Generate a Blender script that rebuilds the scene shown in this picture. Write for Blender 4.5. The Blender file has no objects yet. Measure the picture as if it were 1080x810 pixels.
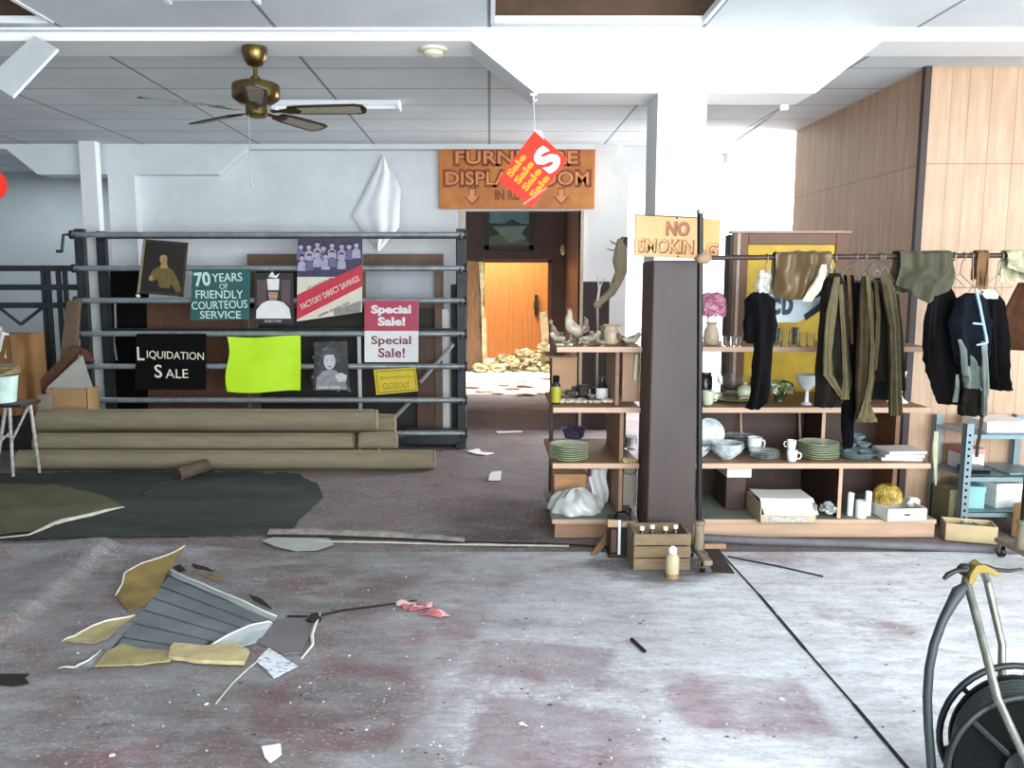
import bpy, bmesh, math, random
from mathutils import Vector, Matrix, noise
R = random.Random(7)
PI = math.pi
C = bpy.context.scene.collection
scene = bpy.context.scene

# ---------------------------------------------------------------- camera
CAM = Vector((0.0, 0.0, 1.70))
F, PX0, PY0 = 870.0, 516.0, 405.0
PITCH = math.atan(110 / 870)
cP, sP = math.cos(PITCH), math.sin(PITCH)
cam_d = bpy.data.cameras.new('camera')
cam = bpy.data.objects.new('camera', cam_d); C.objects.link(cam)
cam.location = CAM
cam.rotation_euler = (PI / 2 - PITCH, 0, 0)
cam_d.sensor_width = 36; cam_d.lens = F / 1080 * 36
cam_d.shift_x = (540 - PX0) / 1080
cam_d.clip_end = 200
scene.camera = cam

def ray(px, py):
    u, v = (px - PX0) / F, (PY0 - py) / F
    return Vector((u, cP + v * sP, v * cP - sP))
def at(px, py, Y):                 # point of the place seen at a pixel, at distance Y into the room
    d = ray(px, py); return CAM + d * (Y / d.y)
def fl(px, py, z=0.0):             # point of the floor (or of a level z)
    d = ray(px, py); return CAM + d * ((z - CAM.z) / d.z)
def X(px, py, Y): return at(px, py, Y).x
def Z(py, Y): return at(PX0, py, Y).z

# ---------------------------------------------------------------- materials
def lin(c):
    if isinstance(c, str):
        c = c.lstrip('#'); c = [int(c[i:i + 2], 16) / 255 for i in (0, 2, 4)]
    return tuple((x / 12.92 if x <= .04045 else ((x + .055) / 1.055) ** 2.4) for x in c[:3]) + (1.0,)
def scl(c, k): return tuple(min(1, x * k) for x in c[:3]) + (1.0,)
MATS = {}
def nodes(name):
    m = bpy.data.materials.new(name); m.use_nodes = True
    nt = m.node_tree; b = nt.nodes['Principled BSDF']
    return m, nt, b
def N(nt, typ, **kw):
    n = nt.nodes.new(typ)
    for k, v in kw.items():
        if k.startswith('i_'): n.inputs[k[2:].replace('_', ' ')].default_value = v
        else: setattr(n, k, v)
    return n
def math_n(nt, op, a, b=None, c=None, clamp=False):
    n = nt.nodes.new('ShaderNodeMath'); n.operation = op; n.use_clamp = clamp
    for i, v in enumerate((a, b, c)):
        if v is None: continue
        if isinstance(v, (int, float)): n.inputs[i].default_value = v
        else: nt.links.new(v, n.inputs[i])
    return n.outputs[0]
def mixc(nt, fac, a, b, mode='MIX'):
    n = nt.nodes.new('ShaderNodeMix'); n.data_type = 'RGBA'; n.blend_type = mode
    for s, v in ((n.inputs[0], fac), (n.inputs[6], a), (n.inputs[7], b)):
        if isinstance(v, (int, float, tuple)): s.default_value = v
        else: nt.links.new(v, s)
    return n.outputs[2]
def ramp(nt, v, lo, hi):
    n = nt.nodes.new('ShaderNodeMapRange'); n.inputs[1].default_value = lo; n.inputs[2].default_value = hi
    nt.links.new(v, n.inputs[0]); return n.outputs[0]
def tex(nt, scale, stretch=(1, 1, 1), detail=5, rough=.6, world=False, loc=(0, 0, 0)):
    tc = nt.nodes.new('ShaderNodeTexCoord') if not world else nt.nodes.new('ShaderNodeNewGeometry')
    mp = nt.nodes.new('ShaderNodeMapping'); mp.inputs['Scale'].default_value = stretch; mp.inputs['Location'].default_value = loc
    nt.links.new(tc.outputs['Position' if world else 'Object'], mp.inputs[0])
    n = nt.nodes.new('ShaderNodeTexNoise'); n.inputs['Scale'].default_value = scale
    n.inputs['Detail'].default_value = detail; n.inputs['Roughness'].default_value = rough
    nt.links.new(mp.outputs[0], n.inputs['Vector']); return n.outputs[0]
def mat(name, col, rough=.7, metal=0.0, var=.18, scale=9, stretch=(1, 1, 1), bump=0.0, bscale=None, col2=None, emit=0, alpha=None, trans=0, spec=None):
    if name in MATS: return MATS[name]
    m, nt, b = nodes(name); c = lin(col)
    if var or col2:
        t = ramp(nt, tex(nt, scale, stretch), .32, .68)
        nt.links.new(mixc(nt, t, lin(col2) if col2 else scl(c, 1 - var), c if col2 else scl(c, 1 + var)), b.inputs['Base Color'])
    else: b.inputs['Base Color'].default_value = c
    b.inputs['Roughness'].default_value = rough; b.inputs['Metallic'].default_value = metal
    if spec is not None: b.inputs['Specular IOR Level'].default_value = spec
    if bump:
        bn = nt.nodes.new('ShaderNodeBump'); bn.inputs['Strength'].default_value = bump; bn.inputs['Distance'].default_value = .02
        nt.links.new(tex(nt, bscale or scale * 3, stretch), bn.inputs['Height']); nt.links.new(bn.outputs[0], b.inputs['Normal'])
    if emit: b.inputs['Emission Color'].default_value = c; b.inputs['Emission Strength'].default_value = emit
    if trans: b.inputs['Transmission Weight'].default_value = trans
    if alpha is not None: b.inputs['Alpha'].default_value = alpha
    MATS[name] = m; return m

# ---------------------------------------------------------------- mesh building
WM = {}
class MB:
    def __init__(s): s.v = []; s.f = []; s.mi = []
    def add(s, vs, fs, mi=0):
        o = len(s.v); s.v += [Vector(p) for p in vs]
        for f in fs: s.f.append([i + o for i in f]); s.mi.append(mi)
        return s
    def box(s, x0, x1, y0, y1, z0, z1, mi=0, M=None):
        x0, x1 = min(x0, x1), max(x0, x1); y0, y1 = min(y0, y1), max(y0, y1); z0, z1 = min(z0, z1), max(z0, z1)
        vs = [Vector(p) for p in ((x0,y0,z0),(x1,y0,z0),(x1,y1,z0),(x0,y1,z0),(x0,y0,z1),(x1,y0,z1),(x1,y1,z1),(x0,y1,z1))]
        if M: vs = [M @ p for p in vs]
        return s.add(vs, [(0,3,2,1),(4,5,6,7),(0,1,5,4),(1,2,6,5),(2,3,7,6),(3,0,4,7)], mi)
    def hexa(s, a, b, c, d, n):    # quad a,b,c,d (counter-clockwise from outside) thickened by vector n behind it
        n = Vector(n); vs = [Vector(p) for p in (a, b, c, d)]; vs += [p + n for p in vs]
        return s.add(vs, [(0,1,2,3),(7,6,5,4),(0,4,5,1),(1,5,6,2),(2,6,7,3),(3,7,4,0)])
    def prism(s, poly, n):         # polygon thickened by vector n
        n = Vector(n); k = len(poly); vs = [Vector(p) for p in poly]; vs += [p + n for p in vs]
        fs = [tuple(range(k)), tuple(range(2 * k - 1, k - 1, -1))]
        fs += [(i, i + k, (i + 1) % k + k, (i + 1) % k) for i in range(k)]
        return s.add(vs, fs)
    def tube(s, pts, r, n=8, cap=True):
        pts = [Vector(p) for p in pts]; k = len(pts)
        rs = r if isinstance(r, (list, tuple)) else [r] * k
        ref = None; vs = []; fs = []
        for i, p in enumerate(pts):
            t = (pts[min(i + 1, k - 1)] - pts[max(i - 1, 0)]).normalized()
            if ref is None: ref = t.orthogonal().normalized()
            ref = (ref - t * ref.dot(t))
            ref = ref.normalized() if ref.length > 1e-6 else t.orthogonal().normalized()
            b = t.cross(ref)
            for j in range(n):
                a = 2 * PI * j / n; vs.append(p + (ref * math.cos(a) + b * math.sin(a)) * rs[i])
        for i in range(k - 1):
            for j in range(n):
                fs.append((i*n+j, i*n+(j+1)%n, (i+1)*n+(j+1)%n, (i+1)*n+j))
        if cap: fs += [tuple(range(n - 1, -1, -1)), tuple(range((k-1)*n, k*n))]
        return s.add(vs, fs)
    def lathe(s, prof, c=(0, 0, 0), n=20, M=None, wob=None):
        c = Vector(c); vs = []; fs = []; k = len(prof)
        for r, z in prof:
            for j in range(n):
                a = 2 * PI * j / n; q = wob(a, z) if wob else 1
                p = Vector((r * q * math.cos(a), r * q * math.sin(a), z)); vs.append((M @ p if M else p) + c)
        for i in range(k - 1):
            for j in range(n):
                fs.append((i*n+j, i*n+(j+1)%n, (i+1)*n+(j+1)%n, (i+1)*n+j))
        if prof[0][0] > 1e-5: fs.append(tuple(range(n - 1, -1, -1)))
        if prof[-1][0] > 1e-5: fs.append(tuple(range((k-1)*n, k*n)))
        return s.add(vs, fs)
    def grid(s, fn, nu, nv, th=None):     # fn(u,v)->point, optional thickness vector
        vs = [Vector(fn(i / nu, j / nv)) for j in range(nv + 1) for i in range(nu + 1)]
        w = nu + 1; q = [(j*w+i, j*w+i+1, (j+1)*w+i+1, (j+1)*w+i) for j in range(nv) for i in range(nu)]
        if th is None: return s.add(vs, q)
        th = Vector(th); k = len(vs); vs2 = vs + [p + th for p in vs]
        q2 = q + [tuple(k + i for i in reversed(f)) for f in q]
        rim = [j for j in range(w)] + [j*w+nu for j in range(1, nv+1)] + [nv*w+i for i in range(nu-1, -1, -1)] + [j*w for j in range(nv-1, 0, -1)]
        for a, b in zip(rim, rim[1:] + rim[:1]): q2.append((b, a, a + k, b + k))
        return s.add(vs2, q2)
    def blob(s, c, rad, seed=0, amp=.3, sub=2, fr=1.6):
        bm = bmesh.new(); bmesh.ops.create_icosphere(bm, subdivisions=sub, radius=1)
        rad = Vector(rad) if not isinstance(rad, (int, float)) else Vector((rad,) * 3); c = Vector(c)
        vs = []
        for v in bm.verts:
            k = 1 + amp * noise.noise(v.co * fr + Vector((seed * 3.7, seed * 1.3, seed)))
            vs.append(c + Vector((v.co.x * rad.x, v.co.y * rad.y, v.co.z * rad.z)) * k)
        bm.verts.index_update(); fs = [tuple(v.index for v in f.verts) for f in bm.faces]; bm.free()
        return s.add(vs, fs)
    def build(s, name, m, parent=None, smooth=False, bevel=0.0, seg=2, sub=0, sub_angle=None):
        me = bpy.data.meshes.new(name)
        if parent is not None: inv = WM[parent.name].inverted(); off = None
        else:
            lo = Vector([min(p[i] for p in s.v) for i in range(3)]); hi = Vector([max(p[i] for p in s.v) for i in range(3)])
            off = Vector(((lo.x + hi.x) / 2, (lo.y + hi.y) / 2, lo.z)); inv = Matrix.Translation(-off)
        me.from_pydata([tuple(inv @ p) for p in s.v], [], s.f)
        o = bpy.data.objects.new(name, me); C.objects.link(o)
        for mm in (m if isinstance(m, (list, tuple)) else [m]): me.materials.append(mm)
        if any(s.mi):
            for p, i in zip(me.polygons, s.mi): p.material_index = i
        bm = bmesh.new(); bm.from_mesh(me); bmesh.ops.recalc_face_normals(bm, faces=bm.faces); bm.to_mesh(me); bm.free()
        if smooth:
            for p in me.polygons: p.use_smooth = True
            try: me.set_sharp_from_angle(angle=math.radians(sub_angle or 50))
            except Exception: pass
        if parent is not None: o.parent = parent; WM[o.name] = WM[parent.name]
        else: o.location = off; WM[o.name] = Matrix.Translation(off)
        if bevel:
            b = o.modifiers.new('bevel', 'BEVEL'); b.width = bevel; b.segments = seg; b.limit_method = 'ANGLE'
        if sub:
            q = o.modifiers.new('sub', 'SUBSURF'); q.levels = sub; q.render_levels = sub
        return o
def tag(o, label, cat, group=None, kind=None):
    if label: o['label'] = label
    if cat: o['category'] = cat
    if group: o['group'] = group
    if kind: o['kind'] = kind
    return o
def thing(name, label, cat, loc, rz=0.0, group=None):
    o = bpy.data.objects.new(name, None); C.objects.link(o); o.empty_display_size = .05
    o.location = loc; o.rotation_euler = (0, 0, rz)
    WM[o.name] = Matrix.Translation(Vector(loc)) @ Matrix.Rotation(rz, 4, 'Z')
    return tag(o, label, cat, group)
def struct(o): o['kind'] = 'structure'; return o
KIDS = {}
def dup(root, loc, rz=None, label=None, group=None, scale=None):
    r = root.copy(); C.objects.link(r); r.location = loc
    if rz is not None: r.rotation_euler = (0, 0, rz)
    if scale: r.scale = scale if not isinstance(scale, (int, float)) else (scale,) * 3
    if label: r['label'] = label
    if group: r['group'] = group
    for ch in list(root.children):
        c = ch.copy(); C.objects.link(c); c.parent = r
        for g in list(ch.children):
            d = g.copy(); C.objects.link(d); d.parent = c
    return r
def text_verts(body, bold=0.0, ext=.0):
    cu = bpy.data.curves.new('tx', 'FONT'); cu.body = body; cu.align_x = 'CENTER'; cu.resolution_u = 3
    cu.offset = bold; cu.extrude = .02
    ob = bpy.data.objects.new('tx', cu); C.objects.link(ob)
    dg = bpy.context.evaluated_depsgraph_get(); dg.update()
    me = bpy.data.meshes.new_from_object(ob.evaluated_get(dg))
    vs = [v.co.copy() for v in me.vertices]; fs = [tuple(p.vertices) for p in me.polygons]
    bpy.data.objects.remove(ob); bpy.data.curves.remove(cu); bpy.data.meshes.remove(me)
    return vs, fs
def lettering(name, body, c, w, h, m, parent, right=(1, 0, 0), up=(0, 0, 1), lift=.004, bold=.012, grow=0):
    vs, fs = text_verts(body, bold)
    x0, x1 = min(v.x for v in vs), max(v.x for v in vs); y0, y1 = min(v.y for v in vs), max(v.y for v in vs)
    kx, ky = (w + grow) / (x1 - x0), (h + grow) / (y1 - y0)
    right, up = Vector(right).normalized(), Vector(up).normalized(); nrm = right.cross(up)
    c = Vector(c)
    b = MB()
    b.add([c + right * ((v.x - (x0 + x1) / 2) * kx) + up * ((v.y - (y0 + y1) / 2) * ky) + nrm * (lift * (.5 + v.z / .04)) for v in vs], fs)
    return b.build(name, m, parent)
# ================================================================ the room
CEIL = 3.15
YB = 5.06            # front beam and column face
YR = 9.15            # rear beam
white = mat('white_paint', '#e8eaea', .6, var=.03, scale=3, bump=.06)
offw = mat('aged_white_paint', '#dde2e4', .6, var=.07, scale=2.2, bump=.08)
greyw = mat('grey_plaster', '#9aa1a5', .8, var=.08, scale=1.7, bump=.05)
dark = mat('black_void', '#141210', .9, var=.3)

def ceiling_mat():
    m, nt, b = nodes('ceiling_tiles')
    g = N(nt, 'ShaderNodeNewGeometry'); sx = N(nt, 'ShaderNodeSeparateXYZ'); nt.links.new(g.outputs['Position'], sx.inputs[0])
    def line(co, per, off, w):
        d = math_n(nt, 'PINGPONG', math_n(nt, 'ADD', co, -off), per / 2)
        return math_n(nt, 'LESS_THAN', d, w)
    ly = line(sx.outputs[1], .61, 5.93, .006); lx = line(sx.outputs[0], 1.24, 0, .011)
    t = ramp(nt, tex(nt, 1.3, world=True), .3, .7); t2 = ramp(nt, tex(nt, 60, world=True, detail=2), .3, .7)
    base = mixc(nt, t, lin('#c6cccf'), lin('#dce1e3'))
    base = mixc(nt, math_n(nt, 'MULTIPLY', t2, .25), base, lin('#a3a9ab'))
    base = mixc(nt, lx, base, lin('#7f8588')); base = mixc(nt, math_n(nt, 'MULTIPLY', ly, math_n(nt, 'GREATER_THAN', sx.outputs[1], 5.06)), base, lin('#3c4144'))
    nt.links.new(base, b.inputs['Base Color']); b.inputs['Roughness'].default_value = .85
    MATS['ceiling_tiles'] = m; return m
ct = ceiling_mat()

def linoleum(name, a, a2, red, pale, marks=True):
    m, nt, b = nodes(name)
    big = ramp(nt, tex(nt, .55, (1, 1.3, 1), world=True), .35, .65)
    mid = ramp(nt, tex(nt, 1.7, (1, 1.2, 1), world=True, loc=(3, 1, 0), detail=10, rough=.65), .42, .62)
    strk = ramp(nt, tex(nt, 4, (.7, 1.7, 1), world=True, detail=11, rough=.78), .47, .68)
    fine = ramp(nt, tex(nt, 42, world=True, detail=6, rough=.75), .35, .7)
    g = N(nt, 'ShaderNodeNewGeometry'); s = N(nt, 'ShaderNodeSeparateXYZ'); nt.links.new(g.outputs['Position'], s.inputs[0])
    x, y = s.outputs[0], s.outputs[1]
    col = mixc(nt, big, lin(a), lin(a2))
    col = mixc(nt, math_n(nt, 'MULTIPLY', mid, .7), col, lin(red))
    col = mixc(nt, math_n(nt, 'MULTIPLY', strk, .42), col, lin(pale))
    if not marks:
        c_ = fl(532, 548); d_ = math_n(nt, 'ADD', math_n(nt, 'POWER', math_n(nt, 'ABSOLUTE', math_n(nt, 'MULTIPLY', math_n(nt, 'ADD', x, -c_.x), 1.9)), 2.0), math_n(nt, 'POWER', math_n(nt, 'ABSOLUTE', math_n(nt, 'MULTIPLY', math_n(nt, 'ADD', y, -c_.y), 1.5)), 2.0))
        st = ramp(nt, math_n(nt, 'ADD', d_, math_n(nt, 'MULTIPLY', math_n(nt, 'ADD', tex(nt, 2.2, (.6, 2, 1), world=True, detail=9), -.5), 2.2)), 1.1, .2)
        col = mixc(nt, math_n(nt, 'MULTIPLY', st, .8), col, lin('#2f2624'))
    if marks:
        # window light painted as paler colour on the right, with worn, scuffed patches
        lit_wear = math_n(nt, 'MULTIPLY', ramp(nt, math_n(nt, 'ADD', x, math_n(nt, 'MULTIPLY', tex(nt, 1.1, world=True, loc=(7, 2, 0)), 2.2)), .6, 2.2), .95)
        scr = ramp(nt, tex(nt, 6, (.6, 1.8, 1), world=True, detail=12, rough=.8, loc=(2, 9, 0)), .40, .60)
        col = mixc(nt, math_n(nt, 'MULTIPLY', lit_wear, math_n(nt, 'ADD', math_n(nt, 'MULTIPLY', scr, .5), .5)), col, lin('#eceef2'))
        scuffs = []
        def rect(q, colr, amt, edge=.03):
            p = [fl(*c) for c in q]
            c = (p[0] + p[1] + p[2] + p[3]) / 4; ux = ((p[1] - p[0]) + (p[2] - p[3])) / 4; uy = ((p[3] - p[0]) + (p[2] - p[1])) / 4
            lx_, ly_ = ux.length, uy.length; ux = ux / lx_; uy = uy / ly_
            wob = math_n(nt, 'MULTIPLY', math_n(nt, 'ADD', tex(nt, 6, world=True), -.5), .14)
            dx = math_n(nt, 'ADD', x, -c.x); dy = math_n(nt, 'ADD', y, -c.y)
            a1 = math_n(nt, 'ABSOLUTE', math_n(nt, 'ADD', math_n(nt, 'MULTIPLY', dx, ux.x), math_n(nt, 'MULTIPLY', dy, ux.y)))
            a2_ = math_n(nt, 'ABSOLUTE', math_n(nt, 'ADD', math_n(nt, 'MULTIPLY', dx, uy.x), math_n(nt, 'MULTIPLY', dy, uy.y)))
            k1 = ramp(nt, math_n(nt, 'ADD', a1, wob), lx_ + edge, lx_ - edge); k2 = ramp(nt, math_n(nt, 'ADD', a2_, wob), ly_ + edge, ly_ - edge)
            m_ = math_n(nt, 'MULTIPLY', k1, k2); band = math_n(nt, 'SUBTRACT', math_n(nt, 'MULTIPLY', ramp(nt, a1, lx_ + .16, lx_ + .02), ramp(nt, a2_, ly_ + .16, ly_ + .02)), m_, None, True)
            scuffs.append(band)
            return math_n(nt, 'MULTIPLY', m_, math_n(nt, 'ADD', math_n(nt, 'MULTIPLY', mid, .5), amt))
        for q, cc, am in (([(440,660),(880,672),(960,800),(430,800)], pale, .10),
                          ([(525,738),(690,752),(700,830),(470,815)], '#7c5f66', .35), ([(707,709),(846,714),(880,772),(705,775)], '#8d6a72', .28),
                          ([(508,668),(650,688),(640,727),(492,712)], '#83686e', .3)):
            col = mixc(nt, rect(q, cc, am), col, lin(cc))
        sc_n = ramp(nt, tex(nt, 24, (.8, 1.5, 1), world=True, detail=9, rough=.8, loc=(4, 7, 0)), .50, .58)
        for k_ in scuffs[1:]: col = mixc(nt, math_n(nt, 'MULTIPLY', math_n(nt, 'MULTIPLY', k_, sc_n), .8), col, lin('#d9dadc'))
        def ring(px, py, rx, w, colr, amt):
            c = fl(px, py); r = (fl(px + rx, py) - c).length
            d = math_n(nt, 'SQRT', math_n(nt, 'ADD', math_n(nt, 'POWER', math_n(nt, 'ABSOLUTE', math_n(nt, 'ADD', x, -c.x)), 2.0), math_n(nt, 'POWER', math_n(nt, 'ABSOLUTE', math_n(nt, 'ADD', y, -c.y)), 2.0)))
            d = math_n(nt, 'ADD', d, math_n(nt, 'MULTIPLY', math_n(nt, 'ADD', tex(nt, 5, world=True), -.5), .1))
            k = ramp(nt, math_n(nt, 'ABSOLUTE', math_n(nt, 'ADD', d, -r)), w, w * .2)
            inner = math_n(nt, 'MULTIPLY', ramp(nt, d, r + .03, r - .03), .35)
            return math_n(nt, 'MULTIPLY', math_n(nt, 'MAXIMUM', k, inner), amt * .6)
        col = mixc(nt, ring(364, 741, 76, .09, '', .75), col, lin('#6b4449'))
        col = mixc(nt, ring(415, 672, 80, .10, '', .5), col, lin('#70484c'))
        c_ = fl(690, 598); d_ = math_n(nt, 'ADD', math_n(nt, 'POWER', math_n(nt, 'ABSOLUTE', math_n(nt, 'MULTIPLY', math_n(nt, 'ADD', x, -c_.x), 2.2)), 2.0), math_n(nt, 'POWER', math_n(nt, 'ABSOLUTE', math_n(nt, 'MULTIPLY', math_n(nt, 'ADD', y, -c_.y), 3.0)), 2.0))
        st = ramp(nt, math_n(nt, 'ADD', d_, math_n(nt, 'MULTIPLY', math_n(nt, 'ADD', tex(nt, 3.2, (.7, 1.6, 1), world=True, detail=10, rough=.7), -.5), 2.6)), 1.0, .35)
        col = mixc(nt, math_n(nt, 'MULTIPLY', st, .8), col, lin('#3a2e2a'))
        # red worn spots
        col = mixc(nt, math_n(nt, 'MULTIPLY', ramp(nt, tex(nt, 1.6, world=True, loc=(11, 4, 0)), .57, .68), .55), col, lin('#7e4e55'))
    col = mixc(nt, math_n(nt, 'MULTIPLY', fine, .22), col, lin('#3b3536'))
    dens = ramp(nt, tex(nt, 1.5, world=True, loc=(1, 8, 0)), .35, .7)
    dks = ramp(nt, tex(nt, 13, (.8, 1.6, 1), world=True, detail=7, rough=.8, loc=(9, 2, 0)), .56, .70)
    col = mixc(nt, math_n(nt, 'MULTIPLY', dks, .75), col, lin('#3a3133'))
    spk = ramp(nt, tex(nt, 52, (.8, 1.7, 1), world=True, detail=5, rough=.8, loc=(5, 5, 0)), .585, .62)
    col = mixc(nt, math_n(nt, 'MULTIPLY', spk, math_n(nt, 'ADD', math_n(nt, 'MULTIPLY', dens, .8), .2)), col, lin('#dedede'))
    nt.links.new(col, b.inputs['Base Color'])
    rr = ramp(nt, tex(nt, 3, world=True), .3, .7); nt.links.new(math_n(nt, 'ADD', math_n(nt, 'MULTIPLY', rr, .25), .5), b.inputs['Roughness'])
    bn = N(nt, 'ShaderNodeBump', i_Strength=.25, i_Distance=.02); nt.links.new(tex(nt, 14, (1, 1.8, 1), world=True, detail=8), bn.inputs['Height']); nt.links.new(bn.outputs[0], b.inputs['Normal'])
    MATS[name] = m; return m
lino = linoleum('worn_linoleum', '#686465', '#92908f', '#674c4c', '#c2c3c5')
lino_rear = linoleum('rear_linoleum', '#6b6163', '#85787a', '#6a5550', '#938b90', False)
dusty = mat('dusty_concrete', '#cfcac2', .9, var=.2, scale=3, bump=.3)

EDGE = 5.02          # rear edge of the front sheet of linoleum
b = MB()             # front sheet, with the swelling and folds on its left side
fold = [fl(0, 668), fl(60, 622), fl(118, 578)]
def hump(x, y):
    p = Vector((x, y, 0)); z = 0
    for q0, q1 in zip(fold, fold[1:]):
        d = q1 - q0; t = max(0, min(1, (p - q0).dot(d) / d.length_squared)); r = p - (q0 + d * t)
        side = d.cross(r).z
        z = max(z, .045 * math.exp(-(r.length / (.30 if side > 0 else .05)) ** 2))
    e = math.exp(-((y - EDGE) / .22) ** 2) * (max(0, min(1, (-x - 1.35) / .5)) * .05)
    return z + e
def floor_z(x, y): return hump(x, y) if y < EDGE else 0
nx, ny = 420, 190
b.grid(lambda u, v: (-7 + 15 * u, -1.2 + (EDGE + 1.2) * v, hump(-7 + 15 * u, -1.2 + (EDGE + 1.2) * v)), nx, ny)
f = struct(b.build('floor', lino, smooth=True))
b = MB(); b.box(-7, 8, EDGE - .25, 12.3, -.2, -.008); struct(b.build('floor_rear', lino_rear))
b = MB(); b.box(-7, 8, 12.3, 19, -.2, -.006); struct(b.build('floor_back_room', dusty))

# ceiling with two openings where tiles are missing
cells_x = [-7, -3.72, -2.48, 0.02, 1.22, 8]; cells_y = [-1.2, 3.72, 4.90, 9.5]
b = MB()
for i in range(5):
    for j in range(3):
        if j == 1 and i in (1, 3): continue
        b.box(cells_x[i], cells_x[i+1], cells_y[j], cells_y[j+1], CEIL, CEIL + .03)
b.box(1.36, 8, 9.5, 12.4, CEIL, CEIL + .03); b.box(-7, -3.85, 9.5, 12.4, CEIL, CEIL + .03)
struct(b.build('ceiling', ct))
joist = mat('old_joists', '#5b4637', .9, var=.3, scale=4, stretch=(1, 8, 1))
b = MB(); b.box(-4, 1.5, 3.5, 5.05, 3.62, 3.7)
for k in range(9): b.box(-3.9 + k * .6, -3.84 + k * .6, 3.5, 5.05, 3.42, 3.62)
b.box(-4, 1.5, 5.0, 5.05, CEIL + .03, 3.62); b.box(-4, 1.5, 3.5, 3.55, CEIL + .03, 3.62)
struct(b.build('ceiling_void', joist))
tb = mat('tee_bar', '#e4e7e8', .5, var=.03)
b = MB()
for (x0, x1) in ((-3.72, -2.48), (.02, 1.22)):
    b.box(x0, x1, 4.885, 4.91, CEIL - .008, CEIL + .03); b.box(x0 - .012, x0 + .012, 3.72, 4.9, CEIL - .008, CEIL + .03); b.box(x1 - .012, x1 + .012, 3.72, 4.9, CEIL - .008, CEIL + .03)
b.box(-7, 8, 5.0, YB, CEIL - .012, CEIL + .02)
struct(b.build('trim_1', tb))

# beams with haunches, columns
def beam(name, y0, y1, cx, tw, bw, zt, zb, m, x0=-7, x1=8):
    b = MB(); b.box(x0, x1, y0, y1, zt, CEIL + .2)
    b.prism([(cx - tw / 2, y0, zt), (cx - bw / 2, y0, zb), (cx + bw / 2, y0, zb), (cx + tw / 2, y0, zt)], (0, y1 - y0, 0))
    return struct(b.build(name, m))
beam('ceiling_beam_front', YB, YB + .34, 1.10, 2.42, 1.66, Z(43, YB), Z(98, YB), white)
beam('ceiling_beam_rear', YR, YR + .34, X(134, 170, YR), 2.6, 1.95, Z(157, YR), Z(184, YR), offw, x1=1.40)
b = MB(); b.box(1.0, 1.29, YB, YB + .34, 1.815, Z(98, YB)); struct(b.build('column_upper', white))
colb = mat('brown_column_paint', '#3e312d', .55, var=.14, scale=3, stretch=(2, 2, .6), bump=.08)
b = MB(); b.box(.995, 1.295, YB - .005, YB + .355, -.01, 1.815); struct(b.build('column_lower', colb, bevel=.01))
b = MB(); b.box(X(117, 250, YR), X(145, 250, YR), YR + .001, YR + .33, 0, 2.9); struct(b.build('column_rear', offw))
b = MB(); b.box(X(88, 200, 9.0), X(105, 200, 9.0), 8.95, 9.06, 0, CEIL); struct(b.build('trim_2', white))

# walls
redw = mat('red_brown_panelling', '#371d11', .45, var=.2, scale=5, stretch=(9, 9, .5))
darkw = mat('dark_wainscot', '#2b211d', .6, var=.2, scale=4, stretch=(8, 8, .6))
trimw = mat('door_trim_cream', '#c8b9a6', .6, var=.1)
DL, DR, DH = X(491, 330, 9.3), X(611, 330, 9.3), 2.46
b = MB(); xl = X(131, 250, YR)
b.box(xl, DL, 9.3, 9.46, 0, CEIL); b.box(DL, DR, 9.3, 9.46, DH, CEIL); b.box(DR, X(644, 250, 9.3), 9.3, 9.46, Z(297, 9.3), CEIL)
b.box(X(644, 250, 9.3), 1.53, 9.3, 9.47, 0, Z(184, 9.3)); struct(b.build('wall_back', offw))
b = MB(); b.box(DR, X(644, 250, 9.3), 9.3, 9.46, 0, Z(297, 9.3)); struct(b.build('wall_back_wainscot', darkw))
b = MB(); b.box(X(644, 250, 9.3), 2.1, 9.3, 9.46, Z(184, 9.3), CEIL); struct(b.build('wall_back_header', offw))
b = MB(); b.box(DL - .06, DL, 9.27, 9.47, 0, DH); b.box(DR, DR + .035, 9.27, 9.47, 0, DH); struct(b.build('trim_3', trimw))
b = MB(); b.box(-7, xl + .01, 11.5, 11.6, 0, CEIL); b.box(xl, xl + .1, 9.46, 11.6, 0, CEIL); struct(b.build('wall_back_left', greyw))
b = MB(); b.box(-7.1, -7, -1.2, 11.6, 0, CEIL); struct(b.build('wall_left', greyw))
b = MB(); b.box(1.5, 8, 12.2, 12.3, 0, CEIL + .05); struct(b.build('wall_back_right', white))
# corridor behind the doorway
YP = 15.6
b = MB(); b.box(-1.55, -1.45, 9.46, 19, 0, 3.6); struct(b.build('wall_corridor_left', redw))
b = MB(); b.box(1.40, 1.5, 9.46, 19, 0, 3.6); struct(b.build('wall_corridor_right', redw))
ox0, ox1, oz = X(511, 300, YP), X(578, 300, YP), Z(277, YP)
b = MB(); b.box(-1.5, ox0, YP, YP + .12, 0, 3.6); b.box(ox1, 1.45, YP, YP + .12, 0, 3.6); b.box(ox0, ox1, YP, YP + .12, oz, 3.6)
struct(b.build('wall_corridor_end', redw))
b = MB(); b.box(X(578, 300, YP) + .0, ox1 + .07, YP - .03, YP, 0, oz + .05); b.box(ox0 - .05, ox1 + .07, YP - .03, YP, oz, oz + .07); struct(b.build('trim_4', mat('pine_trim', '#5a301a', .5, var=.15)))
b = MB(); b.box(-1.5, 1.5, 9.46, 12.9, 3.3, 3.35); b.box(-1.5, 1.5, 15.2, 19, 3.3, 3.35); struct(b.build('ceiling_corridor', offw))
orange = mat('orange_wood_veneer', '#bd7a40', .4, var=.16, scale=4, stretch=(7, 7, .35))
b = MB(); b.box(-1.5, 1.5, 18, 18.1, 0, 3.3); struct(b.build('wall_orange', orange))

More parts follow.
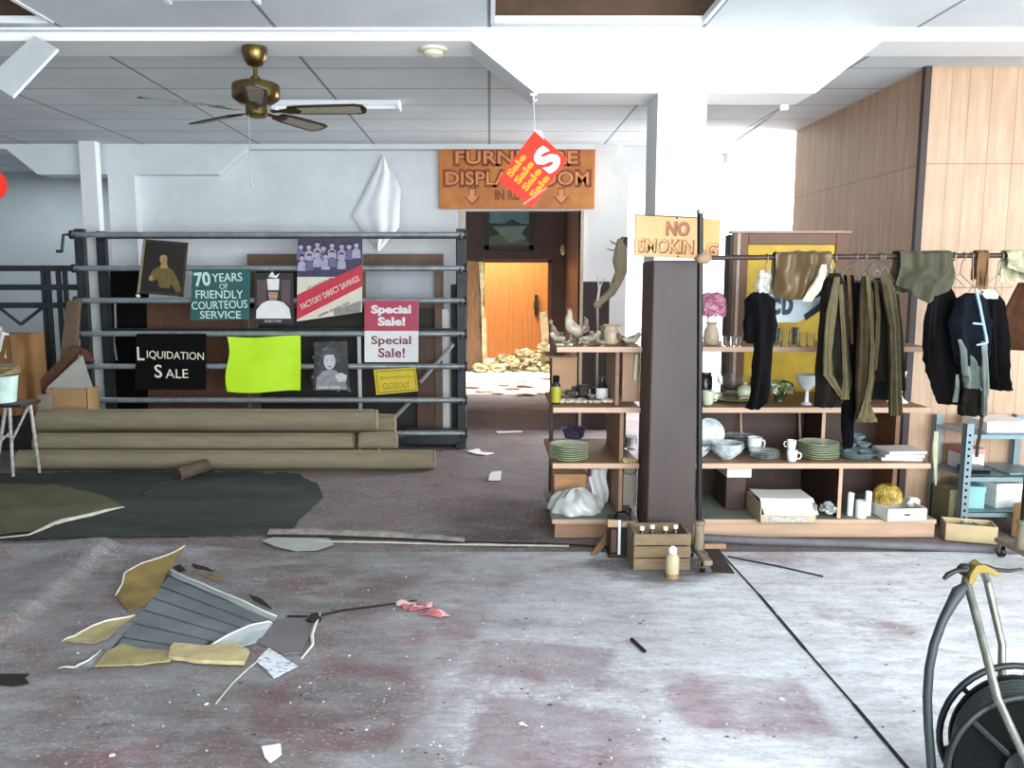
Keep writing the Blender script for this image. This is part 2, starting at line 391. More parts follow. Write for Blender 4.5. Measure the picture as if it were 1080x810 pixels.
# the panelled room corner at the right
def panel_mat():
    m, nt, b = nodes('ply_panelling')
    g = N(nt, 'ShaderNodeNewGeometry'); s = N(nt, 'ShaderNodeSeparateXYZ'); nt.links.new(g.outputs['Position'], s.inputs[0])
    q = math_n(nt, 'ADD', s.outputs[0], s.outputs[1])
    q = math_n(nt, 'ADD', q, -(3.0 + 5.88) + 10 * .61)
    fr = math_n(nt, 'MODULO', q, .61); ln = None
    for pos, w in ((.02, .004), (.18, .003), (.30, .0035), (.455, .004)):
        l = math_n(nt, 'LESS_THAN', math_n(nt, 'ABSOLUTE', math_n(nt, 'ADD', fr, -pos)), w); ln = l if ln is None else math_n(nt, 'MAXIMUM', ln, l)
    seam = math_n(nt, 'LESS_THAN', math_n(nt, 'ABSOLUTE', math_n(nt, 'ADD', s.outputs[2], -2.5)), .005)
    t = ramp(nt, tex(nt, 5, (6, 6, .5), world=True), .3, .7); t2 = ramp(nt, tex(nt, 1.2, world=True), .35, .65)
    col = mixc(nt, t, lin('#a98b70'), lin('#c3a386')); col = mixc(nt, math_n(nt, 'MULTIPLY', t2, .35), col, lin('#96745a'))
    col = mixc(nt, math_n(nt, 'MULTIPLY', math_n(nt, 'MAXIMUM', ln, seam), .5), col, lin('#6a4632'))
    nt.links.new(col, b.inputs['Base Color']); b.inputs['Roughness'].default_value = .5
    MATS['ply'] = m; return m
b = MB(); b.box(3.02, 8, 5.88, 8.35, 0, CEIL); struct(b.build('wall_panelled', panel_mat()))
b = MB(); b.box(2.985, 3.03, 5.865, 5.91, 0, CEIL); struct(b.build('trim_5', mat('dark_corner_strip', '#30211a', .6)))
# right wall and shop front behind the camera, with its windows
b = MB(); b.box(8, 8.1, -1.2, 8.35, 0, CEIL); b.box(8, 8.1, 8.35, 12.3, 0, .5); b.box(8, 8.1, 8.35, 12.3, 2.95, CEIL); b.box(8, 8.1, 11.6, 12.3, .5, 2.95)
struct(b.build('wall_right', white))
b = MB(); b.box(-7, 8, -1.3, -1.2, 0, .45); b.box(-7, 8, -1.3, -1.2, 2.95, CEIL); b.box(-7, -4.6, -1.3, -1.2, .45, 2.95); b.box(-.6, -.2, -1.3, -1.2, .45, 2.95); b.box(7.6, 8, -1.3, -1.2, .45, 2.95)
struct(b.build('wall_front', white))

# ---------------------------------------------------------------- light
w = bpy.data.worlds.new('sky'); scene.world = w; w.use_nodes = True
w.node_tree.nodes['Background'].inputs[0].default_value = (.80, .90, 1.0, 1); w.node_tree.nodes['Background'].inputs[1].default_value = 1.0
def area(name, loc, rot, sx, sy, e, col=(1, 1, 1)):
    l = bpy.data.lights.new(name, 'AREA'); l.shape = 'RECTANGLE'; l.size = sx; l.size_y = sy; l.energy = e; l.color = col
    o = bpy.data.objects.new(name, l); C.objects.link(o); o.location = loc; o.rotation_euler = rot; return o
COOL = (.90, .96, 1.0)
area('shop_window_daylight', (3.7, -1.36, 1.7), (PI / 2, 0, 0), 7.6, 2.4, 600, COOL)
area('shop_window_daylight_dim', (-2.6, -1.36, 1.7), (PI / 2, 0, 0), 3.9, 2.4, 45, COOL)
area('side_window_daylight', (7.95, 9.95, 1.75), (PI / 2, 0, PI / 2), 3.2, 2.3, 1500, COOL)
area('right_bay_ceiling_lamp', (4.6, 10.8, 3.08), (0, 0, 0), 3.5, 1.6, 150, COOL)
sk_ = area('corridor_skylight', (0, 13.9, 3.34), (0, 0, 0), 2.4, 1.9, 130, (1, .97, .92)); sk_.data.spread = math.radians(75)
area('far_room_skylight', (0, 16.9, 3.25), (0, 0, 0), 2.0, 1.6, 200, (1, .9, .75))
area('left_bay_fill', (-5.6, 10.3, 3.08), (0, 0, 0), 1.6, 1.0, 30, COOL)  # added fill without a fitting, lightens the grey wall of the left bay
vs = scene.view_settings; vs.view_transform = 'Standard'; vs.look = 'None'; vs.exposure = 0.55; vs.gamma = 1.0; vs.use_curve_mapping = False
cy = scene.cycles; cy.use_denoising = True; cy.max_bounces = 8; cy.caustics_reflective = False; cy.caustics_refractive = False; cy.diffuse_bounces = 5; cy.glossy_bounces = 3; cy.transmission_bounces = 6; cy.transparent_max_bounces = 10
cy.sample_clamp_indirect = 6
# ================================================================ the pipe rack at the left
steel = mat('grey_steel_pipe', '#949b9e', .4, .45, var=.25, scale=6)
steeld = mat('dark_steel', '#33383a', .5, .5, var=.25, scale=5)
lightm = mat('pale_metal', '#a9afb1', .4, .6, var=.1)
YK = 8.30
kx0, kx1 = X(84, 300, YK), X(486, 300, YK)
kz = [Z(y, YK) for y in (247.5, 283, 317, 352, 386.5, 422, 457)]
rack = thing('carpet_rack', 'long grey steel pipe rack hung with signs, standing behind the carpet rolls', 'rack', (kx0, YK, 0))
for z in kz:
    b = MB(); b.tube([(kx0 - .06, YK, z), (kx1 + .06, YK, z)], .028, 12); p = b.build('pipe', steel, rack, smooth=True)
    for xx in (kx0 - .05, kx1 + .05): b = MB(); b.tube([(xx - .012, YK, z), (xx + .012, YK, z)], .045, 10); b.build('collar', steeld, p, smooth=True)
for xx, y in ((kx0, YK), (kx1, YK), (kx0 + .02, YK + .42), (kx1 - .02, YK + .42)):
    b = MB(); w_ = .045
    b.box(xx - w_, xx + w_, y + .03, y + .04, 0, kz[0] + .06); b.box(xx - w_, xx - w_ + .01, y + .03, y + .11, 0, kz[0] + .06); b.box(xx + w_ - .01, xx + w_, y + .03, y + .11, 0, kz[0] + .06)
    p = b.build('post', steeld, rack, bevel=.003)
    if y == YK:
        b = MB()
        for z in kz: b.tube([(xx, y + .045, z - .03), (xx, y - .01, z - .045), (xx, y - .05, z - .035), (xx, y - .05, z)], .011, 8)
        b.build('hook', steeld, p, smooth=True)
b = MB()
for xx in (kx0, kx1):
    b.box(xx - .05, xx + .05, YK - .1, YK + .55, 0, .05)
b.build('foot', steeld, rack, bevel=.004)
b = MB(); b.box(X(425, 465, YK), kx1, YK + .02, YK + .4, .02, .13); b.build('base_box', steeld, rack, bevel=.004)
b = MB(); b.box(kx0, kx1, YK + .40, YK + .44, kz[0] - .02, kz[0] + .03); b.box(kx0, kx1, YK + .40, YK + .44, kz[3] - .02, kz[3] + .03); b.build('rear_rail', steeld, rack)
b = MB(); b.tube([at(443, 403, YK + .3), at(478, 363, YK + .3)], .022, 6); b.build('brace', lightm, rack)
b = MB(); b.tube([at(412, 445, YK + .3), at(432, 424, YK + .3)], .022, 6); b.build('brace', lightm, rack)
b = MB(); b.box(X(376, 400, YK), X(379.5, 400, YK), YK + .1, YK + .12, kz[5] - .33, kz[3]); b.build('upright_strip', lightm, rack)
b = MB(); q = Vector((kx0 - .09, YK, kz[0])); b.tube([q, q + Vector((-.02, -.04, .0)), q + Vector((-.03, -.06, -.13)), q + Vector((-.03, -.06, -.17))], .014, 8)
b.tube([q + Vector((-.03, -.06, -.165)), q + Vector((-.085, -.07, -.165))], .016, 8); b.build('crank_handle', steeld, rack, smooth=True)

# ---- signs and pictures on the rack, each hanging from a pipe
YS = 8.235
def panel(px, Y, th=.012):       # px: four corners, clockwise from top-left
    b = MB(); p = [at(*q, Y) for q in px]; return b.prism(p, (0, th, 0))
def poly(b, px, Y, layer=1):
    return b.prism([at(*q, Y - .0022 * layer) for q in px], (0, .0018, 0))
def ell(cx, cy, rx, ry, n=14, rot=0):
    r = []
    for i in range(n):
        a = 2 * PI * i / n; x, y = rx * math.cos(a), ry * math.sin(a)
        r.append((cx + x * math.cos(rot) - y * math.sin(rot), cy + x * math.sin(rot) + y * math.cos(rot)))
    return r
def letters(name, body, cx, cy, w, h, Y, m, parent, rot=0, bold=.015, lift=.003, grow=0):
    k = (at(cx + 10, cy, Y) - at(cx, cy, Y)).length / 10
    a = math.radians(rot)
    return lettering(name, body, at(cx, cy, Y), w * k, h * k, m, parent, (math.cos(a), 0, math.sin(a)), (-math.sin(a), 0, math.cos(a)), lift, bold, grow)
def sign(name, label, cat, px, Y, m, th=.012, group=None):
    pts = [at(*q, Y) for q in px]; t = thing(name, label, cat, (sum(p.x for p in pts) / 4, Y, min(p.z for p in pts)), 0, group)
    return t, panel(px, Y, th).build('board', m, t)
black = mat('matte_black', '#070708', .8, var=.15, spec=.15)
cream = mat('cream_paint', '#e9e3cf', .6, var=.06)
whitep = mat('white_card', '#e9e7e6', .6, var=.04)
flesh = mat('print_skin', '#b98f7c', .6, var=.1)
# portrait painting
t, _ = sign('portrait_painting', 'dark framed portrait painting of a seated woman standing tilted on a rack pipe', 'painting', [(151,252),(198,256),(192.5,313),(144.5,309)], YS, mat('painting_ground', '#1d1812', .45, var=.3, scale=6))
dr = mat('painted_dress', '#6d5a2f', .5, var=.25, scale=20); sk = mat('painted_skin', '#a98a52', .5, var=.2, scale=20)
b = MB(); poly(b, [(157,293),(161,285),(168,281),(176,281),(183,286),(189,298),(191,307),(186,309),(181,300),(178,304),(168,303),(166,294),(160,297)], YS); b.build('painted_dress', dr, t)
for nm_, q_, l_ in (('painted_face', ell(172.5, 273, 4.0, 5.6), 1.8), ('painted_neck', [(170,277),(176,277),(177,283),(169,283)], 1.5), ('painted_hand', [(157,292),(161,290),(161,296),(157,296)], 1.5)): b = MB(); poly(b, q_, YS, l_); b.build(nm_, sk, t)
b = MB(); poly(b, [(168,272),(168.5,267),(172,265.5),(176,267),(177,272),(174.5,269),(170.5,269)], YS, 2.8); b.build('painted_hair', mat('painted_hair', '#2a1d12', .6), t)
b = MB(); e = 2.2
for q in ([(151,252),(198,256),(197.6,258.3),(151,254.3)], [(144.5,309),(145.3,306.4),(193,310.6),(192.5,313)], [(196,256),(198,256),(192.5,313),(190.5,312.8)]): b.prism([at(*c, YS - .012) for c in q], (0, .02, 0))
b.build('frame', mat('dark_gilt_frame', '#3c2f1c', .45, var=.2), t)
b = MB(); b.prism([at(*c, YS - .013) for c in [(151,252),(153.6,252.2),(147,309.2),(144.5,309)]], (0, .02, 0)); b.build('frame_edge', mat('worn_frame_edge', '#8c8268', .5), t)
b = MB(); b.blob(at(145.5, 312, YS - .01), .022, 3, .2, 1); b.build('corner_plug', whitep, t)
# green sign
t, _ = sign('anniversary_sign', 'teal sign lettered 70 years of friendly courteous service', 'sign', [(203,284),(264,284),(262.5,337),(200.5,338)], YS, mat('teal_card', '#235a58', .6, var=.12, scale=6))
pale = mat('pale_green_paint', '#cfe3dc', .6, var=.05)
letters('lettering', '70', 213.5, 294.5, 17, 15, YS, pale, t, 4, .03)
letters('lettering', 'YEARS', 239.5, 292.5, 32, 9, YS, pale, t, 2, .01)
letters('lettering', 'OF', 236, 302, 9, 6, YS, pale, t, 4, .0)
letters('lettering', 'FRIENDLY', 231.5, 310.5, 50, 8.5, YS, pale, t, 0, .008)
letters('lettering', 'COURTEOUS', 231.5, 321.5, 59, 8.5, YS, pale, t, 2, .006)
letters('lettering', 'SERVICE', 232.5, 332, 43, 8, YS, pale, t, 0, .008)
# chef photo
t, _ = sign('chef_poster', 'photograph of a chef in a tall white hat pinned to the rack', 'photo print', [(269,288),(309,288),(310,342),(268,342)], YS, mat('photo_black', '#1c1719', .4, var=.3, scale=14))
b = MB(); poly(b, [(281.5,294),(294.5,294),(294,306),(282.5,306)], YS, 2); poly(b, [(270,336),(270.5,327),(276,320),(283,317),(292,317),(299,319),(305,325),(307,336)], YS); b.build('printed_whites', whitep, t)
b = MB(); poly(b, ell(288, 310.5, 5.0, 7.2), YS, 1.5); b.build('printed_face', flesh, t)
b = MB(); poly(b, [(283.5,306),(293,306),(292.5,308.2),(284,308.2)], YS, 3); poly(b, [(286,314.3),(290.5,314.3),(290.2,315.2),(286.3,315.2)], YS, 3); poly(b, ell(286, 310, .8, .5, 8), YS, 3); poly(b, ell(290, 310, .8, .5, 8), YS, 3); b.build('printed_features', mat('print_shadow', '#4a342c', .6), t)
for q_ in ([(271,295),(281,295),(281,317),(271,323)], [(296,295),(306,295),(306,322),(297,317)]): b = MB(); poly(b, q_, YS, .6); b.build('printed_backdrop', mat('print_mauve', '#5c474b', .6, var=.2), t)
letters('caption', 'GUEST CHEF', 288, 338.7, 18, 2, YS, whitep, t, 0, .0); b = MB(); poly(b, [(283,292),(287,286),(290,291),(295,288),(292,293.5)], YS, 3); b.build('tape', whitep, t)
# big poster with group photo and red band
pw = mat('poster_cream', '#ded6c4', .6, var=.05); pr = mat('poster_red', '#c4273f', .55, var=.1)
t, _ = sign('sale_poster', 'large poster with a group photograph above a slanting red band', 'poster', [(314,251),(382.5,251),(381.5,329),(313,339)], YS - .04, pw)
y1 = YS - .04
b = MB(); poly(b, [(314,251),(382.5,251),(382.2,280),(358,292),(313.5,292)], y1); b.build('printed_photo', mat('print_indigo', '#3a3550', .55, var=.35, scale=16), t)
rr = random.Random(3); shirt_m = mat('print_lilac', '#a9a4bd', .6, var=.25, scale=30); jack_m = mat('print_violet', '#6c628a', .6, var=.25, scale=30); face_m = mat('print_pale_face', '#b4a8b4', .6, var=.15, scale=30); hair_m = mat('print_dark_indigo', '#262238', .6)
for i in range(15):
    hx = 318 + (i % 8) * 8.2 + rr.uniform(-1.5, 1.5); hy = (260 if i < 8 else 270) + rr.uniform(-2.5, 2.5)
    if hx > 362 and hy > 268: continue
    ml = 2.0 + i * .08
    b = MB(); poly(b, [(hx - 4.6, hy + 14), (hx - 4.2, hy + 6), (hx - 1.5, hy + 3.4), (hx + 1.5, hy + 3.4), (hx + 4.2, hy + 6), (hx + 4.6, hy + 14)], y1, ml); pt = b.build('printed_torso', shirt_m if i % 3 else jack_m, t)
    b = MB(); poly(b, ell(hx, hy, 2.5, 3.3, 10), y1, ml + .5); b.build('printed_face', face_m, pt); b = MB(); poly(b, [(hx - 2.6, hy - .4), (hx - 2.2, hy - 3), (hx, hy - 3.9), (hx + 2.2, hy - 3), (hx + 2.6, hy - .4), (hx, hy - 2)], y1, ml + 1); b.build('printed_hair', hair_m, pt)
b = MB(); poly(b, [(313.3,311),(382.3,279),(382,302),(313,337)], y1, 4); b.build('red_band', pr, t)
letters('lettering', 'FACTORY DIRECT SAVINGS', 348, 308.5, 69, 6.2, y1 - .011, pw, t, 26.5, .012)
letters('lettering', 'Catalogue', 338, 300, 28, 6.5, y1 - .004, mat('print_brown', '#6b3b35', .6), t, 26.5, .01)
b = MB(); poly(b, [(352,327),(381,317),(380.5,329),(352,333)], y1, 1); b.build('printed_strip', mat('print_grey', '#8f8a86', .6, var=.3, scale=40), t)
letters('lettering', 'while stocks last', 352, 326, 36, 2.6, y1 - .004, black, t, 24, 0)
# special sale card
t, _ = sign('special_sale_sign', 'two part special sale card, crimson upper half and white lower half', 'sign', [(384.5,317),(441.5,317),(441,382),(384.5,382)], YS - .05, whitep)
y1 = YS - .05; sr = mat('crimson_card', '#b33a52', .55, var=.1)
b = MB(); poly(b, [(384.5,317),(441.5,317),(441.3,349),(384.5,349)], y1); b.build('crimson_half', sr, t)
letters('lettering', 'Special', 412.5, 327.5, 42, 11.5, y1 - .003, whitep, t, 0, .045); letters('lettering', 'Sale!', 413, 339, 29, 9.5, y1 - .003, whitep, t, 0, .045)
letters('lettering', 'Special', 412.5, 360, 42, 11.5, y1, mat('maroon_print', '#7d2f42', .6), t, 0, .02); letters('lettering', 'Sale!', 413, 372, 28, 10, y1, MATS['maroon_print'], t, 0, .02)
# liquidation sale
t, _ = sign('liquidation_sign', 'black sign lettered Liquidation Sale in cream paint', 'sign', [(144,352),(217,352),(217,411),(142,411)], YS, black)
letters('lettering', 'L', 148.5, 373, 7.5, 14, YS, cream, t, 0, .01); letters('lettering', 'IQUIDATION', 185, 375.5, 60, 9.5, YS, cream, t, -2, .0)
letters('lettering', 'S', 167, 391.5, 8, 14, YS, cream, t, 0, .01); letters('lettering', 'ALE', 186.5, 394, 24, 9.5, YS, cream, t, 0, .0)
# neon card: curled corners
neon = mat('fluorescent_yellow_card', '#c3f01c', .5, var=.06, scale=4)
def neonf(u, v):
    x = 239.5 + 77.5 * u; y = 355 + 58 * v
    if u < .12: x += 2.2 * math.sin(v * PI * 2); 
    p = at(x, y + 1.3 * math.sin(u * 5), YS - .03); p.y += .012 * math.sin(u * 6 + v * 3) - .05 * max(0, u - .9) * 10 * v * .3; return p
b = MB(); b.grid(neonf, 24, 16, (0, .003, 0)); tag(b.build('blank_card', neon, smooth=True), 'blank fluorescent yellow green card hanging on the rack', 'card')
# portrait photo in clear wrap
t, _ = sign('soldier_poster', 'grey photograph of a man in a cap, wrapped in clear plastic', 'photo print', [(332,361),(366,360),(368,411),(330,412)], YS, mat('photo_grey_dark', '#2b2d2f', .4, var=.4, scale=9))
g1 = mat('print_light_grey', '#c4c5c7', .5, var=.08, scale=20); g2 = mat('print_mid_grey', '#8a8d90', .5, var=.2, scale=20)
b = MB(); poly(b, [(333,411),(334,398),(341,392),(344,390),(353,390),(357,393),(364,398),(366,411)], YS, 1); b.build('printed_jacket', g2, t)
b = MB(); poly(b, ell(347.5, 381, 6.2, 9), YS, 2); poly(b, [(353,396),(360,393),(366,396),(365,402),(357,403)], YS, 3); b.build('printed_face', g1, t)
b = MB(); poly(b, [(340,376),(340.5,369),(346,366),(352,367),(356,371),(357,376),(352,374),(345,374)], YS, 3); poly(b, ell(345, 380, 1, .6, 8), YS, 3); poly(b, ell(350.3, 380, 1, .6, 8), YS, 3); poly(b, [(345.5,386),(350,386),(349.5,387),(346,387)], YS, 3); b.build('printed_cap', mat('print_dark_grey', '#44474b', .5, var=.2, scale=20), t)
letters('caption', 'SALES STAFF', 347, 408.5, 22, 2.2, YS - .006, whitep, t)
m, nt, bs = nodes('clear_wrap'); bs.inputs['Base Color'].default_value = (.9, .93, .95, 1); bs.inputs['Roughness'].default_value = .15
nt.links.new(math_n(nt, 'MULTIPLY', ramp(nt, tex(nt, 18, (1, 1, 1), detail=3), .55, .8), .22), bs.inputs['Alpha']); MATS['clear_wrap'] = m
def wrapf(u, v):
    w = 1 + .25 * v * v; p = at(348 + (u - .5) * 36 * w, 356 + 57 * v + 1.5 * math.sin(u * 20), YS - .02); p.y += .008 * noise.noise(Vector((u * 6, v * 6, 2))); return p
b = MB(); b.grid(wrapf, 18, 18); b.build('plastic_wrap', m, t, smooth=True)
# closeout card
yel = mat('yellow_card', '#d6bd1d', .55, var=.1, scale=5); yd = mat('dull_gold_print', '#8d7a17', .6)
t, _ = sign('closeout_sign', 'small yellow closeout card hanging askew below the special sale card', 'sign', [(394,390),(438.5,387.5),(441,412.5),(397,416.5)], YS, yel, .006)
letters('lettering', 'CLOSEOUT', 418, 406.5, 28, 6.5, YS, yd, t, 3, .0); letters('lettering', 'Everything Must Go', 417.5, 398, 33, 3.5, YS, yd, t, 3, .0)
b = MB()
for q in ([(396,391.6),(437,389.2),(437.1,390.2),(396.1,392.6)], [(398.6,413.8),(439,410.2),(439.1,411.2),(398.7,414.8)], [(396,391.6),(397,391.6),(399.6,414),(398.6,414)], [(436.5,389.4),(437.5,389.4),(439.7,411),(438.7,411)]): poly(b, q, YS)
b.build('printed_border', yd, t)

# ---- things leaning behind the rack, against the wall
wood_d = mat('dark_stained_board', '#241a15', .55, var=.3, scale=4, stretch=(4, 4, .4)); wood_b = mat('brown_board', '#5b3a26', .5, var=.25, scale=5, stretch=(6, 6, .4)); wood_m = mat('mid_brown_frame', '#6b5543', .6, var=.2, scale=5)
def lean(name, label, cat, x0, x1, ztop, m, y=9.05, lean_=.14, th=.04, **k):
    t = thing(name, label, cat, ((x0 + x1) / 2, y - lean_, 0), **k)
    b = MB(); b.hexa((x0, y - lean_ - th, 0), (x1, y - lean_ - th, 0), (x1, y - th - .0, ztop), (x0, y - th, ztop), (0, th, .0)); p = b.build('panel', m, t, bevel=.004); return t, p
t, _ = lean('dark_sheet', 'near black board leaning on the wall behind the liquidation sign', 'board', X(119, 350, 9), X(158, 350, 9), Z(284, 9), mat('soot_black_board', '#0b0a08', .9, var=.3, spec=.15))
t, _ = lean('wall_cabinet_back', 'red brown wooden board behind the teal sign', 'board', X(157, 350, 8.98), X(262, 350, 8.98), Z(318, 9), wood_b, y=9.0)
t = thing('old_door', 'brown framed old door with a pale glass pane leaning behind the rack', 'door', (X(365, 400, 9), 8.9, 0))
x0, x1, zt = X(262, 300, 9.0), X(468, 300, 9.0), Z(268, 9.0); yq = 8.98
gx0, gx1, gz1, gz0 = X(386, 300, 9), X(458, 300, 9), Z(286, 9), Z(317, 9)
b = MB(); b.box(x0, x1, yq, yq + .05, gz1, zt); b.box(gx1, x1, yq, yq + .05, 0, gz1); b.box(x0, x0 + .09, yq, yq + .05, 0, gz1); b.box(gx0 - .08, gx0, yq, yq + .05, gz0, gz1); b.box(x0, gx1, yq, yq + .05, gz0 - .08, gz0)
b.build('frame', wood_m, t, bevel=.004)
b = MB(); b.box(gx0, gx1, yq + .02, yq + .03, gz0, gz1); b.build('glass_pane', mat('dusty_glass', '#aab1b8', .25, var=.1, scale=2), t)
b = MB(); b.box(x0 + .09, gx0 - .08, yq + .015, yq + .035, gz0 - .0, gz1); b.box(x0 + .09, gx1, yq + .015, yq + .035, 0, gz0 - .08); b.build('lower_panel', wood_d, t)
b = MB(); b.box(X(467, 400, 8.9), X(474, 400, 8.9), 8.85, 8.88, 0, Z(326, 8.9)); tag(b.build('white_board', whitep), 'narrow white upright board by the right end of the rack', 'board')
b = MB(); b.box(X(440, 400, 8.88), X(466, 400, 8.88), 8.84, 8.87, 0, Z(352, 8.9)); tag(b.build('brown_plank', wood_b, bevel=.003), 'short red brown plank left of the narrow white board', 'board')
b = MB(); b.box(X(459, 400, 8.8), X(466.5, 400, 8.8), 8.78, 8.81, 0, Z(284, 8.8)); tag(b.build('door_stile', wood_m, bevel=.003), 'tall brown strip leaning beside the old door pane', 'board')
b = MB(); b.box(X(476, 400, 8.9), X(486, 400, 8.9), 8.86, 8.90, 0, Z(300, 8.9)); tag(b.build('dark_plank', wood_d, bevel=.003), 'dark tall plank behind the right post of the rack', 'board')
b = MB(); b.tube([at(121, 318, 8.95), at(122, 345, 8.95), at(120, 360, 8.93), at(123, 380, 8.9)], .012, 6); tag(b.build('hanging_cable', mat('grey_cable', '#8d9093', .6)), 'pale thin cable dangling in front of the near black board', 'cable')
# crumpled sheet on the wall
def sheetf(u, v):
    xl = [(404,163),(393,185),(372,228),(384,245),(399,264)]; xr = [(404.5,163),(415,182),(423,200),(421,240),(401,265)]
    k = v * 4; i = min(3, int(k)); f_ = k - i
    l = (xl[i][0] + (xl[i+1][0] - xl[i][0]) * f_, xl[i][1] + (xl[i+1][1] - xl[i][1]) * f_); r = (xr[i][0] + (xr[i+1][0] - xr[i][0]) * f_, xr[i][1] + (xr[i+1][1] - xr[i][1]) * f_)
    p = at(l[0] + (r[0] - l[0]) * u, l[1] + (r[1] - l[1]) * u, 9.24); p.y -= .07 * math.sin(u * PI) * (v ** .5) + .03 * abs(math.sin(u * 7 + v * 2)); return p
b = MB(); b.grid(sheetf, 14, 20, (0, .004, 0)); tag(b.build('hanging_sheet', mat('white_plastic_sheet', '#e4e8ea', .45, var=.03), smooth=True), 'pointed white sheet hanging from the wall above the rack', 'sheet')

# ---- rolls of carpet
cp = mat('jute_carpet_back', '#857b63', .9, var=.12, scale=7, stretch=(.5, 3, 3), bump=.25, bscale=60); cpi = mat('carpet_roll_edge', '#6f6450', .9, var=.3, scale=30)
def roll(label, xl, xr, y, z, r, sag=.0, flat=1.0, group='rolls of carpet on the floor', m=None):
    t = thing('carpet_roll', label, 'carpet roll', ((xl + xr) / 2, y, z - r), 0, group)
    b = MB(); n, k = 20, 34; vs = []; fs = []
    sd = xl * 3 + z * 7
    for i in range(k + 1):
        u = i / k; xx = xl + (xr - xl) * u
        for j in range(n):
            a = 2 * PI * j / n; en = min(u, 1 - u); rad = r * (1 + .10 * noise.noise(Vector((xx * 1.3, math.cos(a) * 1.4, math.sin(a) * 1.4 + sd))) - .10 * math.exp(-en * 30) * (math.sin(a) > 0) - .05 * abs(math.sin(a * 1.5 + xx * .5 + sd)) ** 8)
            vs.append((xx, y + rad * math.cos(a), z + rad * flat * math.sin(a) - sag * math.sin(u * PI)))
    for i in range(k):
        for j in range(n): fs.append((i*n+j, i*n+(j+1)%n, (i+1)*n+(j+1)%n, (i+1)*n+j))
    b.add(vs, fs); b.build('rolled_sheet', m or cp, t, smooth=True)
    for xx, dr in ((xl, -1), (xr, 1)):      # the layers seen at the ends
        b = MB(); pts = []
        for i in range(60):
            a = i * .52; rr_ = r * .93 * (1 - i / 66); pts.append((xx - dr * .006, y + rr_ * math.cos(a), z + rr_ * flat * math.sin(a)))
        b.tube(pts, .008, 5); b.build('roll_end', cpi, t)
    b = MB(); b.box(xl + .02, xr - .02, y - r * .35, y - r * .28, z + r * flat * .93, z + r * flat * 1.0 + .004); b.build('loose_edge', cp, t)
    return t
def zc(py, Y): return at(300, py, Y).z
roll('long front carpet roll lying lowest on the floor before the rack', X(20, 488, 7.32), X(459, 488, 7.32), 7.32, .087, .087)
roll('second carpet roll up, resting on the front roll', X(38, 470, 7.42), X(374, 470, 7.42), 7.42, .235, .075, .006)
roll('short carpet roll whose clean end juts out at the right of the stack', X(379, 470, 7.46), X(419, 470, 7.46), 7.46, .232, .078)
roll('top carpet roll of the stack, below the neon card', X(42, 447, 7.52), X(398, 447, 7.52), 7.52, .414, .103, .0)
roll('carpet roll behind the top roll with its end showing at the right', X(38, 447, 7.74), X(417, 447, 7.74), 7.745, .335, .10)
roll('rear carpet roll on the floor behind the front roll', X(40, 475, 7.6), X(380, 475, 7.6), 7.58, .087, .085)
roll('rearmost carpet roll lying on the floor by the rack', X(40, 475, 7.8), X(400, 475, 7.8), 7.79, .10, .10)
# the curled scrap lying across
b = MB(); q0, q1 = at(218, 487, 7.10), fl(188, 507); q0.z = .085; q1.z = .055
ax = (q1 - q0)
for rr_ in (.055, .04): b.tube([q0 + ax * k * .25 for k in range(5)], [rr_ * (1 + .06 * (k % 2)) for k in range(5)], 14)
tag(b.build('carpet_scrap_roll', mat('brown_scrap', '#54463a', .9, var=.3, scale=12), smooth=True), 'short curled scrap of brown carpet lying against the front roll', 'carpet scrap')
b = MB(); b.tube([q1 + Vector((0,0,-.035)), fl(165, 512, .008), fl(150, 522, .008)], .007, 6); tag(b.build('thin_stick', wood_d), 'thin dark stick lying on the bare floor by the curled scrap', 'stick')

# ---- dark angle-iron frame, cardboard and the stool at the far left
t = thing('angle_iron_trestle', 'dark angle iron frame with cross braces at the left end', 'metal frame', (X(40, 400, 8.65), 8.65, 0)); YT = 8.65
b = MB()
for x in (X(46, 300, YT), X(63, 300, YT)): pass
for k, (pa, pb) in enumerate([((44,283),(44,440)), ((49,283),(49,440)), ((60,283),(60,440)), ((67,283),(67,440))]):
    b = MB(); p = at(*pa, YT); b.box(p.x - .02, p.x + .02, YT, YT + .04, 0, p.z); b.build('upright', steeld, t)
for py in (283, 303, 322):
    b = MB(); p = at(-30, py, YT); q = at(84, py, YT); b.box(p.x, q.x, YT - .005, YT + .035, p.z - .03, p.z + .03); b.build('rail', steeld, t)
b = MB(); b.tube([at(0, 325, YT), at(22, 342, YT)], .018, 5); b.tube([at(44, 325, YT), at(22, 342, YT)], .018, 5); b.build('brace', steeld, t)
p = at(-30, 342, YT); b = MB(); b.box(p.x, p.x + .04, YT, YT + .04, 0, at(0, 283, YT).z); b.build('upright', steeld, t)
card = mat('brown_cardboard', '#8a6239', .8, var=.1, scale=4); cardl = mat('pale_cardboard', '#a68257', .8, var=.1, scale=4)
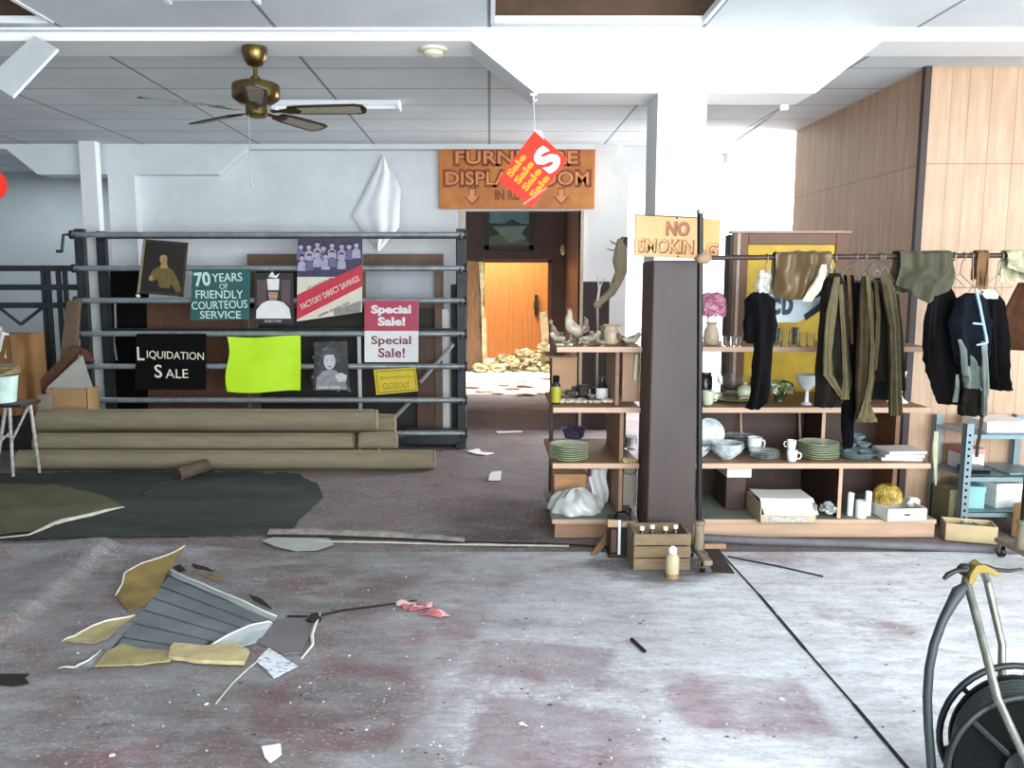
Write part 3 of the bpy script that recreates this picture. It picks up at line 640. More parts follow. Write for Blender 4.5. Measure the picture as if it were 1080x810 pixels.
def carton(name, label, cat, c, sx, sy, sz, rz, m, flaps=True, tape=True):
    t = thing(name, label, cat, c, rz); M = Matrix.Translation(Vector(c)) @ Matrix.Rotation(rz, 4, 'Z')
    b = MB(); w_ = .006
    for q in ((-sx/2, sx/2, -sy/2, -sy/2 + w_), (-sx/2, sx/2, sy/2 - w_, sy/2), (-sx/2, -sx/2 + w_, -sy/2, sy/2), (sx/2 - w_, sx/2, -sy/2, sy/2)): b.box(*q, 0, sz, M=M)
    b.box(-sx/2, sx/2, -sy/2, sy/2, 0, w_, M=M); b.build('body', m, t)
    if flaps:
        b = MB(); b.box(-sx/2, sx/2, -sy/2, -.004, sz, sz + .005, M=M); b.box(-sx/2, sx/2, .004, sy/2, sz, sz + .005, M=M); b.build('flap', m, t)
    if tape:
        b = MB(); b.box(-.03, .03, -sy/2 - .002, -sy/2, sz * .55, sz + .003, M=M); b.build('tape', mat('parcel_tape', '#b59a6d', .4), t)
    return t
p = at(22, 410, 8.3); carton('cardboard_box', 'big brown cardboard box standing at the left edge behind the stool', 'box', (p.x - .22, 8.42, .35), .62, .45, .80, -.25, card)
b = MB(); b.box(p.x - .6, p.x + .2, 8.15, 8.63, 0, .345); tag(b.build('low_bench', wood_d, bevel=.01), 'dark low bench under the big brown cardboard box', 'bench')
p = at(76, 440, 7.80); carton('small_cardboard_box', 'small light cardboard box sitting on the carpet rolls', 'box', (p.x + .02, 7.80, .445), .39, .24, .235, .0, cardl, False, False)
b = MB(); q = at(48, 425, 7.55); b.box(q.x - .06, q.x + .06, 7.545, 7.55, q.z - .1, q.z + .08); tag(b.build('paper_tag', mat('dirty_paper', '#8b8478', .8)), 'dirty paper scrap stuck beside the small light cardboard box', 'paper')
b = MB(); b.prism([at(*c, 7.80) for c in [(52,420),(50,408),(86,375),(97,409),(96,420)]], (0, .02, 0)); tag(b.build('triangular_offcut', mat('frosted_offcut', '#a8a49c', .4, var=.1)), 'pale grey triangular offcut stood up in the small cardboard box', 'offcut')
t = thing('slanting_plank', 'brown plank slanting up behind the triangular offcut, a broken block at its end', 'board', at(55, 478, 7.97)); b = MB(); b.prism([at(*c, 7.95) for c in [(42,400),(78,364),(84,370),(52,406),(64,478),(48,478)]], (0, .05, 0)); b.build('plank', wood_b, t, bevel=.004)
b = MB(); b.hexa(at(79,365,8.01), at(90,370,8.01), at(98,382,8.01), at(87,381,8.01), (0,.06,0)); b.build('broken_block', wood_b, t, bevel=.004)  # separate broken block, built as a part of the plank
b = MB(); b.prism([at(*c, 8.12) for c in [(56,476),(62,385),(70,318),(84,314),(80,372),(76,476)]], (0, .05, 0)); tag(b.build('rough_board', wood_m, bevel=.006), 'rough dark board standing upright beside the rack crank', 'board')
# stool with the pale container
YT = 6.98
t = thing('step_stool', 'small stool with thin chipped white metal legs at the left edge', 'stool', (X(14, 500, YT), YT, 0))
chip = mat('chipped_white_metal', '#b9b9b2', .5, .2, var=.4, scale=30); zs = Z(427, YT)
for a, bb_ in (((10,427),(14,503)), ((32,427),(42,499)), ((-14,427),(-22,503)), ((6,427),(-4,498))):
    p0 = at(*a, YT); p1 = fl(*bb_); p1.z = 0; b = MB(); b.tube([p0, p1], .014, 8); b.build('leg', chip, t, smooth=True)
b = MB(); b.tube([at(12.5, 465, YT), at(30, 429, YT)], .01, 6); b.tube([at(-18, 462, YT), at(11.5, 460, YT)], .01, 6); b.tube([at(12, 455, YT + .03), at(-16, 480, YT)], .01, 6); b.build('brace', chip, t)
pc = at(9, 427, YT); b = MB(); b.box(pc.x - .19, pc.x + .19, YT - .14, YT + .17, zs - .004, zs + .025); b.build('seat', wood_d, t, bevel=.008)
b = MB(); r0 = .135
b.lathe([(r0 * .8, 0), (r0, .225), (r0 * .95, .225), (r0 * .76, .01), (0, .01)], (pc.x - .05, YT, zs + .027), 20); tag(b.build('bucket', mat('pale_aqua_bucket', '#b9cfc6', .5, var=.25, scale=6), smooth=True), 'pale aqua tub standing on the white legged stool', 'tub')
b = MB()
for k in range(4):
    M = Matrix.Translation((pc.x - .05, YT, zs + .27 + k * .018)) @ Matrix.Rotation(.3 * k - .4, 4, 'Z') @ Matrix.Rotation(.08, 4, 'X'); b.box(-.12, .12, -.10, .10, 0, .012, M=M)
tag(b.build('folded_papers', mat('tan_folded_paper', '#8a7552', .8, var=.3, scale=20)), 'crumpled tan folded papers heaped on the pale tub', 'papers')
b = MB(); b.grid(lambda u, v: at(-2 + 10 * u, 344 + 26 * v + u * 8, 8.15) + Vector((0, .03 * math.sin(u * 7 + v * 5), 0)), 8, 8, (0, .004, 0)); tag(b.build('white_label_sheet', whitep, smooth=True), 'white crumpled paper at the left edge before the brown carton', 'paper')
# ================================================================ ceiling fan
brass = mat('antique_brass', '#6f5c34', .28, .9, var=.2, scale=6); brassd = mat('dark_brass', '#3a2f1c', .35, .8, var=.2)
ZF = 2.765; YFN = 5.20; fx = X(270, 100, YFN); zt = Z(43, YB)
fan = thing('ceiling_fan', 'antique brass five bladed ceiling fan hanging under the white beam', 'ceiling fan', (fx, YFN, ZF))
fc = lambda z: (fx, YFN, z)
b = MB(); b.lathe([(.075, zt), (.078, zt - .02), (.068, zt - .07), (.045, zt - .105), (.015, zt - .115)], fc(0), 24); b.build('canopy', brass, fan, smooth=True)
b = MB(); b.tube([fc(zt - .11), fc(2.90)], .013, 10); b.lathe([(.013, 2.93), (.03, 2.92), (.03, 2.89), (.02, 2.885)], fc(0), 16); b.build('down_rod', brass, fan, smooth=True)
b = MB(); b.lathe([(.03, 2.895), (.10, 2.89), (.138, 2.875), (.143, 2.865), (.143, 2.80), (.135, 2.788), (.10, 2.765), (.06, 2.76)], fc(0), 36); b.build('motor_housing', brass, fan, smooth=True, sub_angle=35)
b = MB(); b.lathe([(.066, 2.76), (.066, 2.70), (.055, 2.685), (.02, 2.68)], fc(0), 24); b.build('switch_housing', brass, fan, smooth=True, sub_angle=35)
b = MB(); px_ = fx - .035; b.tube([(px_, YFN - .05, 2.69), (px_, YFN - .05, 2.36)], .0022, 5); k = b.build('pull_chain', mat('fine_chain', '#b7b8b4', .4, .6), fan)
b = MB(); b.tube([(px_, YFN - .05, 2.36), (px_, YFN - .05, 2.26)], .006, 6); b.build('pull_knob', MATS['fine_chain'], k)
wick = mat('woven_cane', '#93897a', .7, var=.2, scale=60)
darkblade = mat('dark_walnut_blade', '#2a1e15', .4, var=.25, scale=8)
for a_ in (141, 66, -4, 213, 285):
    a = math.radians(a_); M = Matrix.Translation(fc(2.725)) @ Matrix.Rotation(a, 4, 'Z') @ Matrix.Rotation(math.radians(-12), 4, 'X')
    ol = [(.20, -.045), (.30, -.060), (.62, -.068), (.665, -.055), (.68, 0), (.665, .055), (.62, .068), (.30, .060), (.20, .045)]
    b = MB(); b.prism([M @ Vector((x, y, -.006)) for x, y in ol], M.to_3x3() @ Vector((0, 0, .009))); bl = b.build('blade', darkblade, fan)
    il = [(.25, -.034), (.60, -.048), (.645, -.036), (.645, .036), (.60, .048), (.25, .034)]
    b = MB(); b.prism([M @ Vector((x, y, -.0085)) for x, y in il], M.to_3x3() @ Vector((0, 0, .002))); b.build('cane_inset', wick, bl)
    b = MB(); b.prism([M @ Vector(p) for p in ((.09, -.018, -.012), (.15, -.012, -.012), (.20, -.035, -.012), (.26, -.035, -.012), (.28, 0, -.012), (.26, .035, -.012), (.20, .035, -.012), (.15, .012, -.012), (.09, .018, -.012))], M.to_3x3() @ Vector((0, 0, .006))); b.build('blade_arm', brassd, bl)
# ceiling lamps
def tube_light(label, x0, x1, y, w_=.13, dz=.07, e=.6, along_y=None):
    t = thing('ceiling_light', label, 'ceiling light', ((x0 + x1) / 2, y, CEIL - dz), 0, 'fluorescent fittings')
    b = MB(); b.box(x0, x1, y - w_ / 2, y + w_ / 2, CEIL - dz * .6, CEIL); b.build('housing', offw, t, bevel=.004)
    b = MB(); b.tube([(x0 + .02, y - .03, CEIL - dz * .75), (x1 - .02, y - .03, CEIL - dz * .75)], .016, 10); b.build('lamp_tube', mat('lamp_tube', '#f4f6f4', .3, var=0), t, smooth=True)
    for x in (x0, x1):
        b = MB(); b.box(x - .012, x + .012, y - w_ / 2 - .005, y + w_ / 2 + .005, CEIL - dz, CEIL); b.build('end_cap', white, t, bevel=.003)
    return t
tube_light('fluorescent batten light on the ceiling just behind the brass fan', X(290, 117, 7.0), X(421, 117, 7.0), 7.0)
tube_light('fluorescent light at the top edge of the picture, left of centre', X(175, 3, 4.41), X(270, 3, 4.41), 4.41, .10, .045)
tube_light('fluorescent light on the ceiling of the bright rear bay right of the column', X(766, 160, 9.9), X(930, 160, 9.9), 9.9, .2, .10)
b = MB(); p = at(457, 54, YB + .2); zz = Z(43, YB); b.lathe([(.085, zz), (.085, zz - .015), (.062, zz - .02), (.06, zz - .035), (.045, zz - .045), (.0, zz - .05)], (p.x, YB + .17, 0), 24)
tag(b.build('smoke_detector', mat('ivory_plastic', '#cfcab2', .4, var=.05), smooth=True, sub_angle=35), 'round ivory smoke detector under the white beam right of the fan', 'smoke detector')
t = thing('ceiling_conduit', 'thin white conduit crossing the ceiling from the beam bracket to the rear bay', 'conduit', at(850, 103, YB + .2))
pa = Vector((X(850, 103, YB), YB + .36, Z(101, YB))); pb = Vector((X(770, 150, 9.0), 9.0, CEIL - .03)); b = MB(); b.tube([pa, pb], .009, 6); b.build('pipe', white, t)
b = MB(); b.box(pa.x - .03, pa.x + .02, YB + .345, YB + .38, pa.z - .012, pa.z + .03); b.build('bracket', white, t, bevel=.004)
# ceiling panel that has come loose at the top left
pl = [at(36, 37, 5.0), at(61, 51, 4.86), at(13, 102, 4.70), at(-16, 84, 4.84)]; n_ = (pl[1] - pl[0]).cross(pl[2] - pl[1]).normalized() * .016
b = MB(); b.hexa(*pl, n_); tag(b.build('loose_ceiling_panel', mat('white_ceiling_panel', '#e3e8ea', .6, var=.03), bevel=.003), 'white ceiling panel hanging loose at the upper left corner', 'ceiling panel')
# round red tag at the left edge
redt = mat('poster_orange_red', '#e02c12', .45, var=.06); t = thing('hanging_tag', 'round red hanging tag cut by the left edge of the picture', 'tag', at(-8, 212, 4.9))
c = at(-9.5, 195, 4.9); b = MB(); b.prism([c + Vector((.092 * math.cos(i * PI / 16), 0, .092 * math.sin(i * PI / 16))) for i in range(32)], (0, .004, 0)); b.build('disc', redt, t)
b = MB(); b.tube([c + Vector((0, 0, .09)), Vector((c.x, c.y, CEIL))], .002, 5); b.build('thread', whitep, t)
# ================================================================ the sale card hanging from the beam
t = thing('hanging_sale_card', 'tilted orange red sale card hanging by a thread from the white beam', 'sale card', at(561, 220, YB + .02)); YC = YB + .02
cc = [at(564.5, 137, YC), at(598.5, 168, YC - .05), at(561, 219, YC - .02), at(525, 190, YC + .03)]
ur = (cc[0] - cc[3]).normalized(); u2 = (cc[3] - cc[2]); u2 = (u2 - ur * u2.dot(ur)).normalized(); nn = ur.cross(u2)
b = MB(); b.hexa(cc[0], cc[1], cc[2], cc[3], -nn * .004 if nn.y < 0 else nn * .004); b.build('card', redt, t)
orr = mat('card_orange_yellow', '#e5981c', .5, var=.05)
def onc(a_, b_): return cc[0] + (cc[3] - cc[0]) * a_ + (cc[1] - cc[0]) * b_
R1 = Matrix.Rotation(math.radians(20), 3, Vector((0, -1, 0)))
rv, uv = ur, u2
if rv.cross(uv).y > 0: uv = -uv
lettering('lettering', 'S', onc(.22, .63), .115, .165, whitep, t, rv, uv, .003, .05)
L = (cc[3] - cc[0]).length
for k in range(4):
    lettering('lettering', 'Sale', onc(.62, .14 + .24 * k), L * .42, .045, orr, t, rv, uv, .003, .04)
b = MB(); b.prism([onc(.02, -.02), onc(.02, .30), onc(-.05, .14)], nn * .004); b.build('corner_flap', whitep, t)
b = MB(); b.prism([onc(.55, 1.0), onc(1.0, .80), onc(1.0, .84), onc(.56, 1.03)], nn * .006); b.build('fold_line', mat('card_pink_fold', '#f08a78', .5), t)
hk = Vector((at(563, 103, YB).x, YB + .02, Z(98, YB))); b = MB(); b.tube([cc[0] + Vector((0, 0, -.01)), hk + Vector((0, 0, -.04))], .0018, 5); b.build('thread', whitep, t)
b = MB(); b.tube([hk, hk + Vector((0, 0, -.03)), hk + Vector((.012, 0, -.045)), hk + Vector((.022, 0, -.03))], .005, 6); b.box(hk.x - .02, hk.x + .02, hk.y - .015, hk.y + .015, hk.z - .012, hk.z); tag(b.build('ceiling_hook', white), 'small white hook under the beam holding the sale card', 'hook')
# ================================================================ furniture display room sign
YG = 9.20
m, nt, bs = nodes('aged_amber_board')
tn = ramp(nt, tex(nt, 1.8), .3, .7); tm = ramp(nt, tex(nt, 6, detail=8), .42, .7)
col = mixc(nt, tn, lin('#b8641f'), lin('#d08a35')); col = mixc(nt, math_n(nt, 'MULTIPLY', tm, .4), col, lin('#8a3f17')); nt.links.new(col, bs.inputs['Base Color']); bs.inputs['Roughness'].default_value = .5
amber = m; spray = mat('dark_red_overspray', '#8a3a14', .6, var=.25, scale=10); amb_l = mat('amber_letter', '#cf8c4c', .5, var=.12, scale=5)  # dark red paint overspray around the letters and arrows
t = thing('furniture_sign', 'large amber furniture display room sign with down arrows over the doorway', 'sign', at(545, 220, YG))
b = MB(); p0, p1 = at(463, 220, YG), at(628, 154, YG); b.box(p0.x, p1.x, YG, YG + .05, p0.z, p1.z); b.build('board', amber, t, bevel=.004)
b = MB(); b.box(p0.x - .01, p1.x + .01, YG - .01, YG + .055, p1.z, p1.z + .025); b.build('top_edge', whitep, t)
for body, cx, cy, w_, h_ in (('FURNITURE', 545, 166, 129, 13), ('DISPLAY ROOM', 545.5, 188, 151, 13.5), ('IN REAR', 541, 205.5, 36, 8.5)):
    letters('overspray', body, cx, cy, w_, h_, YG, spray, t, 0, .085 if cy < 200 else .02, .003, .06 if cy < 200 else .02); letters('lettering', body, cx, cy, w_, h_, YG, amb_l if body != 'IN REAR' else mat('rust_letter', '#8c4a20', .6), t, 0, .012, .0055)
for cx in (498, 592):
    q = [(-3, -8), (3, -8), (3, 0), (7, 0), (0, 8), (-7, 0), (-3, 0)]
    b = MB(); b.prism([at(cx + x * 1.25, 207 + y * 1.15, YG - .003) for x, y in q], (0, .003, 0)); b.build('overspray', spray, t)
    b = MB(); b.prism([at(cx + x * .95, 207 + y * .95, YG - .007) for x, y in q], (0, .004, 0)); b.build('arrow', amb_l, t)
# ================================================================ no smoking sign on the column
YN = YB - .03
m, nt, bs = nodes('aged_cream_tin'); tn = ramp(nt, tex(nt, 3), .3, .7); col = mixc(nt, tn, lin('#c99a63'), lin('#bb864a')); nt.links.new(col, bs.inputs['Base Color']); bs.inputs['Roughness'].default_value = .5; tin = m
t = thing('no_smoking_sign', 'aged cream no smoking sign fixed to the column, its right end bent', 'sign', at(714, 272, YN))
b = MB(); b.hexa(at(669.5, 270, YN), at(742, 272.5, YN), at(742, 230, YN), at(670, 226.5, YN), (0, .006, 0)); b.hexa(at(742, 272.5, YN), at(757, 274, YN + .03), at(760.5, 232, YN + .05), at(742, 230, YN), (0, .006, 0)); b.build('tin_plate', tin, t)
br = mat('brown_letter_edge', '#6e3a1a', .55, var=.15); hl = mat('letter_face', '#c39450', .5, var=.08)
def outl(body, cx, cy, w_, h_, rot=-2, Y=YN, face=hl):
    letters('letter_edge', body, cx + .7, cy + .4, w_, h_, Y, br, t, rot, .045, .003, .012); letters('letter_face', body, cx - .2, cy - .2, w_, h_, Y, face, t, rot, .0, .006)
outl('NO', 714.5, 241, 23, 13.5, -2, YN, mat('letter_face_brown', '#9a5a2a', .5))
outl('SMOKIN', 702, 259.5, 57, 13.5); outl('G', 751, 263.5, 11, 13, -3, YN + .010)
b = MB(); e = [(669.5,270),(757,274),(760.5,232),(670,226.5)]
for (a0, a1) in (((670,226.5),(742,230)), ((669.5,270),(670,226.5))): b.tube([at(*a0, YN - .001), at(*a1, YN - .001)], .003, 5)
b.build('rusty_edge', mat('rusty_edge', '#4a3322', .7), t)
for q in ((714, 229.8), (715, 270.5)):
    b = MB(); p = at(*q, YN - .002); b.blob(p, .006, 1, 0, 1); b.build('screw', brassd, t)
# painting on the end wall of the corridor
YW = 15.56; t = thing('landscape_painting', 'framed dark landscape painting of a lake above the low opening', 'painting', at(537, 262, YW))
p0, p1 = at(511, 263, YW), at(563, 219, YW); b = MB(); b.box(p0.x, p1.x, YW, YW + .03, p0.z, p1.z); b.build('canvas', mat('painted_dusk', '#161a18', .5, var=.3), t)
def pp(name, px, m, k): b = MB(); b.prism([at(*q, YW - .004 * k) for q in px], (0, .003, 0)); b.build(name, m, t)
pp('painted_sky', [(516,221),(558,221),(558,236),(550,236),(540,231),(532,236),(516,235)], mat('painted_sky', '#4d6468', .5, var=.25, scale=3), 1)
pp('painted_lake', [(520,239),(556,238),(550,246),(556,252),(538,256),(528,248)], mat('painted_lake', '#5c6a60', .5, var=.25, scale=3), 1)
pp('painted_shore', [(516,250),(528,247),(538,256),(552,252),(558,256),(558,259),(516,259)], mat('painted_shore', '#4b5236', .5, var=.3, scale=5), 2)
fm = mat('black_frame', '#120d0a', .4, var=.2)
for a0, a1, a2, a3 in ((511, 219, 563, 222), (511, 259, 563, 263), (511, 219, 516, 263), (558, 219, 563, 263)):
    b = MB(); q0, q1 = at(a0, a3, YW), at(a2, a1, YW); b.box(q0.x, q1.x, YW - .03, YW + .03, q0.z, q1.z); b.build('frame_rail', fm, t)
# fragment: jamb boards of the torn opening, rubble in it
spl = mat('torn_fibreboard', '#6e5138', .9, var=.35, scale=9, stretch=(4, 1, .6)); plast = mat('broken_plaster', '#cfc49c', .9, col2='#6f5f38', scale=5, bump=.3)
b = MB()
ed = [(493,275),(505,276),(507,290),(505,305),(508,320),(506,345),(509,372),(507,388),(492,390)]
b.prism([at(*q, 15.3) for q in ed], (0, .05, 0)); tag(b.build('torn_board', spl), 'ragged torn fibreboard sheet left of the orange opening', 'board')
b = MB(); b.prism([at(*q, 15.25) for q in [(505,276),(510,276),(511,300),(510,320),(513,340),(514,393),(509,393),(508,345),(507,310)]], (0, .04, 0)); tag(b.build('splintered_edge', plast), 'pale splintered edge strip beside the torn fibreboard', 'board')
b = MB(); b.prism([at(*q, 15.4) for q in [(569,330),(577,328),(579,350),(578,392),(570,394),(572,365)]], (0, .04, 0)); tag(b.build('broken_jamb', mat('chipped_jamb', '#c9b18c', .8, var=.3, scale=12)), 'chipped pale door jamb right of the rubble heap', 'board')
b = MB(); b.box(X(564, 325, 17.9), X(567, 325, 17.9), 17.93, 18.004, Z(333, 17.9), Z(311, 17.9)); b.box(X(563, 325, 17.9), X(567.5, 325, 17.9), 17.90, 17.95, Z(326, 17.9), Z(318, 17.9)); tag(b.build('door_pull', darkw), 'dark pull handle on the orange wood wall', 'handle')
b = MB(); b.blob(at(593.5, 264, 15.5), (.05, .05, .10), 2, .2, 2); tag(b.build('wall_lamp', plast, smooth=True), 'tiny pale wall lamp on the red panelling right of the lake painting', 'wall lamp')
rr = random.Random(11); taken = []
for i in range(60):
    u = rr.random(); px_ = 503 + 80 * u; hz = (.05 + .40 * u) * rr.random() ** 1.3; Y = 15.25 + rr.uniform(-.35, .4)
    s_ = rr.uniform(.05, .15)
    for tr in range(300):
        u = rr.random(); px_ = 505 + 76 * u; hz = (.02 + .42 * u) * rr.random() ** 1.3 * (tr > 20); Y = 15.42 + rr.uniform(-.2, .45)
        p = at(px_, 388, Y); c_ = Vector((p.x, Y, hz + s_ * .5))
        if all(Vector(((c_.x - q.x), (c_.y - q.y) * 1.2, (c_.z - q.z) * 1.5)).length > 1.12 * (s_ + r_) for q, r_ in taken): break
    else: continue
    taken.append((c_, s_))
    o = MB().blob((p.x, Y, hz + s_ * .45), (s_, s_ * .8, s_ * .6), i, .75, 2, 1.9).build('rubble_chunk', plast)
    tag(o, 'pale broken plaster chunk in the heap inside the orange opening', 'rubble', 'plaster rubble in the far opening')
taken2 = []
for i in range(14):
    s_ = rr.uniform(.04, .11)
    for tr in range(200):
        p = fl(rr.uniform(495, 578), rr.uniform(396, 417))
        if all((p - q).length > 1.9 * (s_ + r_) for q, r_ in taken2): break
    else: continue
    taken2.append((p.copy(), s_))
    o = MB().blob((p.x, p.y, s_ * .12), (s_ * 1.6, s_, s_ * .2), i + 90, 1.0, 2, 2.2).build('plaster_scrap', plast if i % 3 else spl)
    tag(o, 'flat plaster scrap strewn on the bright corridor floor beyond the doorway', 'rubble', 'scraps on the corridor floor')
# ================================================================ the shelf units either side of the column
pine = mat('pine_shelf', '#8a6850', .6, var=.14, scale=3, stretch=(.7, 6, 6)); pinee = mat('pine_edge', '#b5957b', .55, var=.1, scale=4, stretch=(.7, 6, 6))
brn = mat('red_brown_board', '#341d12', .6, var=.22, scale=4, stretch=(4, 4, .5)); deckm = mat('grey_deck', '#74796f', .7, var=.18, scale=2.5)
Y0, Y1 = 5.30, 6.16
SZ = [.125, Z(489, Y0), Z(430, Y0), Z(366, Y0)]
def shelf_board(t, x0, x1, y0, y1, z, th, m, name='shelf'):
    b = MB(); b.box(x0, x1, y0 + .018, y1, z - th, z); s_ = b.build(name, m, t, bevel=.002)
    b = MB(); b.box(x0, x1, y0, y0 + .018, z - th - .004, z + .001); b.build('front_edge', pinee, s_, bevel=.003); return s_
# left unit
xa, xb = .415, .985
sl = thing('shelf_unit', 'short pine shelf unit left of the column, open backed', 'shelf unit', ((xa + xb) / 2, Y0, 0), 0, 'pine shelf units')
shelf_board(sl, xa, xb, Y0, Y1, SZ[0], .025, deckm); shelf_board(sl, xa, xb, Y0, Y1, SZ[1], .03, pine); shelf_board(sl, xa, xb, Y0, Y1 - .1, SZ[2], .03, pine); shelf_board(sl, xa + .02, xb, Y0, Y1 - .3, SZ[3], .03, pine)
b = MB(); b.box(xa + .02, xb, Y0 + .01, Y0 + .03, 0, SZ[0] - .027); b.build('plinth', pine, sl)
xd = X(653, 520, Y0 + .1); b = MB(); b.box(xd - .012, xd + .012, Y0 + .05, Y1 - .1, SZ[0], SZ[1] - .03); b.build('divider', pine, sl)
b = MB(); b.box(xd - .012, xd + .012, Y0 + .05, Y1 - .2, SZ[1], SZ[2] - .03); b.build('divider', pine, sl)
xq = X(651, 400, Y0 + .1); b = MB(); b.box(xq - .012, xq + .012, Y0 + .10, Y0 + .5, SZ[2], SZ[3] - .03); b.build('divider', pine, sl)
for x in (xa + .03, ):
    b = MB(); b.box(x, x + .03, Y1 - .13, Y1 - .1, 0, SZ[3] - .03); b.build('rear_post', brn, sl)
b = MB(); b.box(xb - .025, xb - .001, Y0 + .56, Y1 - .1, 0, SZ[3] - .035); b.build('end_panel', brn, sl)
# right unit
xc, xe = 1.302, 2.90
sr_ = thing('shelf_unit', 'long pine shelf unit right of the column, loaded with crockery', 'shelf unit', ((xc + xe) / 2, Y0, 0), 0, 'pine shelf units')
shelf_board(sr_, xc, xe + .06, Y0, Y1, SZ[0], .025, deckm); shelf_board(sr_, xc, xe, Y0, Y1, SZ[1], .03, pine); shelf_board(sr_, xc, xe - .03, Y0, Y1 - .1, SZ[2], .03, pine); shelf_board(sr_, xc, xe - .05, Y0, Y1 - .3, SZ[3], .028, pine)
b = MB(); b.box(xc, xe + .06, Y0 + .02, Y0 + .045, 0, SZ[0] - .027); b.build('plinth', pinee, sr_)
b = MB(); b.box(xc + .12, xe, Y1 - .17, Y1 - .15, SZ[0], SZ[2] - .032); b.build('back_panel', brn, sr_)
for (pxd, z0, z1) in ((886, SZ[0], SZ[1] - .03), (886, SZ[1], SZ[2] - .03)):
    x = X(pxd, 500, Y0 + .05); b = MB(); yf = Y0 + (.04 if z0 < .3 else .36); b.box(x - .012, x + .012, yf, Y1 - .18, z0, z1); p = b.build('divider', brn, sr_); b = MB(); b.box(x - .012, x + .012, yf - .005, yf, z0, z1); b.build('divider_edge', pinee, p)
b = MB(); b.box(xe - .05, xe - .02, Y0 + .40, Y1 - .1, SZ[0], SZ[3] - .03); b.build('end_panel', mat('mottled_end_panel', '#7a5238', .6, var=.3, scale=3), sr_)
b = MB(); b.box(xc + .06, xc + .085, Y0 + .46, Y0 + .68, SZ[1], SZ[2] - .03); b.build('divider', brn, sr_)
for px_ in (781, 843):
    b = MB(); b.tube([at(px_, 433, Y0 + .66), at(px_ + 1, 463, Y0 + .62)], .008, 6); b.build('prop', pinee, sr_)
# ---------------------------------------------------------------- the yellow panel standing behind it
YY = 6.30; t = thing('yellow_framed_panel', 'tall brown framed panel painted mustard yellow behind the right shelf unit', 'framed panel', at(832, 600, YY))
t.location.z = 0; WM[t.name] = Matrix.Translation(t.location)
x0, x1, zt = X(769, 300, YY), X(895, 300, YY), Z(246, YY); fr = .095
ix0, ix1, iz1 = X(788, 300, YY), X(880, 300, YY), Z(258, YY)
b = MB(); b.box(ix0 - .01, ix1 + .01, YY + .02, YY + .04, .12, iz1 + .01); b.build('yellow_field', mat('mustard_yellow_paint', '#cfa90f', .5, var=.28, scale=3.2, bump=.05), t)
wf = mat('warm_brown_frame', '#6a4529', .5, var=.15, scale=5)
for q in ((x0 + .02, ix0, .0, zt), (ix1, x1, .0, zt)): b = MB(); b.box(q[0], q[1], YY, YY + .05, q[2], q[3]); b.build('stile', wf, t, bevel=.005)
for q in ((iz1, zt), (0, .12)): b = MB(); b.box(ix0, ix1, YY, YY + .05, q[0], q[1]); b.build('rail', wf, t, bevel=.005)
b = MB(); b.box(x0 - .005, x0 + .02, YY - .01, YY + .13, 0, zt - .01); b.build('side_face', darkw, t); b = MB(); b.box(x0, x1, YY - .012, YY + .06, zt, zt + .018); b.build('top_cap', mat('dusty_pink_edge', '#a3857a', .6), t)
b = MB(); b.box(X(776, 300, YY), X(779, 300, YY), YY - .006, YY, 0, zt); b.build('pale_bead', mat('pale_bead', '#b7a596', .5), t)
# ================================================================ crockery and the other goods
china = mat('white_china', '#e8ebe8', .2, var=.03); chinab = mat('blue_grey_patterned_china', '#dfe5e4', .2, col2='#8fa0a3', scale=26); chg = mat('pale_green_china', '#c9d0b4', .22, var=.06, scale=12); chgr = mat('green_plate_rim', '#7f8b6a', .3)
m, nt, bs = nodes('clear_glass'); bs.inputs['Base Color'].default_value = (.96, .98, .98, 1); bs.inputs['Roughness'].default_value = .03; bs.inputs['Transmission Weight'].default_value = .95; bs.inputs['IOR'].default_value = 1.22; glass = m
m, nt, bs = nodes('aqua_glass'); bs.inputs['Base Color'].default_value = lin('#b9d6dc'); bs.inputs['Roughness'].default_value = .08; bs.inputs['Transmission Weight'].default_value = .75; bs.inputs['IOR'].default_value = 1.35; aqua = m
def on(px, py, z):      # a point on a shelf of height z seen at a pixel
    return fl(px, py, z)
def solo(name, label, cat, prof, loc, m, n=22, group=None, scale=1, smooth=True):
    b = MB(); b.lathe([(r * scale, z * scale) for r, z in prof], loc, n); return tag(b.build(name, m, smooth=True, sub_angle=40), label, cat, group)
PL = [(.0, .004), (.055, .004), (.06, 0), (.075, .006), (.115, .018), (.118, .021), (.11, .019), (.07, .010), (0, .009)]
BW = [(0, .004), (.035, 0), (.04, .004), (.085, .045), (.10, .075), (.098, .078), (.08, .045), (.04, .012), (0, .01)]
CUP = [(0, .003), (.028, 0), (.033, .006), (.040, .05), (.042, .09), (.039, .09), (.036, .05), (.03, .01), (0, .008)]
TUM = [(0, .004), (.027, 0), (.029, .003), (.036, .12), (.033, .12), (.026, .012), (0, .010)]
def plates(n, label, loc, m, s=1.0, group=None, cat='plate', dz=.0125, prof=PL, name='plate', words=None):
    first = None
    for k in range(n):
        l = (loc[0] + R.uniform(-.003, .003), loc[1] + R.uniform(-.003, .003), loc[2] + k * dz * s)
        lab = words[k] if words else label
        if first is None: first = solo(name, lab, cat, prof, l, m, 28, group, s)
        else:
            o = dup(first, first.location + Vector((l[0] - loc[0], l[1] - loc[1], k * dz * s))); o['label'] = lab
    return first
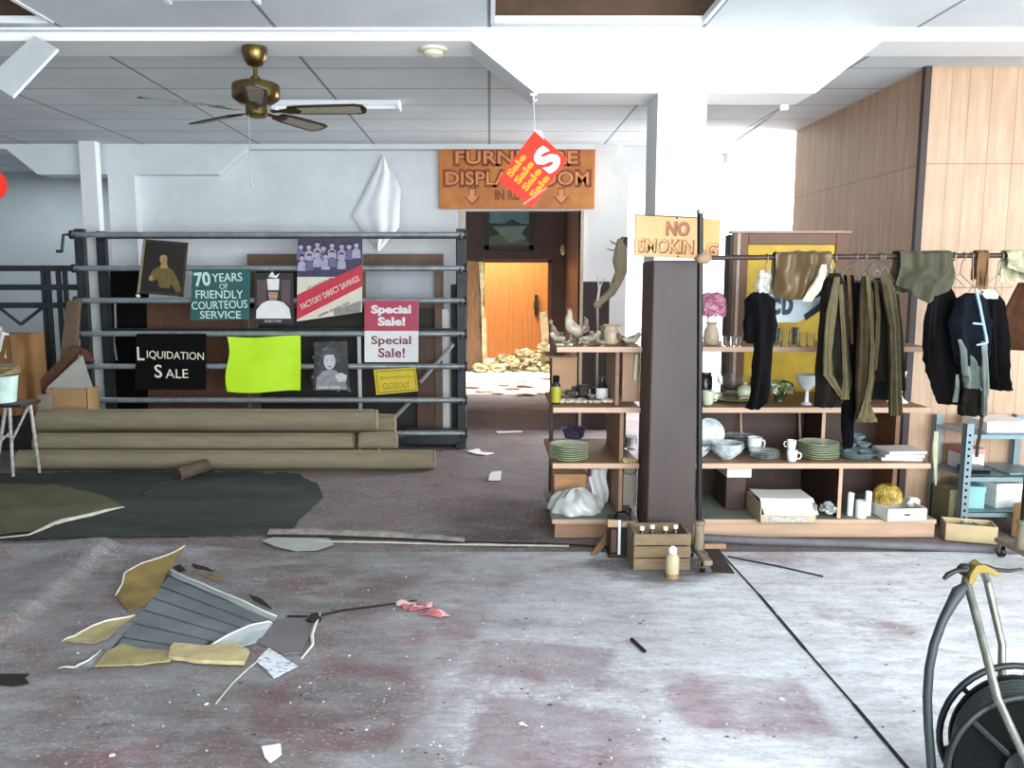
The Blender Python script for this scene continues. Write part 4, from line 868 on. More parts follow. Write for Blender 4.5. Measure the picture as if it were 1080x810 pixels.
def mug(name, label, loc, m, s=1.0, rz=0.0, group=None):
    t = thing(name, label, 'mug', loc, rz, group); b = MB(); b.lathe([(r * s, z * s) for r, z in CUP], loc, 20); b.build('body', m, t, smooth=True, sub_angle=40)
    b = MB(); c_ = Vector(loc); d = Vector((math.cos(rz), math.sin(rz), 0)); b.tube([c_ + d * .036 * s + Vector((0, 0, .07 * s)), c_ + d * .062 * s + Vector((0, 0, .068 * s)), c_ + d * .068 * s + Vector((0, 0, .045 * s)), c_ + d * .058 * s + Vector((0, 0, .024 * s)), c_ + d * .033 * s + Vector((0, 0, .022 * s))], .006 * s, 7); b.build('handle', m, t, smooth=True); return t
z1, z2, z3, z0 = SZ[1] + .001, SZ[2] + .001, SZ[3] + .001, SZ[0] + .001
# -- shelf 2 of the right unit (crockery)
ordw = ['lowest', 'second from the bottom', 'third from the bottom', 'fourth from the bottom', 'fifth from the bottom', 'sixth from the bottom', 'uppermost']
p = on(870, 487, z1); plates(7, '', (p.x, p.y + .11, z1), chg, 1.12, 'pale green plates on the right unit', dz=.0135, words=[f'pale green plate, {w}, in the neat stack on the right shelf unit' for w in ordw])
p = on(771, 487, z1); plates(2, '', (p.x, p.y + .10, z1), chinab, 1.12, 'patterned bowls by the pole', 'bowl', .02, BW, 'china_bowl', ['large patterned bowl, lower of two nested right of the pole', 'large patterned bowl, upper of two nested right of the pole'])
p = on(811, 486, z1); plates(4, '', (p.x, p.y + .09, z1), chinab, .80, 'patterned saucers', 'saucer', .016, PL, 'saucer', [f'small patterned saucer, {w}, in the stack between bowl and mugs' for w in ('lowest', 'second from the bottom', 'third from the bottom', 'uppermost')])
p = on(781, 472, z1); plates(6, '', (p.x, p.y + .03, z1), chinab, .95, 'patterned plates at the back', dz=.0145, words=[f'patterned plate, {w}, in the stack behind the large bowls' for w in ordw[:5] + ['uppermost']])
p = on(798, 479, z1); mug('tall_white_mug', 'tall white mug standing between the bowls and the saucers', (p.x, p.y + .05, z1), china, 1.22, .3)
p = on(838, 488, z1); mug('white_mug', 'white mug with handle, lower of the pair beside the green plates', (p.x, p.y + .05, z1), china, .85, -.4, 'stacked mugs'); mug('white_mug', 'white mug stacked on another beside the green plates', (p.x - .006, p.y + .05, z1 + .078), china, .72, 2.6, 'stacked mugs')
p = on(738, 486, z1); solo('china_bowl', 'deep patterned bowl partly hidden behind the pole', 'bowl', BW, (p.x, p.y + .08, z1), chinab, 24, None, .80)
solo('china_bowl', 'patterned bowl stacked on the deep bowl behind the pole', 'bowl', BW, (p.x, p.y + .08, z1 + .030), chinab, 24, None, .80)
# leaning plate
p = at(750, 453, Y0 + .44); M = Matrix.Rotation(math.radians(80), 4, 'X'); b = MB(); b.lathe([(r * .95, z * .95) for r, z in PL], (p.x - .02, p.y, z1 + .115), 28, M=M); tag(b.build('display_plate', chinab, smooth=True), 'patterned dinner plate leaning upright under the middle shelf near the pole', 'plate')
# glass pieces right of green plates
p = on(912, 487, z1); solo('glass_dish', 'round clear glass dish right of the green plates', 'dish', [(0, .004), (.09, 0), (.10, .005), (.14, .05), (.136, .05), (.095, .012), (0, .01)], (p.x, p.y + .13, z1), aqua, 26)
for k, (dx, dy, s_) in enumerate(((-.05, .10, .50), (.0, .18, .50), (.05, .10, .50), (-.002, .075, .0), (-.048, .135, .52), (.05, .14, .52), (.0, .125, .55))):
    if not s_: continue
    solo('glass_bowl', ['small glass bowl heaped left in the clear glass dish', 'small glass bowl at the back of the clear glass dish', 'small glass bowl at the front of the clear glass dish', '' if False else '', 'small glass bowl in the second layer of the heap, towards the plates', 'small glass bowl in the second layer of the heap, towards the flat boxes', 'topmost small glass bowl of the heap in the clear dish'][k], 'bowl', BW, (p.x + dx, p.y + dy, z1 + (.013 if k < 4 else .064 if k < 6 else .118)), aqua, 18, 'heaped glass bowls', s_ * .95)
b = MB(); q = on(955, 487, z1); M = Matrix.Translation((q.x, q.y + .12, z1)) @ Matrix.Rotation(-.12, 4, 'Z')
papr = mat('grey_white_paper', '#cfd0cb', .7, var=.08)
for k in range(3):
    M = Matrix.Translation((q.x + .01 * k, q.y + .13, z1 + .022 * k)) @ Matrix.Rotation(-.12 + .09 * k, 4, 'Z'); b = MB(); b.box(-.13, .13, -.11, .11, 0, .020, M=M); tag(b.build('flat_box', papr, bevel=.003), ['flat white box lowest of three at the right end of the crockery shelf', 'flat white box in the middle of three at the right end', 'flat white box topmost of three at the right end of the crockery shelf'][k], 'box', 'flat white boxes')
def foliage(label, name, cat, c, rad, n, mats, seed, base=None, leaf=.03, group=None, basem=None):
    t = thing(name, label, cat, c); rr = random.Random(seed)
    if base: base(t)
    for mi, mm in enumerate(mats):
        b = MB()
        for i in range(n):
            a, e = rr.uniform(0, 2 * PI), rr.uniform(-.3, 1) ; d = Vector((math.cos(a) * math.cos(e), math.sin(a) * math.cos(e), math.sin(e)))
            q = Vector(c) + Vector((d.x * rad[0], d.y * rad[1], rad[3] + d.z * rad[2])) * 1.0; s_ = leaf * rr.uniform(.6, 1.3)
            o1 = d.orthogonal().normalized(); o1.rotate(Matrix.Rotation(rr.uniform(0, 6.28), 3, d)); o2 = d.cross(o1)
            b.add([q - o1 * s_, q + o2 * s_ * .5 + d * s_ * .3, q + o1 * s_ + d * s_ * .2, q - o2 * s_ * .5 + d * s_ * .3], [(0, 1, 2, 3)])
        o = b.build(['leaves', 'petals', 'blossoms'][mi], mm, t); o['kind'] = 'stuff'
    b = MB()
    for i in range(9):
        a = i * .7; b.tube([Vector(c) + Vector((0, 0, rad[3] * .15)), Vector(c) + Vector((math.cos(a) * rad[0] * .6, math.sin(a) * rad[1] * .6, rad[3] + rad[2] * .3))], .003, 4)
    o = b.build('stems', mats[0], t); o['kind'] = 'stuff'; return t
grn = mat('leaf_green', '#55652f', .6, var=.3, scale=30); pk = mat('pink_petal', '#e58db0', .6, var=.2, scale=30); pkd = mat('dark_pink_petal', '#c05f86', .6, var=.2, scale=30); wp = mat('white_petal', '#e3e6d8', .6, var=.1); yg = mat('dry_yellow_petal', '#b0923f', .7, var=.3, scale=30); dk = mat('dark_dry_leaf', '#3d3a2c', .8, var=.4, scale=20)
# -- lower dark bunch at the back of shelf 2
p = on(850, 463, z1); foliage('dark dried flower bunch lying behind the green plates', 'dried_bunch', 'dried flowers', (p.x, p.y - .02, z1), (.13, .07, .04, .045), 130, [dk, mat('grey_dry_petal', '#77735f', .8, var=.3, scale=20)], 5, leaf=.022)
# -- middle shelf (z2)
p = on(826, 425, z2); 
def pot(t, c=(p.x, p.y + .08, z2)):
    b = MB(); b.lathe([(0, .004), (.035, 0), (.03, .02), (.05, .05), (.06, .06), (.055, .06), (.03, .03), (0, .03)], c, 18); b.build('pot', mat('dark_green_pot', '#2c3a2c', .3), t, smooth=True)
foliage('small pot of green leaves and white flowers beside the white goblet', 'flower_pot', 'flowers', (p.x, p.y + .08, z2), (.09, .07, .055, .085), 110, [grn, wp, mat('leaf_light', '#8a9a55', .6, var=.3, scale=30)], 6, pot, .022)
p = on(854, 428, z2); solo('white_goblet', 'white footed goblet standing right of the potted flowers', 'goblet', [(0, .003), (.035, 0), (.036, .006), (.014, .02), (.012, .09), (.03, .105), (.062, .145), (.072, .19), (.073, .20), (.069, .20), (.055, .145), (.02, .112), (0, .11)], (p.x, p.y + .06, z2), china, 26)
p = on(951, 426, z2); solo('white_vase', 'white waisted vase at the right end of the middle shelf', 'vase', [(0, .003), (.065, 0), (.07, .006), (.035, .03), (.025, .06), (.035, .15), (.05, .215), (.047, .215), (.03, .15), (0, .06)], (p.x, p.y + .06, z2), china, 24)
p = on(776, 425, z2); solo('oval_platter', 'flat green oval platter under the glass bowl near the pole', 'platter', [(0, .004), (.09, 0), (.16, .015), (.17, .022), (.165, .024), (.09, .01), (0, .01)], (p.x + .02, p.y + .12, z2), mat('olive_glaze', '#7d8460', .25, var=.3, scale=16), 28)
p = on(777, 418, z2); solo('glass_bowl', 'large clear glass bowl on the green platter', 'bowl', [(0, .004), (.05, 0), (.055, .005), (.115, .06), (.12, .11), (.115, .11), (.108, .06), (.05, .012), (0, .012)], (p.x, p.y + .08, z2 + .026), glass, 26)
p = on(790, 425, z2)
b = MB()
for k in range(7): b.tube([(p.x - .06 + .018 * k, p.y + .03 + .01 * (k % 3), z2 + .022 + .006 * (k % 2)), (p.x + .02 + .012 * k, p.y + .06 - .01 * (k % 2), z2 + .03)], .007, 6)
tag(b.build('dried_stalks', mat('straw_stalk', '#b8ad78', .7, var=.2)), 'bundle of straw coloured stalks lying before the glass bowl', 'dried stalks')
p = on(749, 428, z2); mug('cream_mug', 'cream cup right beside the pole on the middle shelf', (p.x, p.y + .06, z2), chg, 1.0, .2)
p = on(757, 408, z2); solo('sugar_bowl', 'lidded cream sugar bowl behind the cream cup', 'bowl', [(0, .003), (.03, 0), (.05, .03), (.055, .06), (.045, .085), (.02, .10), (.008, .105), (.012, .12), (0, .125)], (p.x, Y0 + .36, z2), chg, 20)
p = on(742, 400, z2); solo('dark_jar', 'black lidded jar with a white cap beside the pole', 'jar', [(0, 0), (.05, 0), (.055, .02), (.055, .13), (.045, .145), (.05, .15), (.05, .165), (0, .17)], (X(744, 400, Y0 + .6), Y0 + .62, z2), mat('black_glaze', '#1b1a1b', .25), 20)
for k, px_ in enumerate((905, 918, 930)):
    p = on(px_, 428, z2); solo('dark_tumbler', ['dark glass tumbler on the middle shelf behind the hanging trousers, leftmost', 'dark glass tumbler in the middle of three behind the hanging trousers', 'dark glass tumbler behind the trousers, nearest the white vase'][k], 'glass', TUM, (p.x, p.y + .15, z2), mat('smoke_glass', '#3a3f40', .15), 18, 'dark tumblers')
# -- top shelf: flowers and glasses
p = on(752, 364, z3)
def vase(t, c=(p.x, p.y + .05, z3)):
    b = MB(); b.lathe([(0, .003), (.04, 0), (.055, .04), (.045, .10), (.03, .13), (.04, .15), (.036, .15), (.025, .13), (0, .12)], c, 20); b.build('vase', mat('cream_vase', '#d9c3a8', .3, var=.1), t, smooth=True)
foliage('bouquet of pink silk flowers in a cream vase on the top shelf', 'pink_flowers', 'flowers', (p.x, p.y + .05, z3), (.085, .085, .12, .235), 220, [mat('pale_pink_petal', '#f0cbd8', .6, var=.15, scale=30), pk, pkd], 8, vase, .024)
gp = ((822, 364), (831, 365), (841, 365), (850, 365), (858, 364), (826, 361), (845, 361)); first = None
gl = ['leftmost of the front row', 'second from the left', 'middle of the front row', 'second from the right', 'rightmost of the front row', 'behind on the left', 'behind on the right']
for k, q in enumerate(gp):
    p = on(q[0], 366, z3); l = Vector((p.x, p.y + (.05 if k < 5 else .13), z3)); lab = f'clear drinking glass on the top shelf behind the tan cloth, {gl[k]}'
    if first is None: first = solo('drinking_glass', lab, 'glass', [(r_ * .70, z_) for r_, z_ in TUM], l, glass, 18, 'drinking glasses'); fo = l
    else: dup(first, first.location + (l - fo), None, lab, scale=(1, 1, (1.0, .9, 1.05, .75, .7, 1.1, 1.0)[k]))
for k, px_ in enumerate((765, 775, 781)):
    p = on(px_, 366, z3); solo('small_glass', ['tiny clear glass on the top shelf nearest the pink flowers', 'tiny clear glass in the middle beside the pink flowers', 'tiny clear glass beside the black jacket sleeve'][k], 'glass', TUM, (p.x, p.y + .04, z3), glass, 16, 'tiny glasses', .55)
# -- bottom deck of the right unit
p = on(832, 552, z0); t = thing('open_white_box', 'wide white cardboard box with a bent open lid on the lowest deck', 'box', (p.x, p.y + .17, z0)); M = Matrix.Translation((p.x, p.y + .17, z0)) @ Matrix.Rotation(-.03, 4, 'Z')
cw = mat('white_cardboard', '#d6d2c6', .7, var=.05); sx, sy, hz = .36, .34, .125
b = MB(); b.box(-sx/2, sx/2, -sy/2, sy/2, 0, .006, M=M); b.box(-sx/2, sx/2, -sy/2, -sy/2 + .006, 0, hz * .45, M=M); b.box(-sx/2, sx/2, sy/2 - .006, sy/2, 0, hz, M=M); b.box(-sx/2, -sx/2 + .006, -sy/2, sy/2, 0, hz, M=M); b.box(sx/2 - .006, sx/2, -sy/2, sy/2, 0, hz, M=M); b.build('body', mat('tan_box_side', '#b0a084', .7, var=.1), t)
def lid(u, v): x = -sx/2 + .02 + sx * .97 * u; y = sy/2 - sy * v * 1.0; z = hz + .012 - (.075 * max(0, v - .72) / .28 if v > .72 else 0) - .004 * math.sin(u * PI); return M @ Vector((x, y - (.01 if v > .9 else 0), z))
b = MB(); b.grid(lid, 10, 18, (0, 0, .005)); b.build('lid', mat('bright_white_card', '#ecebe6', .6, var=.02), t, smooth=True)
b = MB(); b.grid(lambda u, v: M @ Vector((-.12 + .24 * u, -sy/2 - .004, .012 + .03 * v)), 2, 2, (0, -.002, 0)); b.build('label', mat('printed_label_grey', '#a9a7a0', .7, var=.35, scale=40), t)
p = on(879, 549, z0); b = MB(); b.blob((p.x, p.y + .10, z0 + .056), (.050, .05, .038), 4, .8, 3, 2.4); tag(b.build('crumpled_wrap', mat('clear_crumple', '#ccd3d3', .2, var=.2, trans=.5, scale=20), smooth=False), 'ball of crumpled clear wrap right of the white open box', 'plastic')
for k, (px_, h_, r_) in enumerate(((905, .155, .021), (924, .165, .021), (913, .115, .035))):
    p = on(px_, 549, z0); solo('white_candle', ['tall white candle left of the stout one on the lowest deck', 'tall white candle right of the stout one on the lowest deck', 'stout short white candle between two tall ones'][k], 'candle', [(0, 0), (r_ * .97, 0), (r_, .006), (r_, h_ - .004), (r_ * .9, h_), (0, h_ - .006)], (p.x, p.y + .075 + (.05 if k < 2 else 0), z0), china, 20, 'white candles')
p = on(955, 550, z0); t = thing('flower_box', 'white tray box holding dried yellow flowers on the lowest deck', 'box', (p.x, p.y + .15, z0)); M = Matrix.Translation((p.x, p.y + .15, z0)) @ Matrix.Rotation(.06, 4, 'Z'); sx, sy, hz = .27, .30, .085
b = MB()
for q in ((-sx/2, sx/2, -sy/2, -sy/2 + .008), (-sx/2, sx/2, sy/2 - .008, sy/2), (-sx/2, -sx/2 + .008, -sy/2, sy/2), (sx/2 - .008, sx/2, -sy/2, sy/2)): b.box(*q, 0, hz, M=M)
b.box(-sx/2, sx/2, -sy/2, sy/2, 0, .006, M=M); b.build('tray', cw, t); b = MB(); b.box(-.02, .02, -sy/2 - .003, -sy/2, .04, .05, M=M); b.build('grip_slot', black, t)
foliage('bunch of dried yellow flowers lying in the white tray box', 'dried_flowers', 'dried flowers', (p.x - .05, p.y + .16, z0 + .055), (.085, .08, .08, .07), 190, [mat('ochre_leaf', '#8a7230', .7, var=.3, scale=30), yg, mat('pale_yellow_petal', '#c9b462', .7, var=.2, scale=30)], 9, None, .026)
p = on(958, 545, z0); b = MB(); b.blob((p.x + .065, p.y + .08, z0 + .075), (.045, .04, .04), 8, .5, 2, 2); tag(b.build('tissue_paper', papr), 'crumpled white tissue beside the dried yellow flowers', 'tissue')
p = on(750, 509, z0 + .0); b = MB(); b.box(p.x - .10, p.x + .07, Y0 + .25, Y0 + .5, SZ[1] - .03 - .125, SZ[1] - .03 - .005); 
tag(b.build('hanging_white_box', cw, bevel=.004), 'white box wedged under the crockery shelf beside the pole', 'box')
b = MB(); b.box(p.x - .105, p.x + .03, Y0 + .24, Y0 + .52, z0, SZ[1] - .03 - .125); tag(b.build('dark_crate', brn, bevel=.004), 'dark crate carrying the white box in the lowest bay by the pole', 'crate')
# -- left unit: top shelf figurines
porc = mat('dusty_porcelain', '#a08f78', .4, col2='#4a3a2c', scale=34); porcw = mat('white_porcelain', '#cfc6b4', .35, col2='#84725c', scale=22)
p = on(606, 364, z3); t = thing('rooster_figurine', 'tall pale porcelain cockerel figurine on the top of the left unit', 'figurine', (p.x, p.y + .12, z3)); c_ = Vector((p.x, p.y + .12, z3))
b = MB(); b.tube([c_ + Vector(q) for q in ((.05, 0, .06), (.02, 0, .085), (-.02, 0, .12), (-.03, 0, .17), (-.022, 0, .205), (-.03, 0, .222))], [.03, .042, .04, .026, .017, .008], 12); b.blob(c_ + Vector((.012, 0, .095)), (.05, .033, .038), 2, .25, 2); b.build('body', porcw, t, smooth=True)
b = MB(); b.tube([c_ + Vector(q) for q in ((.05, 0, .08), (.085, 0, .12), (.09, 0, .16), (.075, 0, .18))], [.02, .018, .012, .004], 8); b.tube([c_ + Vector(q) for q in ((.05, .01, .07), (.10, .01, .09), (.11, .01, .12))], [.015, .012, .004], 8); b.build('tail', porc, t, smooth=True)
b = MB(); b.prism([c_ + Vector(q) for q in ((-.04, -.004, .215), (-.035, -.004, .24), (-.028, -.004, .228), (-.022, -.004, .243), (-.014, -.004, .228), (-.008, -.004, .236), (-.008, -.004, .21))], (0, .008, 0)); b.build('comb', mat('dull_red_glaze', '#7d4638', .4), t)
b = MB(); b.tube([c_ + Vector((-.012, 0, .075)), c_ + Vector((-.02, 0, .012))], .008, 6); b.tube([c_ + Vector((.02, 0, .07)), c_ + Vector((.015, 0, .012))], .008, 6); b.lathe([(0, 0), (.055, 0), (.05, .015), (0, .018)], c_, 14, wob=lambda a, z: 1 + .15 * math.sin(3 * a)); b.build('base', porc, t, smooth=True)
def bird(label, p, s=1.0, m=porcw, face=-1):
    t = thing('bird_figurine', label, 'figurine', p, 0, 'small figurines'); c_ = Vector(p); f_ = face
    b = MB(); b.tube([c_ + Vector((x * f_ * s, 0, z * s)) for x, z in ((-.055, .045), (-.03, .035), (.01, .04), (.035, .062), (.045, .075))], [.004 * s, .02 * s, .026 * s, .016 * s, .006 * s], 10); b.blob(c_ + Vector((.038 * f_ * s, 0, .07 * s)), .016 * s, 1, .1, 2); b.build('body', m, t, smooth=True)
    b = MB(); b.lathe([(0, 0), (.035 * s, 0), (.03 * s, .014 * s), (0, .018 * s)], c_, 12, wob=lambda a, z: 1 + .2 * math.sin(3 * a + 1)); b.build('base', porc, t, smooth=True); return t
for k, (px_, dy, s_, fc_, mm) in enumerate(((591, .22, 1.0, -1, porcw), (599, .08, .7, 1, porc), (627, .15, 1.15, 1, porcw), (635, .05, .75, -1, porc), (668, .06, 1.1, 1, porcw), (663, .2, .9, -1, porc), (617, .06, .7, -1, porc))):
    p = on(px_, 366, z3); bird(['small white bird figurine at the left front of the top shelf', 'small brown bird figurine next to the white bird at left', 'white bird figurine right of the tall cockerel', 'brown bird figurine before the round cream jar', 'white bird figurine touching the column on the top shelf', 'brown bird figurine between the cream jar and the column', 'little brown bird figurine at the foot of the cockerel'][k], (p.x, p.y + dy, z3), s_, mm, fc_)
p = on(587, 364, z3); b = MB(); c_ = Vector((p.x, p.y + .18, z3)); b.tube([c_ + Vector(q) for q in ((0, 0, 0), (0, 0, .05), (-.01, 0, .10), (-.02, 0, .13))], [.03, .026, .018, .006], 10); b.blob(c_ + Vector((-.03, 0, .145)), .018, 2, .3, 2); b.blob(c_ + Vector((.012, 0, .06)), .022, 3, .4, 2); tag(b.build('lady_figurine', porc, smooth=True), 'pinkish standing lady figurine at the left end of the top shelf', 'figurine')
p = on(648, 364, z3); solo('cream_jar', 'round cream ribbed jar on top of the left unit near the white wall', 'jar', [(0, .003), (.05, 0), (.058, .02), (.054, .035), (.06, .05), (.055, .065), (.06, .085), (.05, .10), (.05, .115), (.06, .125), (.058, .13), (.045, .12), (0, .11)], (p.x, p.y + .12, z3), mat('cream_glaze', '#cdb79b', .35, var=.2, scale=8), 22)
b = MB(); p = on(596, 365, z3); b.box(p.x - .06, p.x + .05, p.y + .0, p.y + .03, z3, z3 + .018); tag(b.build('cream_block', porcw, bevel=.004), 'long cream ceramic block lying at the front left of the top shelf', 'ornament')
# driftwood lamp: stand, crooked branch, and the dark plaque behind it
drift = mat('grey_driftwood', '#8e8069', .8, var=.3, scale=14, stretch=(1, 1, .4), bump=.4); t = thing('driftwood_branch', 'crooked grey driftwood branch on a thin upright stand', 'branch ornament', at(630, 430, Y0 + .63)); YV = Y0 + .63
t.location.z = z2; WM[t.name] = Matrix.Translation(t.location)
b = MB(); pts = [(653,252),(655,262),(653,275),(655,287),(650,298),(645,308),(636,316),(629,322)]; b.tube([at(*q, YV + .02 * math.sin(i)) for i, q in enumerate(pts)], [.012, .045, .048, .042, .036, .03, .026, .022], 12); b.blob(at(630, 321, YV), .03, 3, .4, 2); br_ = b.build('branch', drift, t, smooth=True)
for q in ([(652,258),(646,256),(643,253)], [(652,264),(645,264),(640,262)], [(656,256),(657,251)], [(652,272),(646,275)]): b = MB(); b.tube([at(*c, YV) for c in q], [.008, .006, .003][:len(q)], 6); b.build('twig', drift, br_)
b = MB(); b.tube([at(630, 322, YV), at(630, 345, YV), Vector((at(630, 345, YV).x, YV, z2 + .01))], .009, 8); b.lathe([(0, 0), (.06, 0), (.05, .015), (.01, .02)], (at(630, 345, YV).x, YV, z2), 16); b.build('stand', mat('tarnished_rod', '#8f867a', .4, .5), t, smooth=True)
b = MB(); b.tube([at(630, 320, YV), at(632, 305, YV), at(630, 290, YV)], [.012, .009, .004], 7); b.tube([at(632, 305, YV), at(637, 293, YV)], [.008, .003], 6); b.build('antler_prong', mat('bone_white', '#c9c2b2', .6), t, smooth=True)
b = MB(); q0, q1 = at(654, 289, Y0 + .70), at(662, 250, Y0 + .70); b.box(q0.x, q1.x, Y0 + .69, Y0 + .71, q0.z, q1.z); b.build('plaque', darkw, t, bevel=.003)
# left unit middle shelf
yl = mat('yellow_label', '#9a951f', .5, var=.06); p = on(587, 427, z2); t = thing('yellow_bottle', 'dark bottle with a bright yellow label at the left shelf end', 'bottle', (p.x, p.y + .05, z2)); c_ = (p.x, p.y + .05, z2)
b = MB(); b.lathe([(0, 0), (.031, 0), (.033, .005), (.033, .125), (.022, .145), (.02, .15), (0, .15)], c_, 18); b.build('body', mat('dark_bottle', '#23221b', .3), t, smooth=True, sub_angle=40)
b = MB(); b.lathe([(.0338, .012), (.0338, .118)], c_, 18); b.build('label', yl, t, smooth=True); b = MB(); b.lathe([(.022, .148), (.023, .185), (.018, .19), (0, .19)], c_, 14); b.build('cap', black, t, smooth=True, sub_angle=40)
p = on(640, 424, z2); t = thing('white_label_bottle', 'dark squat bottle with a white label on the middle shelf', 'bottle', (p.x - .02, p.y + .1, z2)); c_ = (p.x - .02, p.y + .1, z2)
b = MB(); b.lathe([(0, 0), (.042, 0), (.042, .09), (.02, .115), (.018, .15), (.022, .155), (0, .158)], c_, 18); b.build('body', MATS['dark_bottle'], t, smooth=True, sub_angle=40); b = MB(); b.lathe([(.0428, .01), (.0428, .085)], c_, 18); b.build('label', whitep, t, smooth=True)
p = on(598, 398, z2); carton('tan_box', 'light brown carton at the back left of the middle shelf', 'box', (X(596, 395, Y0 + .5), Y0 + .6, z2), .19, .12, .27, 0, mat('tan_carton', '#b28a68', .7, var=.08), True, False)
b = MB(); M = Matrix.Translation((X(664, 420, Y0 + .25), Y0 + .27, z2)); b.box(-.05, .07, -.01, .01, 0, .355, M=M); tag(b.build('tan_board', mat('tan_hardboard', '#d2ab8c', .6, var=.08, scale=3), bevel=.003), 'tall tan hardboard sheet standing against the column on the middle shelf', 'board')
b = MB(); b.hexa(at(670,374,Y0+.2), at(673,374,Y0+.2), at(671,402,Y0+.2), at(668,400,Y0+.2), (0,.12,0)); tag(b.build('leaning_book', cream), 'thin cream book leaning on the tan hardboard sheet', 'book')
rr = random.Random(21); shell = mat('sea_shell', '#c9bca6', .5, col2='#7f6f5a', scale=25)
for k in range(22):
    px_ = 594 + (k % 11) * 4.9 + rr.uniform(-1.5, 1.5); row = k // 11; p = on(px_, 427 - row * 7, z2); s_ = rr.uniform(.016, .028)
    b = MB(); b.blob((p.x, p.y + .05 + row * .02, z2 + s_ * .85), (s_ * 1.2, s_, s_ * .7), k, .55, 2, 2); tag(b.build('sea_shell', shell if k % 3 else porcw, smooth=True), 'small pale shell among the shells along the front of the middle shelf', 'shell', 'shells on the left unit')
for k in range(5):
    p = on(602 + k * 6.5, 419, z2); M = Matrix.Translation((p.x, p.y + .09 * (k % 2), z2)) @ Matrix.Rotation(.12 * k, 4, 'Z'); b = MB(); b.box(-.035, .035, -.03, .03, .0, .05 + .02 * (k % 3), M=M)
    tag(b.build('dark_tin', mat('dark_tin', '#2d2b29', .4, .4, var=.3), bevel=.006), ['dark tin nearest the yellow bottle', 'dark tin second from the yellow bottle', 'dark tin in the middle of the row behind the shells', 'dark tin fourth from the yellow bottle', 'dark tin nearest the white label bottle'][k], 'tin', 'dark tins')
b = MB(); p = on(622, 420, z2); b.box(p.x - .05, p.x + .03, p.y + .04, p.y + .1, z2, z2 + .06); tag(b.build('grey_carton', mat('grey_card', '#a5a4a0', .6, var=.1), bevel=.003), 'small grey carton left of the white label bottle', 'box')
for k, (px_, dy, s_, mm) in enumerate(((598, .16, .34, porc), (613, .05, .30, porcw), (628, .20, .36, shell), (646, .22, .32, porc), (620, .28, .42, porc))):
    p = on(px_, 425, z2); solo('trinket_dish', ['little brown dish behind the shells next to the yellow label bottle', 'little cream dish before the small grey carton', 'little shell coloured dish behind the small grey carton', 'little brown dish behind the white label bottle', 'little brown dish at the back between the dark tins'][k], 'dish', BW, (p.x, p.y + dy, z2), mm, 16, 'trinket dishes', s_)
for k, (px_, dy, h_, mm) in enumerate(((614, .24, .11, porc), (628, .22, .085, porcw), (641, .26, .12, porc), (596, .30, .075, porc))):
    p = on(px_, 365, z3); l_ = (p.x, min(p.y + dy, Y1 - .36), z3); solo('bud_vase', ['slim brown bud vase behind the cockerel', 'slim cream bud vase right of the cockerel tail', 'slim brown bud vase behind the round cream jar', 'short brown bud vase behind the left bird figurine'][k], 'vase', [(0, .002), (.018, 0), (.028, h_ * .35), (.012, h_ * .7), (.016, h_), (.013, h_), (.009, h_ * .7), (0, h_ * .5)], l_, mm, 14, 'bud vases')
# left unit crockery shelf
p = on(602, 489, z1); plates(7, '', (p.x, p.y + .12, z1), chg, 1.10, 'pale green plates on the left unit', dz=.0135, words=[f'pale green plate, {w}, in the stack on the left shelf unit' for w in ordw])
b = MB(); p = on(606, 462, z1); c_ = Vector((p.x, p.y + .03, z1)); b.lathe([(0, 0), (.07, 0), (.085, .05), (.10, .075), (.09, .07), (.07, .02), (0, .015)], c_, 16, wob=lambda a, z: 1 + .12 * math.sin(4 * a)); tag(b.build('checked_basket', mat('blue_check_cloth', '#54506e', .8, col2='#1f1c2c', scale=40), smooth=True), 'dark blue checked cloth basket behind the left stack of plates', 'basket')
p = on(667, 478, z1); solo('glass_jar', 'clear glass jar beside the column on the left crockery shelf', 'jar', [(0, 0), (.05, 0), (.055, .01), (.058, .09), (.05, .11), (.047, .11), (.05, .09), (.045, .01), (0, .008)], (p.x + .008, p.y + .14, z1), glass, 20, None, .85)
plates(5, '', (p.x + .01, p.y + .30, z1), china, .62, 'white saucers by the column', 'saucer', .018, PL, 'saucer', [f'white saucer, {w}, in the small stack behind the clear jar' for w in ('lowest', 'second from the bottom', 'third from the bottom', 'fourth from the bottom', 'uppermost')])
for k in range(3):
    p = on(661 + k * 5, 490, z1); b = MB(); b.blob((p.x, p.y + .05, z1 + .016), (.022, .018, .018), k + 40, .6, 2, 2); tag(b.build('stone_trinket', mat('tan_trinket', '#a58a5f', .6, var=.3, scale=20), smooth=True), ['tan trinket left of three before the clear jar', 'tan trinket in the middle before the clear jar', 'tan trinket touching the column before the clear jar'][k], 'trinket', 'trinkets by the column')
